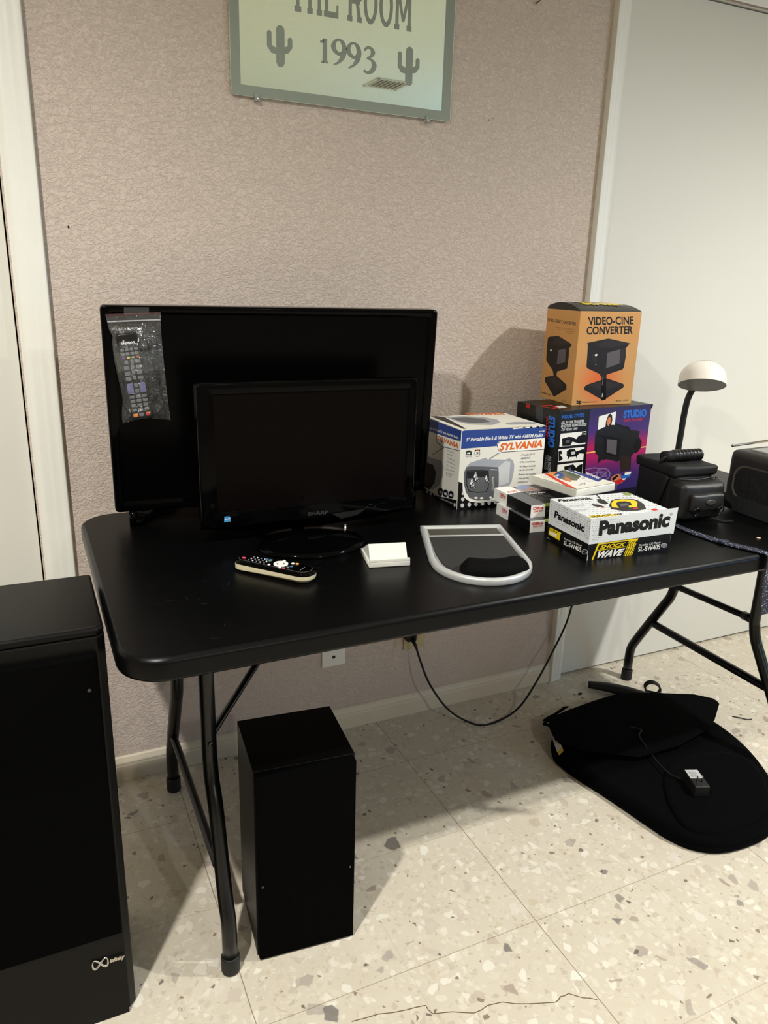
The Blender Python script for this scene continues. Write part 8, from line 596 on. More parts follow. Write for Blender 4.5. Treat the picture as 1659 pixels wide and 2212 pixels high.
t = thing('bookshelf_speaker', 'plain black speaker box standing on the floor under the table', 'speaker', (0.475, -0.678, 0), R(-5.35))
b = MB(); b.box((0,.006,.0),(.192,.180,.417), M_spk, .0012, 2); b.build('cabinet', t)
b = MB(); b.box((.0015,-.010,.004),(.1905,.0055,.412), M_grl, .002, 2); b.build('grille', t)
for x in (.010,.181):
    b = MB(); b.tube([(x,-.0100,.175),(x,-.0122,.175)], [.0022,.0014], mat('screw_grey',(90,90,90),.4), 8); b.build('grille_screw', t)

# ------------------------------------------------------------------ large television
M_gloss = mat('piano_black_plastic', (2,2,2.4), 0.08, spec=0.09, var=0.1)
M_scr = mat('dark_lcd_panel', (3,2.5,2.5), 0.2, spec=0.08, var=0.1, scale=3)
M_matb = mat('matte_black_plastic', (7,7,7), 0.55, var=0.1)
TVP = Matrix.Translation((0,0,.032)) @ Matrix.Rotation(R(3.414), 4, 'X')
tv = thing('television', 'large black flat television standing at the back of the table', 'television', (0.326, -0.144, 0.737), R(-4.559))
TW, TH = 0.731, 0.437
def frame_ring(b, w_, h_, l, r_, tp, bt, y0, y1, m, rr=.010, T=None, lip=0.004):
    out = rrect(0,0,w_,h_,rr,5); n = len(out); inn = rrect(l,bt,w_-r_,h_-tp,.002,5)
    lv = [(out,y1,0),(out,y0+.004,0)]
    rings = [[(p[0],y1,p[1]) for p in out], [(p[0],y0+lip,p[1]) for p in out], [(p[0]+(w_/2-p[0])*.006, y0+lip*.3, p[1]+(h_/2-p[1])*.010) for p in out], [(p[0]+(w_/2-p[0])*.016,y0,p[1]+(h_/2-p[1])*.026) for p in out],
             [(p[0],y0+.001,p[1]) for p in inn], [(p[0],y0+.005,p[1]) for p in inn]]
    vs = [v for g in rings for v in g]
    b.add(vs, [(i*n+k,i*n+(k+1)%n,(i+1)*n+(k+1)%n,(i+1)*n+k) for i in range(5) for k in range(n)], m, True, T)
b = MB(); frame_ring(b, TW, TH, .021,.021,.017,.024, -.010,.018, M_gloss, T=TVP); b.build('bezel', tv)
b = MB(); b.add([(.020,-.0065,.023),(TW-.020,-.0065,.023),(TW-.020,-.0065,TH-.016),(.020,-.0065,TH-.016)], [(0,1,2,3)], M_scr, T=TVP); b.build('screen', tv)
b = MB(); b.box((.002,.016,.002),(TW-.002,.040,TH-.002), M_matb, .012, 3, T=TVP); b.box((.14,.038,.04),(TW-.14,.075,TH-.10), M_matb, .015, 3, T=TVP); b.build('back_cover', tv)
for s, x in ((1,.036),(-1,TW-.036)):
    b = MB(); b.tube(spline([(x,-.012,.0085),(x+s*.02,-.008,.010),(x+s*.05,.02,.020),(x+s*.07,.03,.036)],6), .0075, M_gloss, 10)
    b.tube(spline([(x-s*.006,-.004,.028),(x+s*.012,-.008,.022),(x+s*.03,-.006,.018),(x+s*.045,.01,.018)],6), .0055, M_gloss, 10)
    b.tube([(x,-.012,0),(x,-.012,.034)], .0085, M_gloss, 12); b.tube(spline([(x+s*.0,-.012,.0072),(x+s*.05,.06,.0072),(x+s*.10,.10,.0072)],6), .0065, M_gloss, 10)
    b.build('stand_foot', tv)

# remote control sealed in a clear bag taped on the television
HB = TVP
rz_ = R(-7.5)
rem = thing('remote_control', 'black remote with grey keys hanging upside down inside a clear plastic bag', 'remote control', (0.326, -0.144, 0.737), R(-4.559))
def rl(x, s, y=0):  # remote coordinates: x across, s up from the lowest row of keys
    c, sn = math.cos(R(7)), math.sin(R(7)); return (0.0661 + x*c*1.0 - s*sn*0.92, y, 0.2193 + s*c + x*sn)
TR = HB
M_remb = mat('black_remote_plastic', (12,12,13), 0.35, var=0.1)
b = MB()
o_ = rrect(-.021,-.012,.021,.166,.008); Tloc = Matrix.Translation((0.0661,0,0.2193)) @ Matrix.Rotation(R(-7), 4, 'Y') @ Matrix.Rotation(pi/2, 4, 'X')
b.prism(o_, .0115, .0265, M_remb, .003, 3, T=TR@Tloc); b.build('body', rem)
M_key = mat('grey_rubber_key', (112,112,114), 0.5, var=0.05); M_keyl = mat('lilac_rubber_key', (104,102,140), 0.5)
KT = TR @ Tloc
def key(x, s, wx, ws, m):
    b = MB(); b.prism(rrect(x-wx/2, s-ws/2, x+wx/2, s+ws/2, min(wx,ws)*.3, 3), .0262, .0277, m, .0004, 1, T=KT); return b.build('key', rem)
rowz = [.0112,.0207,.0297,.0387]
key(-.012,0,.0095,.007, mat('orange_key',(226,140,70),.5)); key(0,0,.0095,.007,M_key); key(.012,0,.0075,.0075, mat('red_key',(190,60,40),.5))
for s in rowz:
    for x in (-.0122,0,.0122): key(x, s, .0095, .0062, M_key)
key(-.0122,.0560,.0125,.0215,M_keyl); key(.0122,.0560,.0125,.0215,M_keyl); key(0,.0500,.007,.0085,M_key); key(0,.0620,.007,.0085,M_key)
for s, ww in ((.0765,.011),(.087,.0105),(.0985,.0105)):
    key(-.0118,s,ww,.0075,M_key); key(0,s+.001,.007,.009,M_key); key(.0118,s,ww,.007,M_key)
key(-.010,.110,.007,.006,M_key); key(.001,.110,.0065,.009,M_key); key(.012,.110,.0105,.0075,M_key)
for k, c in enumerate(((110,96,170),(226,190,60),(120,150,110),(190,80,50))): key(-.0135+.009*k,.1185,.0065,.0035,mat('colour_key%d'%k,c,.5))
for s in (.1265,.1345):
    for k in range(4): key(-.0135+.009*k, s, .0072, .0055, M_key)
b = MB(); dx = Vector((-1,0,0))
p0 = KT @ Vector((.0135,.1495,.0268)); p1 = KT @ Vector((-.0125,.1495,.0268)); p2 = KT @ Vector((.0135,.1455,.0268))
put_text(b, 'SAMSUNG', p0, p1-p0, p2-p0, mat('white_lettering',(225,225,225),.5), 0.04)
b.build('lettering', rem)

bag = thing('zip_bag', 'small clear zip bag taped to the corner of the large television', 'plastic bag', (0.326, -0.144, 0.737), R(-4.559))
Lb = [(0.4196,.0096),(0.400,.0128),(0.3889,.0150),(0.3770,.0205),(0.3634,.0187),(0.345,.0190),(0.3263,.0205),(0.2932,.0254),(0.2644,.0298),(0.2479,.0314),(0.2300,.0288),(0.2139,.0274),(0.198,.0282)]
Rb = [(0.4253,.1154),(0.400,.1148),(0.3819,.1146),(0.3519,.1156),(0.330,.1168),(0.3061,.1177),(0.2672,.1198),(0.2276,.1224),(0.2014,.1250)]
def lerp_tab(tab, u):
    zt = tab[0][0] + (tab[-1][0]-tab[0][0])*u
    for i in range(len(tab)-1):
        if tab[i][0] >= zt >= tab[i+1][0]-1e-9:
            f = (tab[i][0]-zt)/(tab[i][0]-tab[i+1][0]); return zt, tab[i][1]+(tab[i+1][1]-tab[i][1])*f
    return tab[-1]
M_poly = bpy.data.materials.new('clear_polythene'); M_poly.use_nodes = True; nt = M_poly.node_tree; nt.nodes.clear()
N = nt.nodes.new; L = nt.links.new
out_ = N('ShaderNodeOutputMaterial'); tr_ = N('ShaderNodeBsdfTransparent'); gl = N('ShaderNodeBsdfGlossy'); gl.inputs['Roughness'].default_value = 0.14; df = N('ShaderNodeBsdfDiffuse'); df.inputs['Color'].default_value = (.55,.57,.60,1)
tr_.inputs['Color'].default_value = (.96,.97,.98,1)
m1 = N('ShaderNodeMixShader'); m1.inputs[0].default_value = 0.022; L(tr_.outputs[0], m1.inputs[1]); L(df.outputs[0], m1.inputs[2])
m2 = N('ShaderNodeMixShader'); m2.inputs[0].default_value = 0.075; L(m1.outputs[0], m2.inputs[1]); L(gl.outputs[0], m2.inputs[2]); L(m2.outputs[0], out_.inputs[0])
tc_ = N('ShaderNodeTexCoord'); ns = N('ShaderNodeTexNoise'); ns.inputs['Scale'].default_value = 60; ns.inputs['Distortion'].default_value = 3.0; ns.inputs['Detail'].default_value = 3; L(tc_.outputs['Object'], ns.inputs['Vector'])
bp = N('ShaderNodeBump'); bp.inputs['Strength'].default_value = 0.6; bp.inputs['Distance'].default_value = 0.004; L(ns.outputs['Fac'], bp.inputs['Height']); L(bp.outputs['Normal'], gl.inputs['Normal'])
def bag_sheet(front):
    NR, NC = 90, 44; vs = []; fs = []
    for i in range(NR+1):
        u = i/NR
        zl, xl = lerp_tab(Lb, u); zr, xr = lerp_tab(Rb, u)
        for j in range(NC+1):
            v = j/NC; x = xl+(xr-xl)*v; z = zl+(zr-zl)*v + (0.007*math.sin(pi*v) if u > .97 else 0)*(u-.97)/.03
            edge = min(1, min(v, 1-v)*7, (1-u)*12)
            bulge = 0
            if u > .12:
                bulge = edge*min(1,(u-.12)*6)
            y = -.0125 - (.0205*bulge if front else 0.0) 
            if v > .60: y += .0215*bulge*(v-.60)/.40*(1 if front else 0)
            y += (noise.noise(Vector((x*60, z*22, 3)))*.0035 + (noise.noise(Vector((x*150+z*60, z*60, 9)))*.0034 + noise.noise(Vector((x*330,z*240,5)))*.0014))*(bulge+.1)*(1 if front else .15)
            if front and v > .6: # long diagonal fold beside the remote
                d = abs((v-.68) - (u-.3)*.35); y -= .006*max(0, 1-d*14)*bulge
            vs.append((x, y, z))
    for i in range(NR):
        for j in range(NC): a = i*(NC+1)+j; fs.append((a,a+1,a+NC+2,a+NC+1))
    return vs, fs
b = MB(); vs, fs = bag_sheet(True); b.add(vs, fs, M_poly, False, HB); vs, fs = bag_sheet(False); b.add(vs, fs, M_poly, True, HB); b.build('film', bag)
b = MB(); b.tube([(.0125,-.0150,.4060),(.060,-.0155,.4085),(.1140,-.0150,.4105)], .0006, mat('zip_ridge',(190,192,196),.3), 6, T=HB); b.tube([(.0128,-.0150,.4045),(.060,-.0155,.4070),(.1140,-.0150,.4090)], .0004, mat('zip_ridge',(190,192,196),.3), 6, T=HB)
b.add([(.0098,-.0140,.4165),(.1154,-.0140,.4220),(.1154,-.0140,.4252),(.0096,-.0140,.4195)], [(0,1,2,3)], mat('red_zip_band',(96,40,46),.4,alpha=.55), T=HB); b.build('zip_strip', bag)
M_tape = bpy.data.materials.new('clear_tape'); M_tape.use_nodes = True; q_ = M_tape.node_tree.nodes['Principled BSDF']; q_.inputs['Alpha'].default_value = 0.07; q_.inputs['Base Color'].default_value = (.5,.5,.48,1); q_.inputs['Roughness'].default_value = .3
_nn = M_tape.node_tree.nodes.new('ShaderNodeTexNoise'); _nm = M_tape.node_tree.nodes.new('ShaderNodeMapRange'); _nm.inputs['To Min'].default_value = .25; _nm.inputs['To Max'].default_value = .4; M_tape.node_tree.links.new(_nn.outputs['Fac'], _nm.inputs['Value']); M_tape.node_tree.links.new(_nm.outputs['Result'], q_.inputs['Roughness'])
b = MB(); b.add([(.0449,-.0150,.4200),(.0925,-.0150,.4215),(.0933,-.0112,.4341),(.0454,-.0112,.4334)], [(0,1,2,3)], M_tape, T=HB); b.build('tape', bag)
b = MB(); n_ = 10; vs = []
for i in range(n_+1):
    f = i/n_; x0 = .0211+(.1163-.0211)*f; x1 = .0257+(.1161-.0257)*f; yy = -.0345 + .0215*max(0,f-.60)/.40
    vs += [(x0,yy-.0005,.3477+.0042*f),(x1,yy-.0005,.3102+.0008*f)]
b.add(vs, [(2*i,2*i+1,2*i+3,2*i+2) for i in range(n_)], M_tape, True, HB); b.build('tape', bag)

# ------------------------------------------------------------------ monitor in front
mo = thing('monitor', 'smaller glossy black monitor on an oval stand before the television', 'monitor', (0.470, -0.335, 0.737), R(-1.5))
MP = Matrix.Translation((0,0,.035)) @ Matrix.Rotation(R(-.5), 4, 'X')
MW, MH = .475, .2955
b = MB(); frame_ring(b, MW, MH, .033,.0205,.0225,.033, -.012,.012, M_gloss, .009, T=MP, lip=.007)
# lower edge swells down in the middle
n_ = 24; vs = []
for i in range(n_+1):
    f = i/n_; x = f*MW; d = .016*math.sin(pi*f)
    vs += [(x,-.009,.004),(x,-.006,-d),(x,.010,-d)]
b.add(vs, [(3*i+k,3*i+k+1,3*i+4+k,3*i+3+k) for i in range(n_) for k in (0,1)], M_gloss, True, MP)
b.build('bezel', mo)
b = MB(); b.add([(.032,-.0085,.032),(MW-.0195,-.0085,.032),(MW-.0195,-.0085,MH-.0215),(.032,-.0085,MH-.0215)], [(0,1,2,3)], mat('brown_black_lcd',(6,3.5,3),.3,spec=.08), T=MP); b.build('screen', mo)
b = MB(); M_rim = mat('satin_inner_rim', (18,17,17), .35)
for (x0,z0,x1,z1) in ((.0315,.0305,MW-.0185,.033),(.0300,.0305,.0325,MH-.0205),(MW-.0205,.0305,MW-.0185,MH-.0205),(.0300,MH-.0225,MW-.0185,MH-.0205)):
    b.box((x0,-.0105,z0),(x1,-.0080,z1), M_rim, .0006, 1, T=MP)
b.build('screen_rim', mo)
b = MB(); b.box((.004,.010,.004),(MW-.004,.028,MH-.004), M_matb, .010, 3, T=MP); b.box((.10,.026,.03),(MW-.10,.055,MH-.07), M_matb, .015, 3, T=MP); b.build('back_cover', mo)
b = MB(); put_text(b, 'SHARP', MP@Vector((.2241,-.0128,.0100)), (.0455,0,0), (0,0,.0075), mat('grey_lettering',(60,60,60),.4,.3), .03); b.build('lettering', mo)
b = MB(); flat = [(.0455,.0135),(.0585,.0140),(.0590,.0225),(.0565,.0255),(.0465,.0255)]
b.add([MP@Vector((x,-.0125,z)) for x, z in flat], [tuple(range(5))], mat('energy_sticker_blue',(70,140,190),.35)); b.add([MP@Vector((x,-.0127,z)) for x, z in ((.047,.0175),(.050,.0195),(.054,.0190),(.058,.0205),(.058,.0215),(.053,.0205),(.0495,.0208),(.047,.0190))], [tuple(range(8))], mat('sticker_white',(225,232,240),.4)); b.build('sticker', mo)
b = MB()
for x, s_ in ((.360,.0022),(.3780,.0017)): b.add([MP@Vector((x+s_*math.cos(a),-.0126,.0165+s_*math.sin(a))) for a in [2*pi*k/10 for k in range(10)]], [tuple(range(10))], M_rim)
b.add([MP@Vector(p) for p in ((.363,-.0126,.0205),(.373,-.0126,.021),(.373,-.0126,.0225),(.363,-.0126,.022))], [(0,1,2,3)], M_rim)
b.add([MP@Vector(p) for p in ((.381,-.0126,.0205),(.405,-.0126,.022),(.405,-.0126,.0225),(.381,-.0126,.021))], [(0,1,2,3)], M_rim); b.build('button_marks', mo)
b = MB(); b.add([MP@Vector(p) for p in ((.279,-.0127,.0085),(.358,-.0127,.0135),(.338,-.0127,.0010),(.300,-.0127,-.004))], [(0,1,2,3)], mat('smoked_label',(20,20,20),.35)); b.build('corner_label', mo)
b = MB(); b.tube([(.215,.035,.012),(.215,.020,.045),(.215,.012,.09)], [.030,.026,.026], M_gloss, 18, flat=.45); b.build('stand_neck', mo)
b = MB(); vs = []; fs = []; E = ell(0,0,1,1,48)
lv = [(1.0,0),(1.01,.004),(.985,.009),(.93,.0125),(.6,.017),(.28,.021)]
for s_, z in lv: vs += [(.213+.113*s_*p[0], -.068+.092*s_*p[1], z) for p in E]
n_ = 48
b.add(vs, [(i*n_+k,i*n_+(k+1)%n_,(i+1)*n_+(k+1)%n_,(i+1)*n_+k) for i in range(len(lv)-1) for k in range(n_)], M_gloss, True); b.add(vs[-n_:], [tuple(range(n_))], M_gloss)
b.build('stand_base', mo)
b = MB(); b.box((.298,-.043,.0),(.306,-.033,.012), M_matb, .002); b.tube([(.302,-.038,.010),(.305,-.030,.020)], .003, M_chr, 8); 
tag(b.build('small_clip'), 'tiny black and silver clip lying right of the monitor stand', 'clip'); bpy.data.objects['small_clip'].location = (0.470,-0.335,0.737)

# ------------------------------------------------------------------ remote on the table
rc = thing('remote_control', 'remote with black glossy face and cream underside lying on the table', 'remote control', (0.506, -0.481, 0.737), R(-48.6))
M_cream = mat('cream_plastic', (214,204,170), .38)
def rem_outline(o_):
    pts = []
    for k in range(13): a = R(90+15*k); pts.append((.022+(.022-o_)*math.cos(a), (.0205-o_)*math.sin(a)))
    pts.append((.085,-.0225+o_))
    for k in range(13): a = R(-90+15*k); pts.append((.145+(.022-o_)*math.cos(a), (.0245-o_)*math.sin(a)))
    pts.append((.085,.0225-o_))
    return pts
b = MB(); lv = [(.012,.0),(.007,.002),(.004,.006),(.0012,.0065),(0,.009),(0,.0155)]
n_ = len(rem_outline(0)); vs = [(x,y,z*(0.55+.45*min(1,x/.13)) if i < 5 else z) for i,(o_,z) in enumerate(lv) for x,y in rem_outline(o_)]
b.add(vs, [(i*n_+k,i*n_+(k+1)%n_,(i+1)*n_+(k+1)%n_,(i+1)*n_+k) for i in range(len(lv)-1) for k in range(n_)], M_cream, True); b.add(vs[:n_], [tuple(range(n_))[::-1]], M_cream); b.build('lower_shell', rc)
b = MB(); lv = [(0.0005,.0153),(.0006,.0185),(.0035,.0215),(.0085,.0228)]
vs = [(x,y,z) for o_,z in lv for x,y in rem_outline(o_)]
b.add(vs, [(i*n_+k,i*n_+(k+1)%n_,(i+1)*n_+(k+1)%n_,(i+1)*n_+k) for i in range(len(lv)-1) for k in range(n_)], M_gloss, True); b.add(vs[-n_:], [tuple(range(n_))], M_gloss, True); b.build('upper_shell', rc)
b = MB(); o1 = rem_outline(.0066); o2 = rem_outline(.0072)
b.add([(x,y,.02265) for x,y in o1]+[(x,y,.02295) for x,y in o2], [(k,(k+1)%n_,n_+(k+1)%n_,n_+k) for k in range(n_)], mat('thin_grey_line',(80,80,80),.4)); b.build('face_line', rc)
M_dot = mat('white_button', (226,226,220), .4); M_dim = mat('dim_button', (120,124,130), .4)
def btn(u, v, r_, m, nm='button', ry=None):
    b = MB(); b.prism(ell(u,v,r_,ry or r_,12), .0226, .0245, m, .0005, 1); b.build(nm, rc)
btn(.019,-.004,.0045,mat('pink_button',(190,70,96),.4),ry=.0032)
for i in range(5):
    for j in range(3): btn(.033+.0083*i, -.009+.0085*j, .0015, M_dot if (i+j)%2 else M_dim)
for j in range(2): btn(.060+.006*j, .009-.001*j, .0028, mat('blue_button',(70,96,140),.4)); btn(.070,.0095-.004*j,.0028, mat('green_button',(90,120,110),.4))
btn(.079,-.0125,.0028,M_dot)
b = MB(); 
vs = [(.096+r_*math.cos(2*pi*k/28), r_*math.sin(2*pi*k/28)+.001, z) for r_, z in ((.0135,.0226),(.0135,.0245),(.0085,.0250),(.0085,.0226)) for k in range(28)]
b.add(vs, [(i*28+k,i*28+(k+1)%28,(i+1)*28+(k+1)%28,(i+1)*28+k) for i in range(3) for k in range(28)], M_dot, True); b.build('ring_button', rc)
btn(.096,.001,.0052,M_dot,'centre_button'); btn(.0935,.0175,.0030,M_dot); btn(.1045,-.0165,.0030,M_dot); btn(.1150,.0125,.0030,M_dot); btn(.1230,.0145,.0033,mat('amber_button',(236,170,80),.4))
btn(.112,-.016,.0030,mat('pink_button',(190,70,96),.4)); btn(.117,-.009,.0028,mat('green_button',(90,120,110),.4)); btn(.120,-.002,.0028,mat('blue_button',(70,96,140),.4))
b = MB(); b.add([(.142,-.010,.0231),(.1435,-.010,.0231),(.1435,.008,.0231),(.142,.008,.0231)], [(0,1,2,3)], M_dim); b.build('label_line', rc)

# ------------------------------------------------------------------ white dock
dk = thing('charging_dock', 'small white plastic charging dock in front of the monitor', 'dock', (0.739, -0.576, 0.737), R(-12))
M_dk = mat('white_dock_plastic', (218,216,206), .38, var=.02)
b = MB(); b.prism([(0,0),(.081,0),(.081,.085),(0,.085)], 0, .011, M_dk, .0015, 2); b.build('base', dk)
b = MB(); sec = [(.0,.011),(.0,.0155),(.004,.0155),(.006,.012),(.008,.0115)]
b.box((0,0,.010),(.081,.004,.0165), M_dk, .001, 2); b.build('front_lip', dk)
b = MB()
vs = [(x,yy,z) for x in (.003,.078) for yy, z in ((.008,.010),(.026,.0385),(.030,.0385),(.084,.0108))]
b.add(vs, [(0,1,5,4),(1,2,6,5),(2,3,7,6),(0,3,2,1),(4,5,6,7)], M_dk); b.build('backrest', dk, bevel=.0008)
b = MB(); b.box((.031,.0060,.0112),(.051,.0078,.0128), mat('grey_connector',(120,120,118),.4), .0004, 1); b.build('connector', dk)

# ------------------------------------------------------------------ mouse tray
ty = thing('mouse_tray', 'silver framed mouse pad tray with black wrist rest on the table', 'mouse pad tray', (1.023, -0.436, 0.737), R(-17.4))
M_silver = mat('silver_plastic', (196,197,196), .36, .35, var=.04)
def tray_outline(o_, yb=0.0):
    pts = [(-.093+o_, yb-o_), (-.093+o_, yb-o_-.02), (-.109+o_, -.20)]
    for k in range(1, 18): a = R(180+10*k); pts.append((-.0095+(.0995-o_)*math.cos(a), -.215+(.110-o_)*math.sin(a)))
    pts += [(.090-o_, -.20), (.093-o_, yb-o_-.02), (.093-o_, yb-o_)]
    return pts
n_ = len(tray_outline(0)); b = MB()
lv = [(0.002,0),(0,.003),(0,.010),(.002,.0135),(.006,.0145),(.010,.0135),(.0125,.010),(.0125,.006)]
vs = [(x,yy,z) for o_,z in lv for x,yy in tray_outline(o_)]
b.add(vs, [(i*n_+k,i*n_+(k+1)%n_,(i+1)*n_+(k+1)%n_,(i+1)*n_+k) for i in range(len(lv)-1) for k in range(n_)], M_silver, True)
b.add([(x,yy,.006) for x,yy in tray_outline(.0125)], [tuple(range(n_))], M_silver)
b.box((-.0805,-.068,.005),(.0805,-.063,.0115), M_silver, .001, 2)
b.build('frame', ty)
b = MB(); b.add([(-.0785,-.016,.0095),(.0785,-.016,.0095),(.0785,-.062,.0068),(-.0785,-.062,.0068)], [(3,2,1,0)], mat('grey_tray_window',(66,63,56),.4,spec=.2)); b.build('window', ty)
b = MB(); pad = [(-.0825,-.070),(-.090,-.17),(-.088,-.21)]+[(-.005+.083*math.cos(a),-.215+.078*math.sin(a)) for a in [R(184+11*k) for k in range(16)]]+[(.076,-.17),(.0785,-.070)]
b.prism(pad, .0062, .0105, mat('charcoal_mouse_mat',(35,33,31),.85,bump=.2,bscale=900), .0008, 1); b.build('mouse_mat', ty)
b = MB(); vs = []; fs = []; P = [(-.062,-.262),(-.045,-.268),(-.015,-.278),(.018,-.276),(.047,-.263),(.064,-.240)]
Pl = spline([(p[0],p[1],.0125) for p in P],5); b.tube(Pl, [.004+.023*min(1,math.sin(pi*(i+.6)/(len(Pl)+.2))*1.8) for i in range(len(Pl))], mat('black_foam_rest',(2.5,2.5,2.5),.8,spec=.1), 16, flat=1); 
for i, v in enumerate(b.v): b.v[i] = (v[0], v[1], max(.0085, .012+(v[2]-.0125)*.85))
b.build('wrist_rest', ty)
# ------------------------------------------------------------------ cartons
def carton_root(name, label, cat, P, group=None):
    x, y, z, a, w_, d, h = P
    return thing(name, label, cat, (x, y, z), R(a), group), w_, d, h
def face_art(b, key, which, w_, d, h):
    if which == 'front': print_art(b, key, (0,0,0), (w_,0,0), (0,0,h))
    if which == 'left': print_art(b, key, (0,d,0), (0,-d,0), (0,0,h))
    if which == 'top': print_art(b, key, (0,0,h), (w_,0,0), (0,d,0))
M_wcard = mat('white_carton_board', (226,223,212), .45, var=.04, scale=12)
M_bcard = mat('black_carton_board', (8,8,9), .38, var=.15, scale=12)

t, w_, d, h = carton_root('television_carton', 'white and blue carton picturing a small portable television', 'box', (1.097,-.295,.737,-1.73,.239,.19,.195))
b = MB(); b.box((0,0,0),(w_,d,h), M_wcard, .0012, 2, smooth=False)
face_art(b,'sylvania_front','front',w_,d,h); face_art(b,'sylvania_side','left',w_,d,h); b.build('carton', t)
b = MB(); b.add([(.001,.0015,h+.0008),(w_-.001,.0015,h+.0008),(w_-.002,d-.002,h+.0008),(.002,d-.002,h+.0008)], [(0,1,2,3)], M_wcard)
b2 = len(b.v); print_art(b,'sylvania_top',(0,0,h+.0009),(w_,0,0),(0,d,0))
b.build('top_flap', t)

M_card = grad_mat('tan_photo_print_carton', [(0,(194,146,86)),(.07,(196,142,80)),(.12,(194,145,86)),(.20,(200,144,78)),(.24,(202,149,84))], glow=((.08,0.0,.062),.095,(212,96,40)))
t, w_, d, h = carton_root('converter_carton', 'tan carton picturing a viewer on a stem, stacked on the purple carton', 'box', (1.462,-.235,.9665,-4.92,.187,.156,.239))
b = MB(); b.box((0,0,0),(w_,d,h), M_card, .0012, 2, smooth=False); face_art(b,'cine_front','front',w_,d,h); face_art(b,'cine_side','left',w_,d,h); b.build('carton', t)
# bulging black top flap with yellow words
b = MB(); nn_ = 14; vs = []
def fz(f): return h+.0006+.018*math.sin(pi*min(1,f*.92))**.8
for i in range(nn_+1):
    f = i/nn_; vs += [(.0,f*d,fz(f)),(w_,f*d,fz(f)*.25+.75*(h+.0006+.014*math.sin(pi*min(1,f)))) ]
b.add(vs, [(2*i,2*i+1,2*i+3,2*i+2) for i in range(nn_)], M_bcard, True)
vs2, fs2 = [], []
for row, (s_, v0, hh) in enumerate((('VIDEO-CINE', .30, .20), ('CONVERTER', .62, .20))):
    tv_, tf_ = text_mesh(s_, .06)
    pts_ = []
    for u, v in tv_:
        x = w_*(.86-.70*u); f = v0+.0+hh*(1-v)*-1+hh if False else v0+hh*v*-1+hh
        f = v0 + hh*(1-v)
        pts_.append((w_*(.86-.70*u)*.9+.012, f*d*.9, fz(f*.9)+.0009))
    b.add(pts_, tf_, ink('yellow'))
b.add([(.0005,.0,h+.0003),(w_-.0005,0,h+.0003),(w_-.0005,d,h+.0003),(.0005,d,h+.0003)], [(0,1,2,3)], M_bcard)
b.build('top_flap', t)
b = MB(); b.add([(0.0,.0,h),(0.0,.0,h+.002),(0.0,d*.25,h+.014),(0.0,d*.5,h+.018),(0.0,d*.8,h+.012),(0.0,d,h+.004),(0.0,d,h)], [(0,1,2,3,4,5,6)], M_bcard); b.build('tuck_flap', t)

M_stud = grad_mat('purple_magenta_print', [(0,(44,30,96)),(.045,(60,34,104)),(.075,(112,32,100)),(.10,(168,26,92)),(.125,(176,24,86)),(.145,(120,34,100)),(.165,(66,40,112)),(.23,(36,32,74))])
t, w_, d, h = carton_root('studio_carton', 'black and purple carton with magenta band picturing a film viewer', 'box', (1.378,-.294,.737,4.108,.326,.165,.229))
b = MB(); b.box((0,0,0),(w_,d,h), M_bcard, .0012, 2, smooth=False)
face_art(b,'studio_front','front',w_,d,h)
for i, m in enumerate(b.mats):
    if m.name == 'print_purple': b.mats[i] = M_stud
face_art(b,'studio_side','left',w_,d,h); face_art(b,'studio_top','top',w_,d,h); b.build('carton', t)
b = MB(); b.add([(w_-.001,0,h),(w_+.0045,-.001,h-.001),(w_+.003,.0,h-.012),(w_+.002,d*.6,h-.012),(w_-.001,d*.6,h)], [(0,1,4),(1,2,3,4)], M_bcard); b.build('torn_corner_flap', t)

t, w_, d, h = carton_root('cd_player_carton', 'white and black carton with a yellow CD player pictured on top', 'box', (1.167,-.694,.737,-4.2,.205,.149,.0885))
M_hw = mat('grey_white_carton', (216,219,220), .42, var=.03)
b = MB(); b.box((0,.0015,0),(w_-.004,d,h), M_hw, .001, 2, smooth=False); face_art(b,'cd_side','left',w_,d,h); face_art(b,'cd_top','top',w_,d,h); b.build('carton', t)
b = MB(); 
b.add([(0,0,0),(w_*.998,0,0),(w_+.0005,0,h*.42),(w_+.0065,0,h*.42),(w_+.0095,0,h+.006),(w_*.5,0,h+.0015),(0,0,h)], [(0,1,2,3,4,5,6)], M_hw)
k_ = len(b.v); print_art(b,'cd_front',(0,0,0),(w_,0,0),(0,0,h))
for i in range(k_, len(b.v)): x, yy, z = b.v[i]; f = x/w_; b.v[i] = (x+.006*f*f*min(1,max(0,z/h*2-.84)), yy, z+.004*f*f*z/h)
b.build('front_flap', t)

for (nm, P, lab) in (('lower', (1.161,-.505,.737,-3.72,.12,.15,.0272), 'black and white photo paper box lying directly on the table'), ('upper', (1.174,-.486,.7645,-1.6,.12,.158,.029), 'black and white photo paper box stacked on its twin')):
    t, w_, d, h = carton_root('photo_paper_box', lab, 'box', P, 'small photo paper boxes')
    b = MB(); b.box((0,0,0),(w_,d,h), M_bcard, .0008, 1, smooth=False); face_art(b,'paper_front','front',w_,d,h); face_art(b,'paper_side','left',w_,d,h); face_art(b,'paper_top','top',w_,d,h); b.build('carton', t)

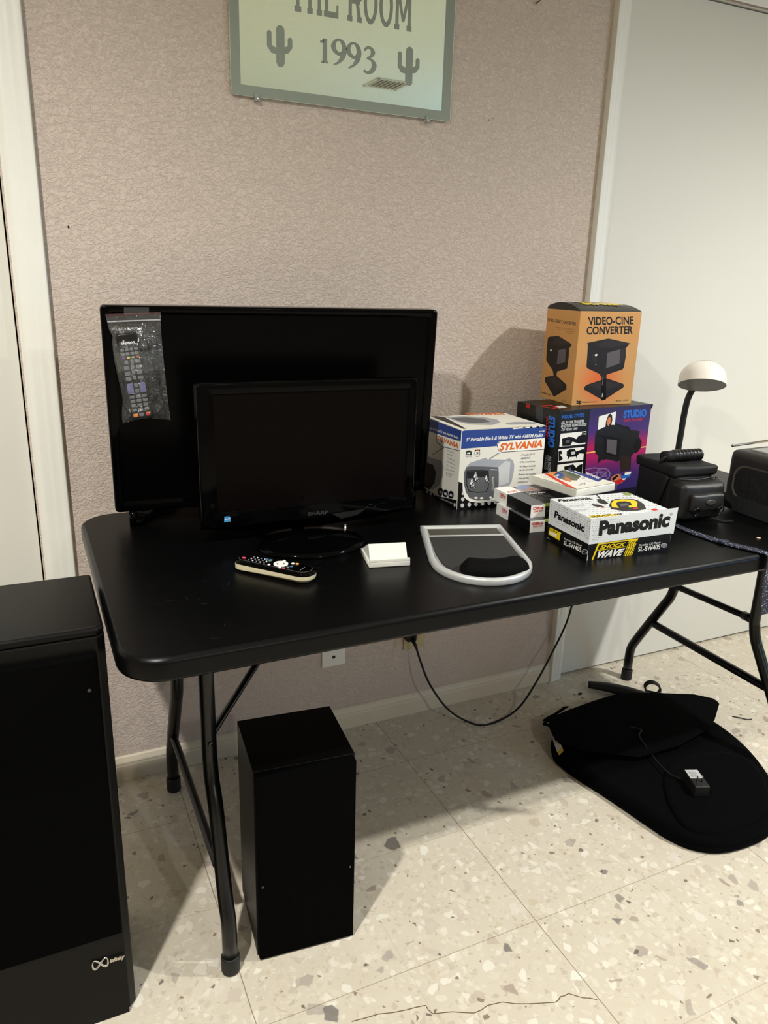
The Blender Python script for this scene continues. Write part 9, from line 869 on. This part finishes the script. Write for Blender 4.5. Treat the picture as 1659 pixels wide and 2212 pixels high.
# booklets in a clear sleeve, leaning over the photo boxes
A, B_, C_, D_ = Vector((1.262,-.358,.825)), Vector((1.373,-.335,.825)), Vector((1.372,-.527,.84)), Vector((1.248,-.545,.84))
B_ = A + C_ - D_
t = thing('instruction_booklet', 'colourful instruction booklet with thick white pages in a clear sleeve', 'booklet', (1.248,-.545,.82))
M_page = mat('white_pages', (236,232,216), .7, var=.04, scale=300)
def slab(b, q4, dz0, dz1, m, grow=0.0, rounded=True):
    c = sum(q4, Vector())/4; up_ = Vector((0,0,1))
    top = [p+(p-c)*grow+up_*dz1 for p in q4]; bot = [p+(p-c)*grow+up_*dz0 for p in q4]
    b.add(top+bot, [(0,1,2,3),(7,6,5,4),(0,4,5,1),(1,5,6,2),(2,6,7,3),(3,7,4,0)], m)
b = MB(); slab(b, [A,B_,C_,D_], -.0195, -.0010, M_page); b.build('page_block', t, True, bevel=.002)
b = MB(); ex_ = C_-D_; ey_ = A-D_; o_ = D_ - Vector((0,0,.0007))
b.add([D_,C_,B_,A], [(0,1,2,3)], mat('cover_paper',(232,228,214),.4))
print_art(b,'booklet',D_,ex_,ey_)
b.build('cover', t, True)
t = thing('plastic_sleeve', 'clear crinkled plastic sleeve around the booklet', 'plastic sleeve', (1.248,-.545,.82))
b = MB(); Q = [A,B_,C_,D_]; c = sum(Q, Vector())/4; vs = []; fs = []; NU, NV = 30, 8
ring_pts = []
for k in range(4):
    p, q2 = Q[k], Q[(k+1)%4]
    for j in range(NU//3): ring_pts.append(p+(q2-p)*(j/(NU//3)))
nr = len(ring_pts)
for j in range(NV+1):
    f = j/NV
    for k, p in enumerate(ring_pts):
        g = 1.035+.03*math.sin(pi*f)+.05*noise.noise(Vector((p.x*40,p.y*40,f*3))); vv = c+(p-c)*g; vs.append((vv.x, vv.y, p.z+.0015-(.0215)*f+.002*noise.noise(Vector((p.x*90,p.y*90,f*5)))))
b.add(vs, [(j*nr+k,j*nr+(k+1)%nr,(j+1)*nr+(k+1)%nr,(j+1)*nr+k) for j in range(NV) for k in range(nr)], M_poly, True)
b.build('film', t, True)

# ------------------------------------------------------------------ camera bag
cb = thing('camera_bag', 'small black padded camera bag with ribbed handle and front pocket', 'bag', (1.548,-.528,.737), R(-6))
M_nyl = mat('black_nylon', (11,11,11), .62, var=.15, scale=60, bump=.5, bscale=700, spec=.4)
M_lea = mat('charcoal_leatherette', (20,18,16.5), .48, var=.12, scale=60, bump=.3, bscale=500)
def soft_box(b, a, c, m, r_, T=None, puff=0.0):
    bm = bmesh.new(); bmesh.ops.create_cube(bm, size=1.0)
    for v in bm.verts: v.co = Vector([a[i]+(c[i]-a[i])*(v.co[i]+.5) for i in range(3)])
    bmesh.ops.bevel(bm, geom=list(bm.edges), offset=r_, segments=4, profile=.5, affect='EDGES')
    bmesh.ops.subdivide_edges(bm, edges=[e for e in bm.edges if e.calc_length() > .02], cuts=4, use_grid_fill=True)
    ctr = (Vector(a)+Vector(c))/2; hs = (Vector(c)-Vector(a))/2
    for v in bm.verts:
        n_ = Vector([(v.co[i]-ctr[i])/hs[i] for i in range(3)])
        k = (1-abs(n_.x)**3)*(1-abs(n_.z)**3); v.co.y += puff*(k if n_.y < -.5 else 0)*-1
        v.co += Vector((noise.noise(v.co*35),noise.noise(v.co*35+Vector((7,7,7))),noise.noise(v.co*35+Vector((3,1,9)))))*.0025
    b.addbm(bm, m, T, True)
b = MB(); soft_box(b, (0,.0,.001),(.122,.140,.110), M_nyl, .016, puff=.004); b.build('body', cb)
b = MB(); soft_box(b, (-.004,-.006,.100),(.126,.144,.126), M_nyl, .0085); b.build('lid', cb)
b = MB(); soft_box(b, (-.002,-.040,.002),(.124,.012,.094), M_lea, .014, puff=.007); b.build('front_pocket', cb)
b = MB(); soft_box(b, (.016,-.056,.028),(.110,-.034,.070), M_lea, .006, puff=.004); b.build('pocket_flap', cb)
b = MB(); b.prism(ell(.065,.052,.015,.006,24), .0595, .0635, mat('oval_badge',(58,54,48),.4), .0015, 2, T=Matrix.Rotation(pi/2,4,'X')); b.build('badge', cb)
b = MB(); b.tube([(.012,-.010,.098),(.06,-.012,.094),(.118,-.010,.099)], .0016, mat('zip_black',(30,30,30),.4), 8); b.build('zip', cb)
for x in (.028,.098):
    b = MB(); P = [(x+.009*math.cos(a), -.060-.003*math.sin(a), .030+.010*math.sin(a)) for a in [2*pi*k/20 for k in range(21)]]
    b.tube(P, .0016, mat('dark_metal_ring',(60,60,62),.3,1.0), 8, caps=False); b.build('ring', cb)
    b = MB(); b.tube([(x,-.050,.034),(x+.002,-.050,.055)], .006, M_nyl, 10, flat=.4); b.build('ring_tab', cb)
b = MB(); b.tube(spline([(.116,-.010,.098),(.120,-.020,.084),(.126,-.018,.066),(.130,-.012,.056)],5), .0045, M_nyl, 8, flat=.5); b.tube(spline([(.106,-.010,.098),(.111,-.022,.080),(.117,-.020,.070)],5), .0035, M_nyl, 8, flat=.5); b.build('zip_pull', cb)
b = MB(); b.tube(spline([(.002,.055,.125),(.006,.050,.1345),(.020,.050,.139)],5), .009, M_nyl, 10, flat=.5)
b.tube([(.008,.055,.138),(.035,.055,.139)], .0135, M_nyl, 14)
P = []; rr_ = []
for k in range(49): P.append((.033+.085*k/48, .055, .139)); rr_.append(.0125+.0028*abs(math.sin(pi*k/48*8)))
b.tube(P, rr_, mat('rubber_grip',(16,16,18),.35), 16); b.tube([(.118,.055,.139),(.124,.059,.132),(.126,.065,.122)], [.009,.007,.005], M_nyl, 10); b.build('handle', cb)
b = MB(); b.tube(spline([(-.002,.020,.10),(-.006,.030,.06),(-.004,.045,.02)],5), .008, M_nyl, 8, flat=.3); b.build('side_tab', cb)
def ribbon(b, path, widths, m, thick=.0012):
    """flat strap: path points with a side vector each"""
    P = spline([p for p, s in path], 8); S = spline([s for p, s in path], 8); n_ = len(P); vs = []
    for i in range(n_):
        tg = (P[min(i+1,n_-1)]-P[max(i-1,0)]).normalized(); s_ = S[i]; nn = tg.cross(s_.normalized())*thick
        vs += [P[i]-s_+nn, P[i]+s_+nn, P[i]+s_-nn, P[i]-s_-nn]
    fs = [(4*i+k,4*i+(k+1)%4,4*i+4+(k+1)%4,4*i+4+k) for i in range(n_-1) for k in range(4)] + [(0,1,2,3),(4*n_-1,4*n_-2,4*n_-3,4*n_-4)]
    b.add(vs, fs, m, False)
# woven navy strap with pale flecks
M_str = bpy.data.materials.new('woven_navy_strap'); M_str.use_nodes = True; nt = M_str.node_tree; bs = nt.nodes['Principled BSDF']; bs.inputs['Roughness'].default_value = .7
tc_ = nt.nodes.new('ShaderNodeTexCoord'); vo = nt.nodes.new('ShaderNodeTexVoronoi'); vo.inputs['Scale'].default_value = 230; nt.links.new(tc_.outputs['Object'], vo.inputs['Vector'])
rp = nt.nodes.new('ShaderNodeValToRGB'); rp.color_ramp.elements[0].position = .18; rp.color_ramp.elements[0].color = lin((170,176,196)); rp.color_ramp.elements[1].position = .30; rp.color_ramp.elements[1].color = lin((24,27,44))
nt.links.new(vo.outputs['Distance'], rp.inputs['Fac']); nt.links.new(rp.outputs['Color'], bs.inputs['Base Color'])
b = MB(); V = Vector
ribbon(b, [(V((1.520,-.560,.741)),V((.003,.007,.003))),(V((1.512,-.600,.7405)),V((.008,.003,0))),(V((1.511,-.650,.7405)),V((.010,0,0))),(V((1.520,-.718,.7405)),V((.010,.003,0))),(V((1.545,-.780,.7405)),V((.010,.005,0))),(V((1.553,-.806,.738)),V((.010,.004,-.001))),(V((1.556,-.812,.720)),V((.011,.001,0))),(V((1.560,-.810,.66)),V((.011,0,0))),(V((1.572,-.809,.60)),V((.011,0,0)))], 0, M_str)
b.box((1.508,-.727,.740),(1.530,-.712,.746), mat('strap_buckle',(38,42,60),.3), .002, T=Matrix.Identity(4))
b.build('strap', cb, True)
b = MB(); M_str2 = mat('dark_navy_webbing', (5,6,11), .75, var=.2, scale=300)
ribbon(b, [(V((1.668,-.480,.790)),V((0,.002,.014))),(V((1.710,-.480,.775)),V((0,.004,.016))),(V((1.746,-.515,.761)),V((0,.006,.018))),(V((1.753,-.575,.757)),V((.004,0,.018))),(V((1.753,-.650,.755)),V((.006,0,.017))),(V((1.748,-.730,.752)),V((.008,0,.013)))], 0, M_str2)
b.build('strap', cb, True)
b = MB(); ribbon(b, [(V((1.640,-.575,.742)),V((.004,.003,0))),(V((1.650,-.600,.739)),V((.004,.002,0))),(V((1.668,-.613,.742)),V((.003,.004,0)))], 0, M_nyl); b.build('loose_strap_end', cb, True)
b = MB(); b.prism(ell(0,0,.0045,.0025,10), 0, .002, mat('tan_crumb',(224,186,150),.6), .0006, 1); o = b.build('crumb'); o.location = (1.628,-.72,.737); o.rotation_euler = (0,0,-.7); tag(o, 'tiny tan crumb on the bare tabletop right of the woven strap', 'crumb')

# ------------------------------------------------------------------ desk lamp
lp = thing('desk_lamp', 'white dome desk lamp on a black flexible neck behind the bag', 'lamp', (1.965,-.135,.737))
M_wlamp = mat('white_enamel', (232,227,218), .35, var=.02)
b = MB(); b.lathe([(0,0),(.045,0),(.047,.003),(.045,.010),(.035,.014),(0,.016)], M_matb, 28); b.build('base', lp)
b = MB(); P = spline([(0,0,.010),(.004,.001,.065),(.010,.003,.165),(.016,.002,.215),(.026,-.006,.248),(.030,-.022,.274)],8); b.tube(P, .0092, mat('black_rubber_neck',(8,8,8),.5), 14); b.build('neck', lp)
RL = .066; ctr = Vector((-.006,-.062,.262))
uu = (Vector((0,0,1))*math.cos(R(23)) + Vector((.73,.68,0))*math.sin(R(23)) - Vector((.68,-.73,0))*.05).normalized()
xx = Vector((.68,-.73,0)); xx = (xx-uu*xx.dot(uu)).normalized(); yy_ = uu.cross(xx)
LT = Matrix.Translation(ctr) @ Matrix((xx,yy_,uu)).transposed().to_4x4()
prof = [(RL,0.0),(RL*.995,.014)]+[(RL*math.cos(a)*.985, .018+(RL*.80)*math.sin(a)) for a in [R(8+8.2*k) for k in range(11)]]
b = MB(); b.lathe([(r_,z) for r_,z in prof if r_ > 0]+[(0.0005,prof[-1][1]+.0005)], M_wlamp, 48, T=LT)
M_lin = mat('grey_lamp_lining', (168,170,174), .6)
b.lathe([(RL-.0006,0.0),(RL-.0025,.0005),(RL-.0035,.014)]+[(r_-.0035,z-.003) for r_,z in prof[2:-1] if r_ > .006]+[(0.0005,prof[-1][1]-.003)], M_lin, 48, T=LT)
for i in range(-3,4):
    for j in range(-3,4):
        x, y2 = i*.0072, j*.0072-.015
        rr_ = math.hypot(x,y2)
        if abs(i)+abs(j) > 4: continue
        s_ = .0016; top_z = lambda r2: .018+RL*.80*math.sqrt(max(0,1-(r2/(RL*.985))**2))
        c_, s2 = math.cos(.78), math.sin(.78)
        q4 = [(x+dx*c_-dy*s2, y2+dx*s2+dy*c_) for dx,dy in ((-s_,-s_),(s_,-s_),(s_,s_),(-s_,s_))]
        b.add([(p[0],p[1],top_z(math.hypot(*p))+.0009) for p in q4], [(0,1,2,3)], M_dark, T=LT)
b.build('shade', lp)
b = MB(); b.lathe([(.0,.012),(.020,.014),(.026,.030),(.020,.052)], mat('dark_lamp_socket',(34,38,42),.4), 24, T=LT); b.build('socket', lp)

# ------------------------------------------------------------------ radio
ra = thing('portable_radio', 'grey portable radio with chrome antenna at the right edge', 'radio', (1.762,-.500,.737), 0)
M_rad = mat('grey_radio_plastic', (38,35,35), .42, var=.06)
b = MB(); soft_box(b, (0,-.25,.002),(.16,.008,.150), M_rad, .020)
b.build('body', ra)
b = MB(); o1 = [(-.012-.213*0, 0)]
P2 = rrect(-.235,.030,-.018,.118,.034,8)
vs = [(-.0022,p[0],p[1]) for p in P2]+[(-.0010,-.1265+(p[0]+.1265)*.955,.074+(p[1]-.074)*.90) for p in P2]; n_ = len(P2)
b.add(vs, [(k,(k+1)%n_,n_+(k+1)%n_,n_+k) for k in range(n_)], mat('pale_grey_ridge',(84,80,72),.4), True)
b.add(vs[n_:], [tuple(range(n_))], mat('dark_grey_panel',(27,26,27),.5)); b.build('back_panel', ra)
b = MB()
for g in range(4):
    for k in range(11 if g < 2 else 9): b.box((-.0019,-.052-.030*g-.010,.092-.0055*k),(-.0006,-.052-.030*g+.010,.0945-.0055*k), mat('vent_slot',(22,24,24),.7), 0)
b.build('vent_slots', ra)
b = MB(); b.tube([(.022,.012,.1545),(.09,.018,.1550),(.21,.030,.1565)], [.0028,.0032,.0036], M_chr, 12); b.lathe([(0,-.0045),(.003,-.0035),(.0045,0),(.003,.0035),(0,.0045)], M_chr, 14, T=Matrix.Translation((.0165,.012,.1545))); b.build('antenna', ra)
b = MB(); b.box((.03,-.18,.146),(.11,-.03,.154), mat('silver_top_panel',(150,150,148),.35,.3), .003, 2); b.build('top_panel', ra)

# ------------------------------------------------------------------ seat massager on the floor
sc_ = thing('massage_cushion', 'black padded seat cushion lying on the floor under the right table end', 'cushion', (1.7,-.5,0))
M_cush = mat('black_velour', (3,3,4), .95, var=.2, scale=40, bump=.3, bscale=400, spec=.06)
def smooth_loop(pts, n=6):
    P = [Vector((p[0],p[1],0)) for p in pts]; m_ = len(P); out = []
    for i in range(m_):
        a, b_, c_, d_ = P[i-1], P[i], P[(i+1)%m_], P[(i+2)%m_]
        for k in range(n):
            t_ = k/n; v = 0.5*((2*b_)+(c_-a)*t_+(2*a-5*b_+4*c_-d_)*t_*t_+(3*b_-a-3*c_+d_)*t_**3); out.append((v.x,v.y))
    return out
def inset(pts, d_):
    n_ = len(pts); out = []
    for i in range(n_):
        a, c_ = Vector(pts[i-1]), Vector(pts[(i+1)%n_]); t_ = (c_-a).normalized(); out.append((pts[i][0]-t_.y*d_*-1*-1, pts[i][1]+t_.x*d_))
    return out
def pad_mesh(b, loop, levels, m):
    n_ = len(loop); vs = []
    for d_, z in levels: vs += [(x,yy,z) for x,yy in inset(loop,d_)]
    b.add(vs, [(i*n_+k,i*n_+(k+1)%n_,(i+1)*n_+(k+1)%n_,(i+1)*n_+k) for i in range(len(levels)-1) for k in range(n_)], m, True)
    b.add(vs[-n_:], [tuple(range(n_))], m)
O1 = [(1.455,-.303),(1.405,-.375),(1.400,-.430),(1.410,-.490),(1.430,-.586),(1.448,-.692),(1.462,-.755),(1.49,-.802),(1.543,-.835),(1.626,-.845),(1.71,-.835),(1.80,-.785),(1.87,-.70),(1.92,-.60),(1.942,-.507),(1.940,-.43),(1.88,-.35),(1.76,-.29),(1.62,-.275),(1.51,-.282)]
b = MB(); pad_mesh(b, smooth_loop(O1), [(.006,0),(0,.006),(.001,.014),(.006,.018),(.004,.022),(.005,.030),(.012,.037),(.022,.040)], M_cush); b.build('seat_pad', sc_, True)
O2 = [(1.575,-.612),(1.535,-.660),(1.505,-.715),(1.492,-.765),(1.520,-.802),(1.58,-.820),(1.66,-.820),(1.74,-.795),(1.82,-.725),(1.86,-.65),(1.85,-.60),(1.80,-.568),(1.72,-.553),(1.64,-.565)]
b = MB(); pad_mesh(b, smooth_loop(O2), [(0,.038),(.001,.044),(.006,.0475),(.014,.049)], M_cush); b.build('raised_seat', sc_, True)
O3 = [(1.447,-.318),(1.473,-.282),(1.558,-.269),(1.654,-.258),(1.748,-.253),(1.820,-.278),(1.885,-.307),(1.962,-.345),(1.994,-.382),(1.990,-.396),(1.905,-.456),(1.84,-.485),(1.72,-.51),(1.58,-.51),(1.46,-.43),(1.425,-.37)]
b = MB(); pad_mesh(b, [p for i in range(len(O3)) for p in [O3[i], tuple((Vector(O3[i])+Vector(O3[(i+1)%len(O3)]))/2)]], [(.004,.030),(0,.040),(.001,.050),(.006,.056),(.014,.058)], M_cush); b.build('folded_back', sc_, True)
b = MB(); ribbon(b, [(V((1.490,-.262,.036)),V((.004,.004,0))),(V((1.482,-.250,.034)),V((.006,.002,.002))),(V((1.480,-.236,.028)),V((.006,-.003,.003))),(V((1.500,-.228,.028)),V((.003,-.006,.004))),(V((1.537,-.220,.030)),V((.003,-.006,.004))),(V((1.578,-.208,.034)),V((.004,-.006,.003)))], 0, M_cush, .0016)
ribbon(b, [(V((1.470,-.285,.035)),V((.006,.002,0))),(V((1.468,-.262,.030)),V((.006,.002,0))),(V((1.470,-.246,.022)),V((.006,.001,0))),(V((1.480,-.238,.020)),V((.005,-.004,.002)))], 0, M_cush, .0016); b.build('strap_loop', sc_, True)
b = MB(); b.add([(1.432,-.322,.0465),(1.447,-.328,.048),(1.420,-.392,.046),(1.403,-.392,.038)], [(0,1,2,3)], mat('white_care_label',(196,194,186),.7)); b.add([(1.403,-.392,.0382),(1.420,-.392,.0462),(1.416,-.404,.045),(1.400,-.406,.036)], [(0,1,2,3)], mat('yellow_care_label',(196,160,50),.7)); b.build('care_label', sc_, True)
b = MB(); P = spline([(1.752,-.103,.017),(1.79,-.135,.018),(1.830,-.180,.019),(1.865,-.225,.018),(1.885,-.262,.016)],6); b.tube(P, [.0145+.0055*math.sin(pi*i/(len(P)-1)) for i in range(len(P)-1)]+[.007], M_matb, 16, flat=.75); b.build('hand_controller', sc_, True)
b = MB()
P = []
for k in range(60):
    a = 2*pi*k/22; P.append((1.915+.0165*math.cos(a)+.0002*k, -.222-.0165*math.cos(a)+.0003*k, .026+.021*math.sin(a)))
b.tube([(1.883,-.262,.016),(1.905,-.235,.008)]+P+[(1.93,-.27,.03)], .0028, M_cord, 8); b.build('controller_cord', sc_, True)

ad = thing('power_adapter', 'small black plug-in power adapter with grey label lying on the cushion', 'adapter', (1.622,-.672,.0495), R(-22))
AT = Matrix.Identity(4)
b = MB(); b.box((-.019,-.036,0),(.019,.036,.030), M_matb, .003, 2); b.build('body', ad)
b = MB(); b.add([(-.0165,-.002,.0303),(.0165,-.002,.0303),(.0165,.033,.0303),(-.0165,.033,.0303)], [(0,1,2,3)], mat('grey_rating_label',(186,186,184),.45))
for k in range(6): b.add([(-.013,.004+.0045*k,.0305),(.012-.004*(k%3),.004+.0045*k,.0305),(.012-.004*(k%3),.0055+.0045*k,.0305),(-.013,.0055+.0045*k,.0305)], [(0,1,2,3)], mat('label_print',(120,120,122),.5))
b.build('rating_label', ad)
for x in (-.0065,.0065):
    b = MB(); b.box((x-.0008,-.018,.030),(x+.0008,-.0115,.046), M_chr, .0003, 1); b.build('prong', ad)
b = MB(); b.tube(spline([(1.604,-.640,.060),(1.600,-.61,.054),(1.607,-.56,.0535),(1.625,-.50,.056),(1.640,-.45,.0615),(1.665,-.43,.064),(1.645,-.405,.064)],8), .0022, M_cord, 8); b.build('adapter_cord', ad, True)
# small litter on the floor
b = MB(); b.tube(spline([(2.062,-.411,.002),(2.077,-.428,.003),(2.090,-.441,.002),(2.105,-.446,.002)],4), .0018, mat('dry_twig',(60,54,46),.8), 6); tag(b.build('dry_twig'), 'short dry twig on the floor right of the cushion', 'twig')
b = MB(); b.prism([(-.008,-.004),(.0,-.006),(.010,-.002),(.008,.005),(-.004,.004)], 0, .002, mat('dark_scrap',(54,46,38),.8)); o = b.build('debris_scrap'); o.location = (1.706,-.118,.0002); tag(o, 'dark scrap on the floor left of the cushion controller', 'scrap')
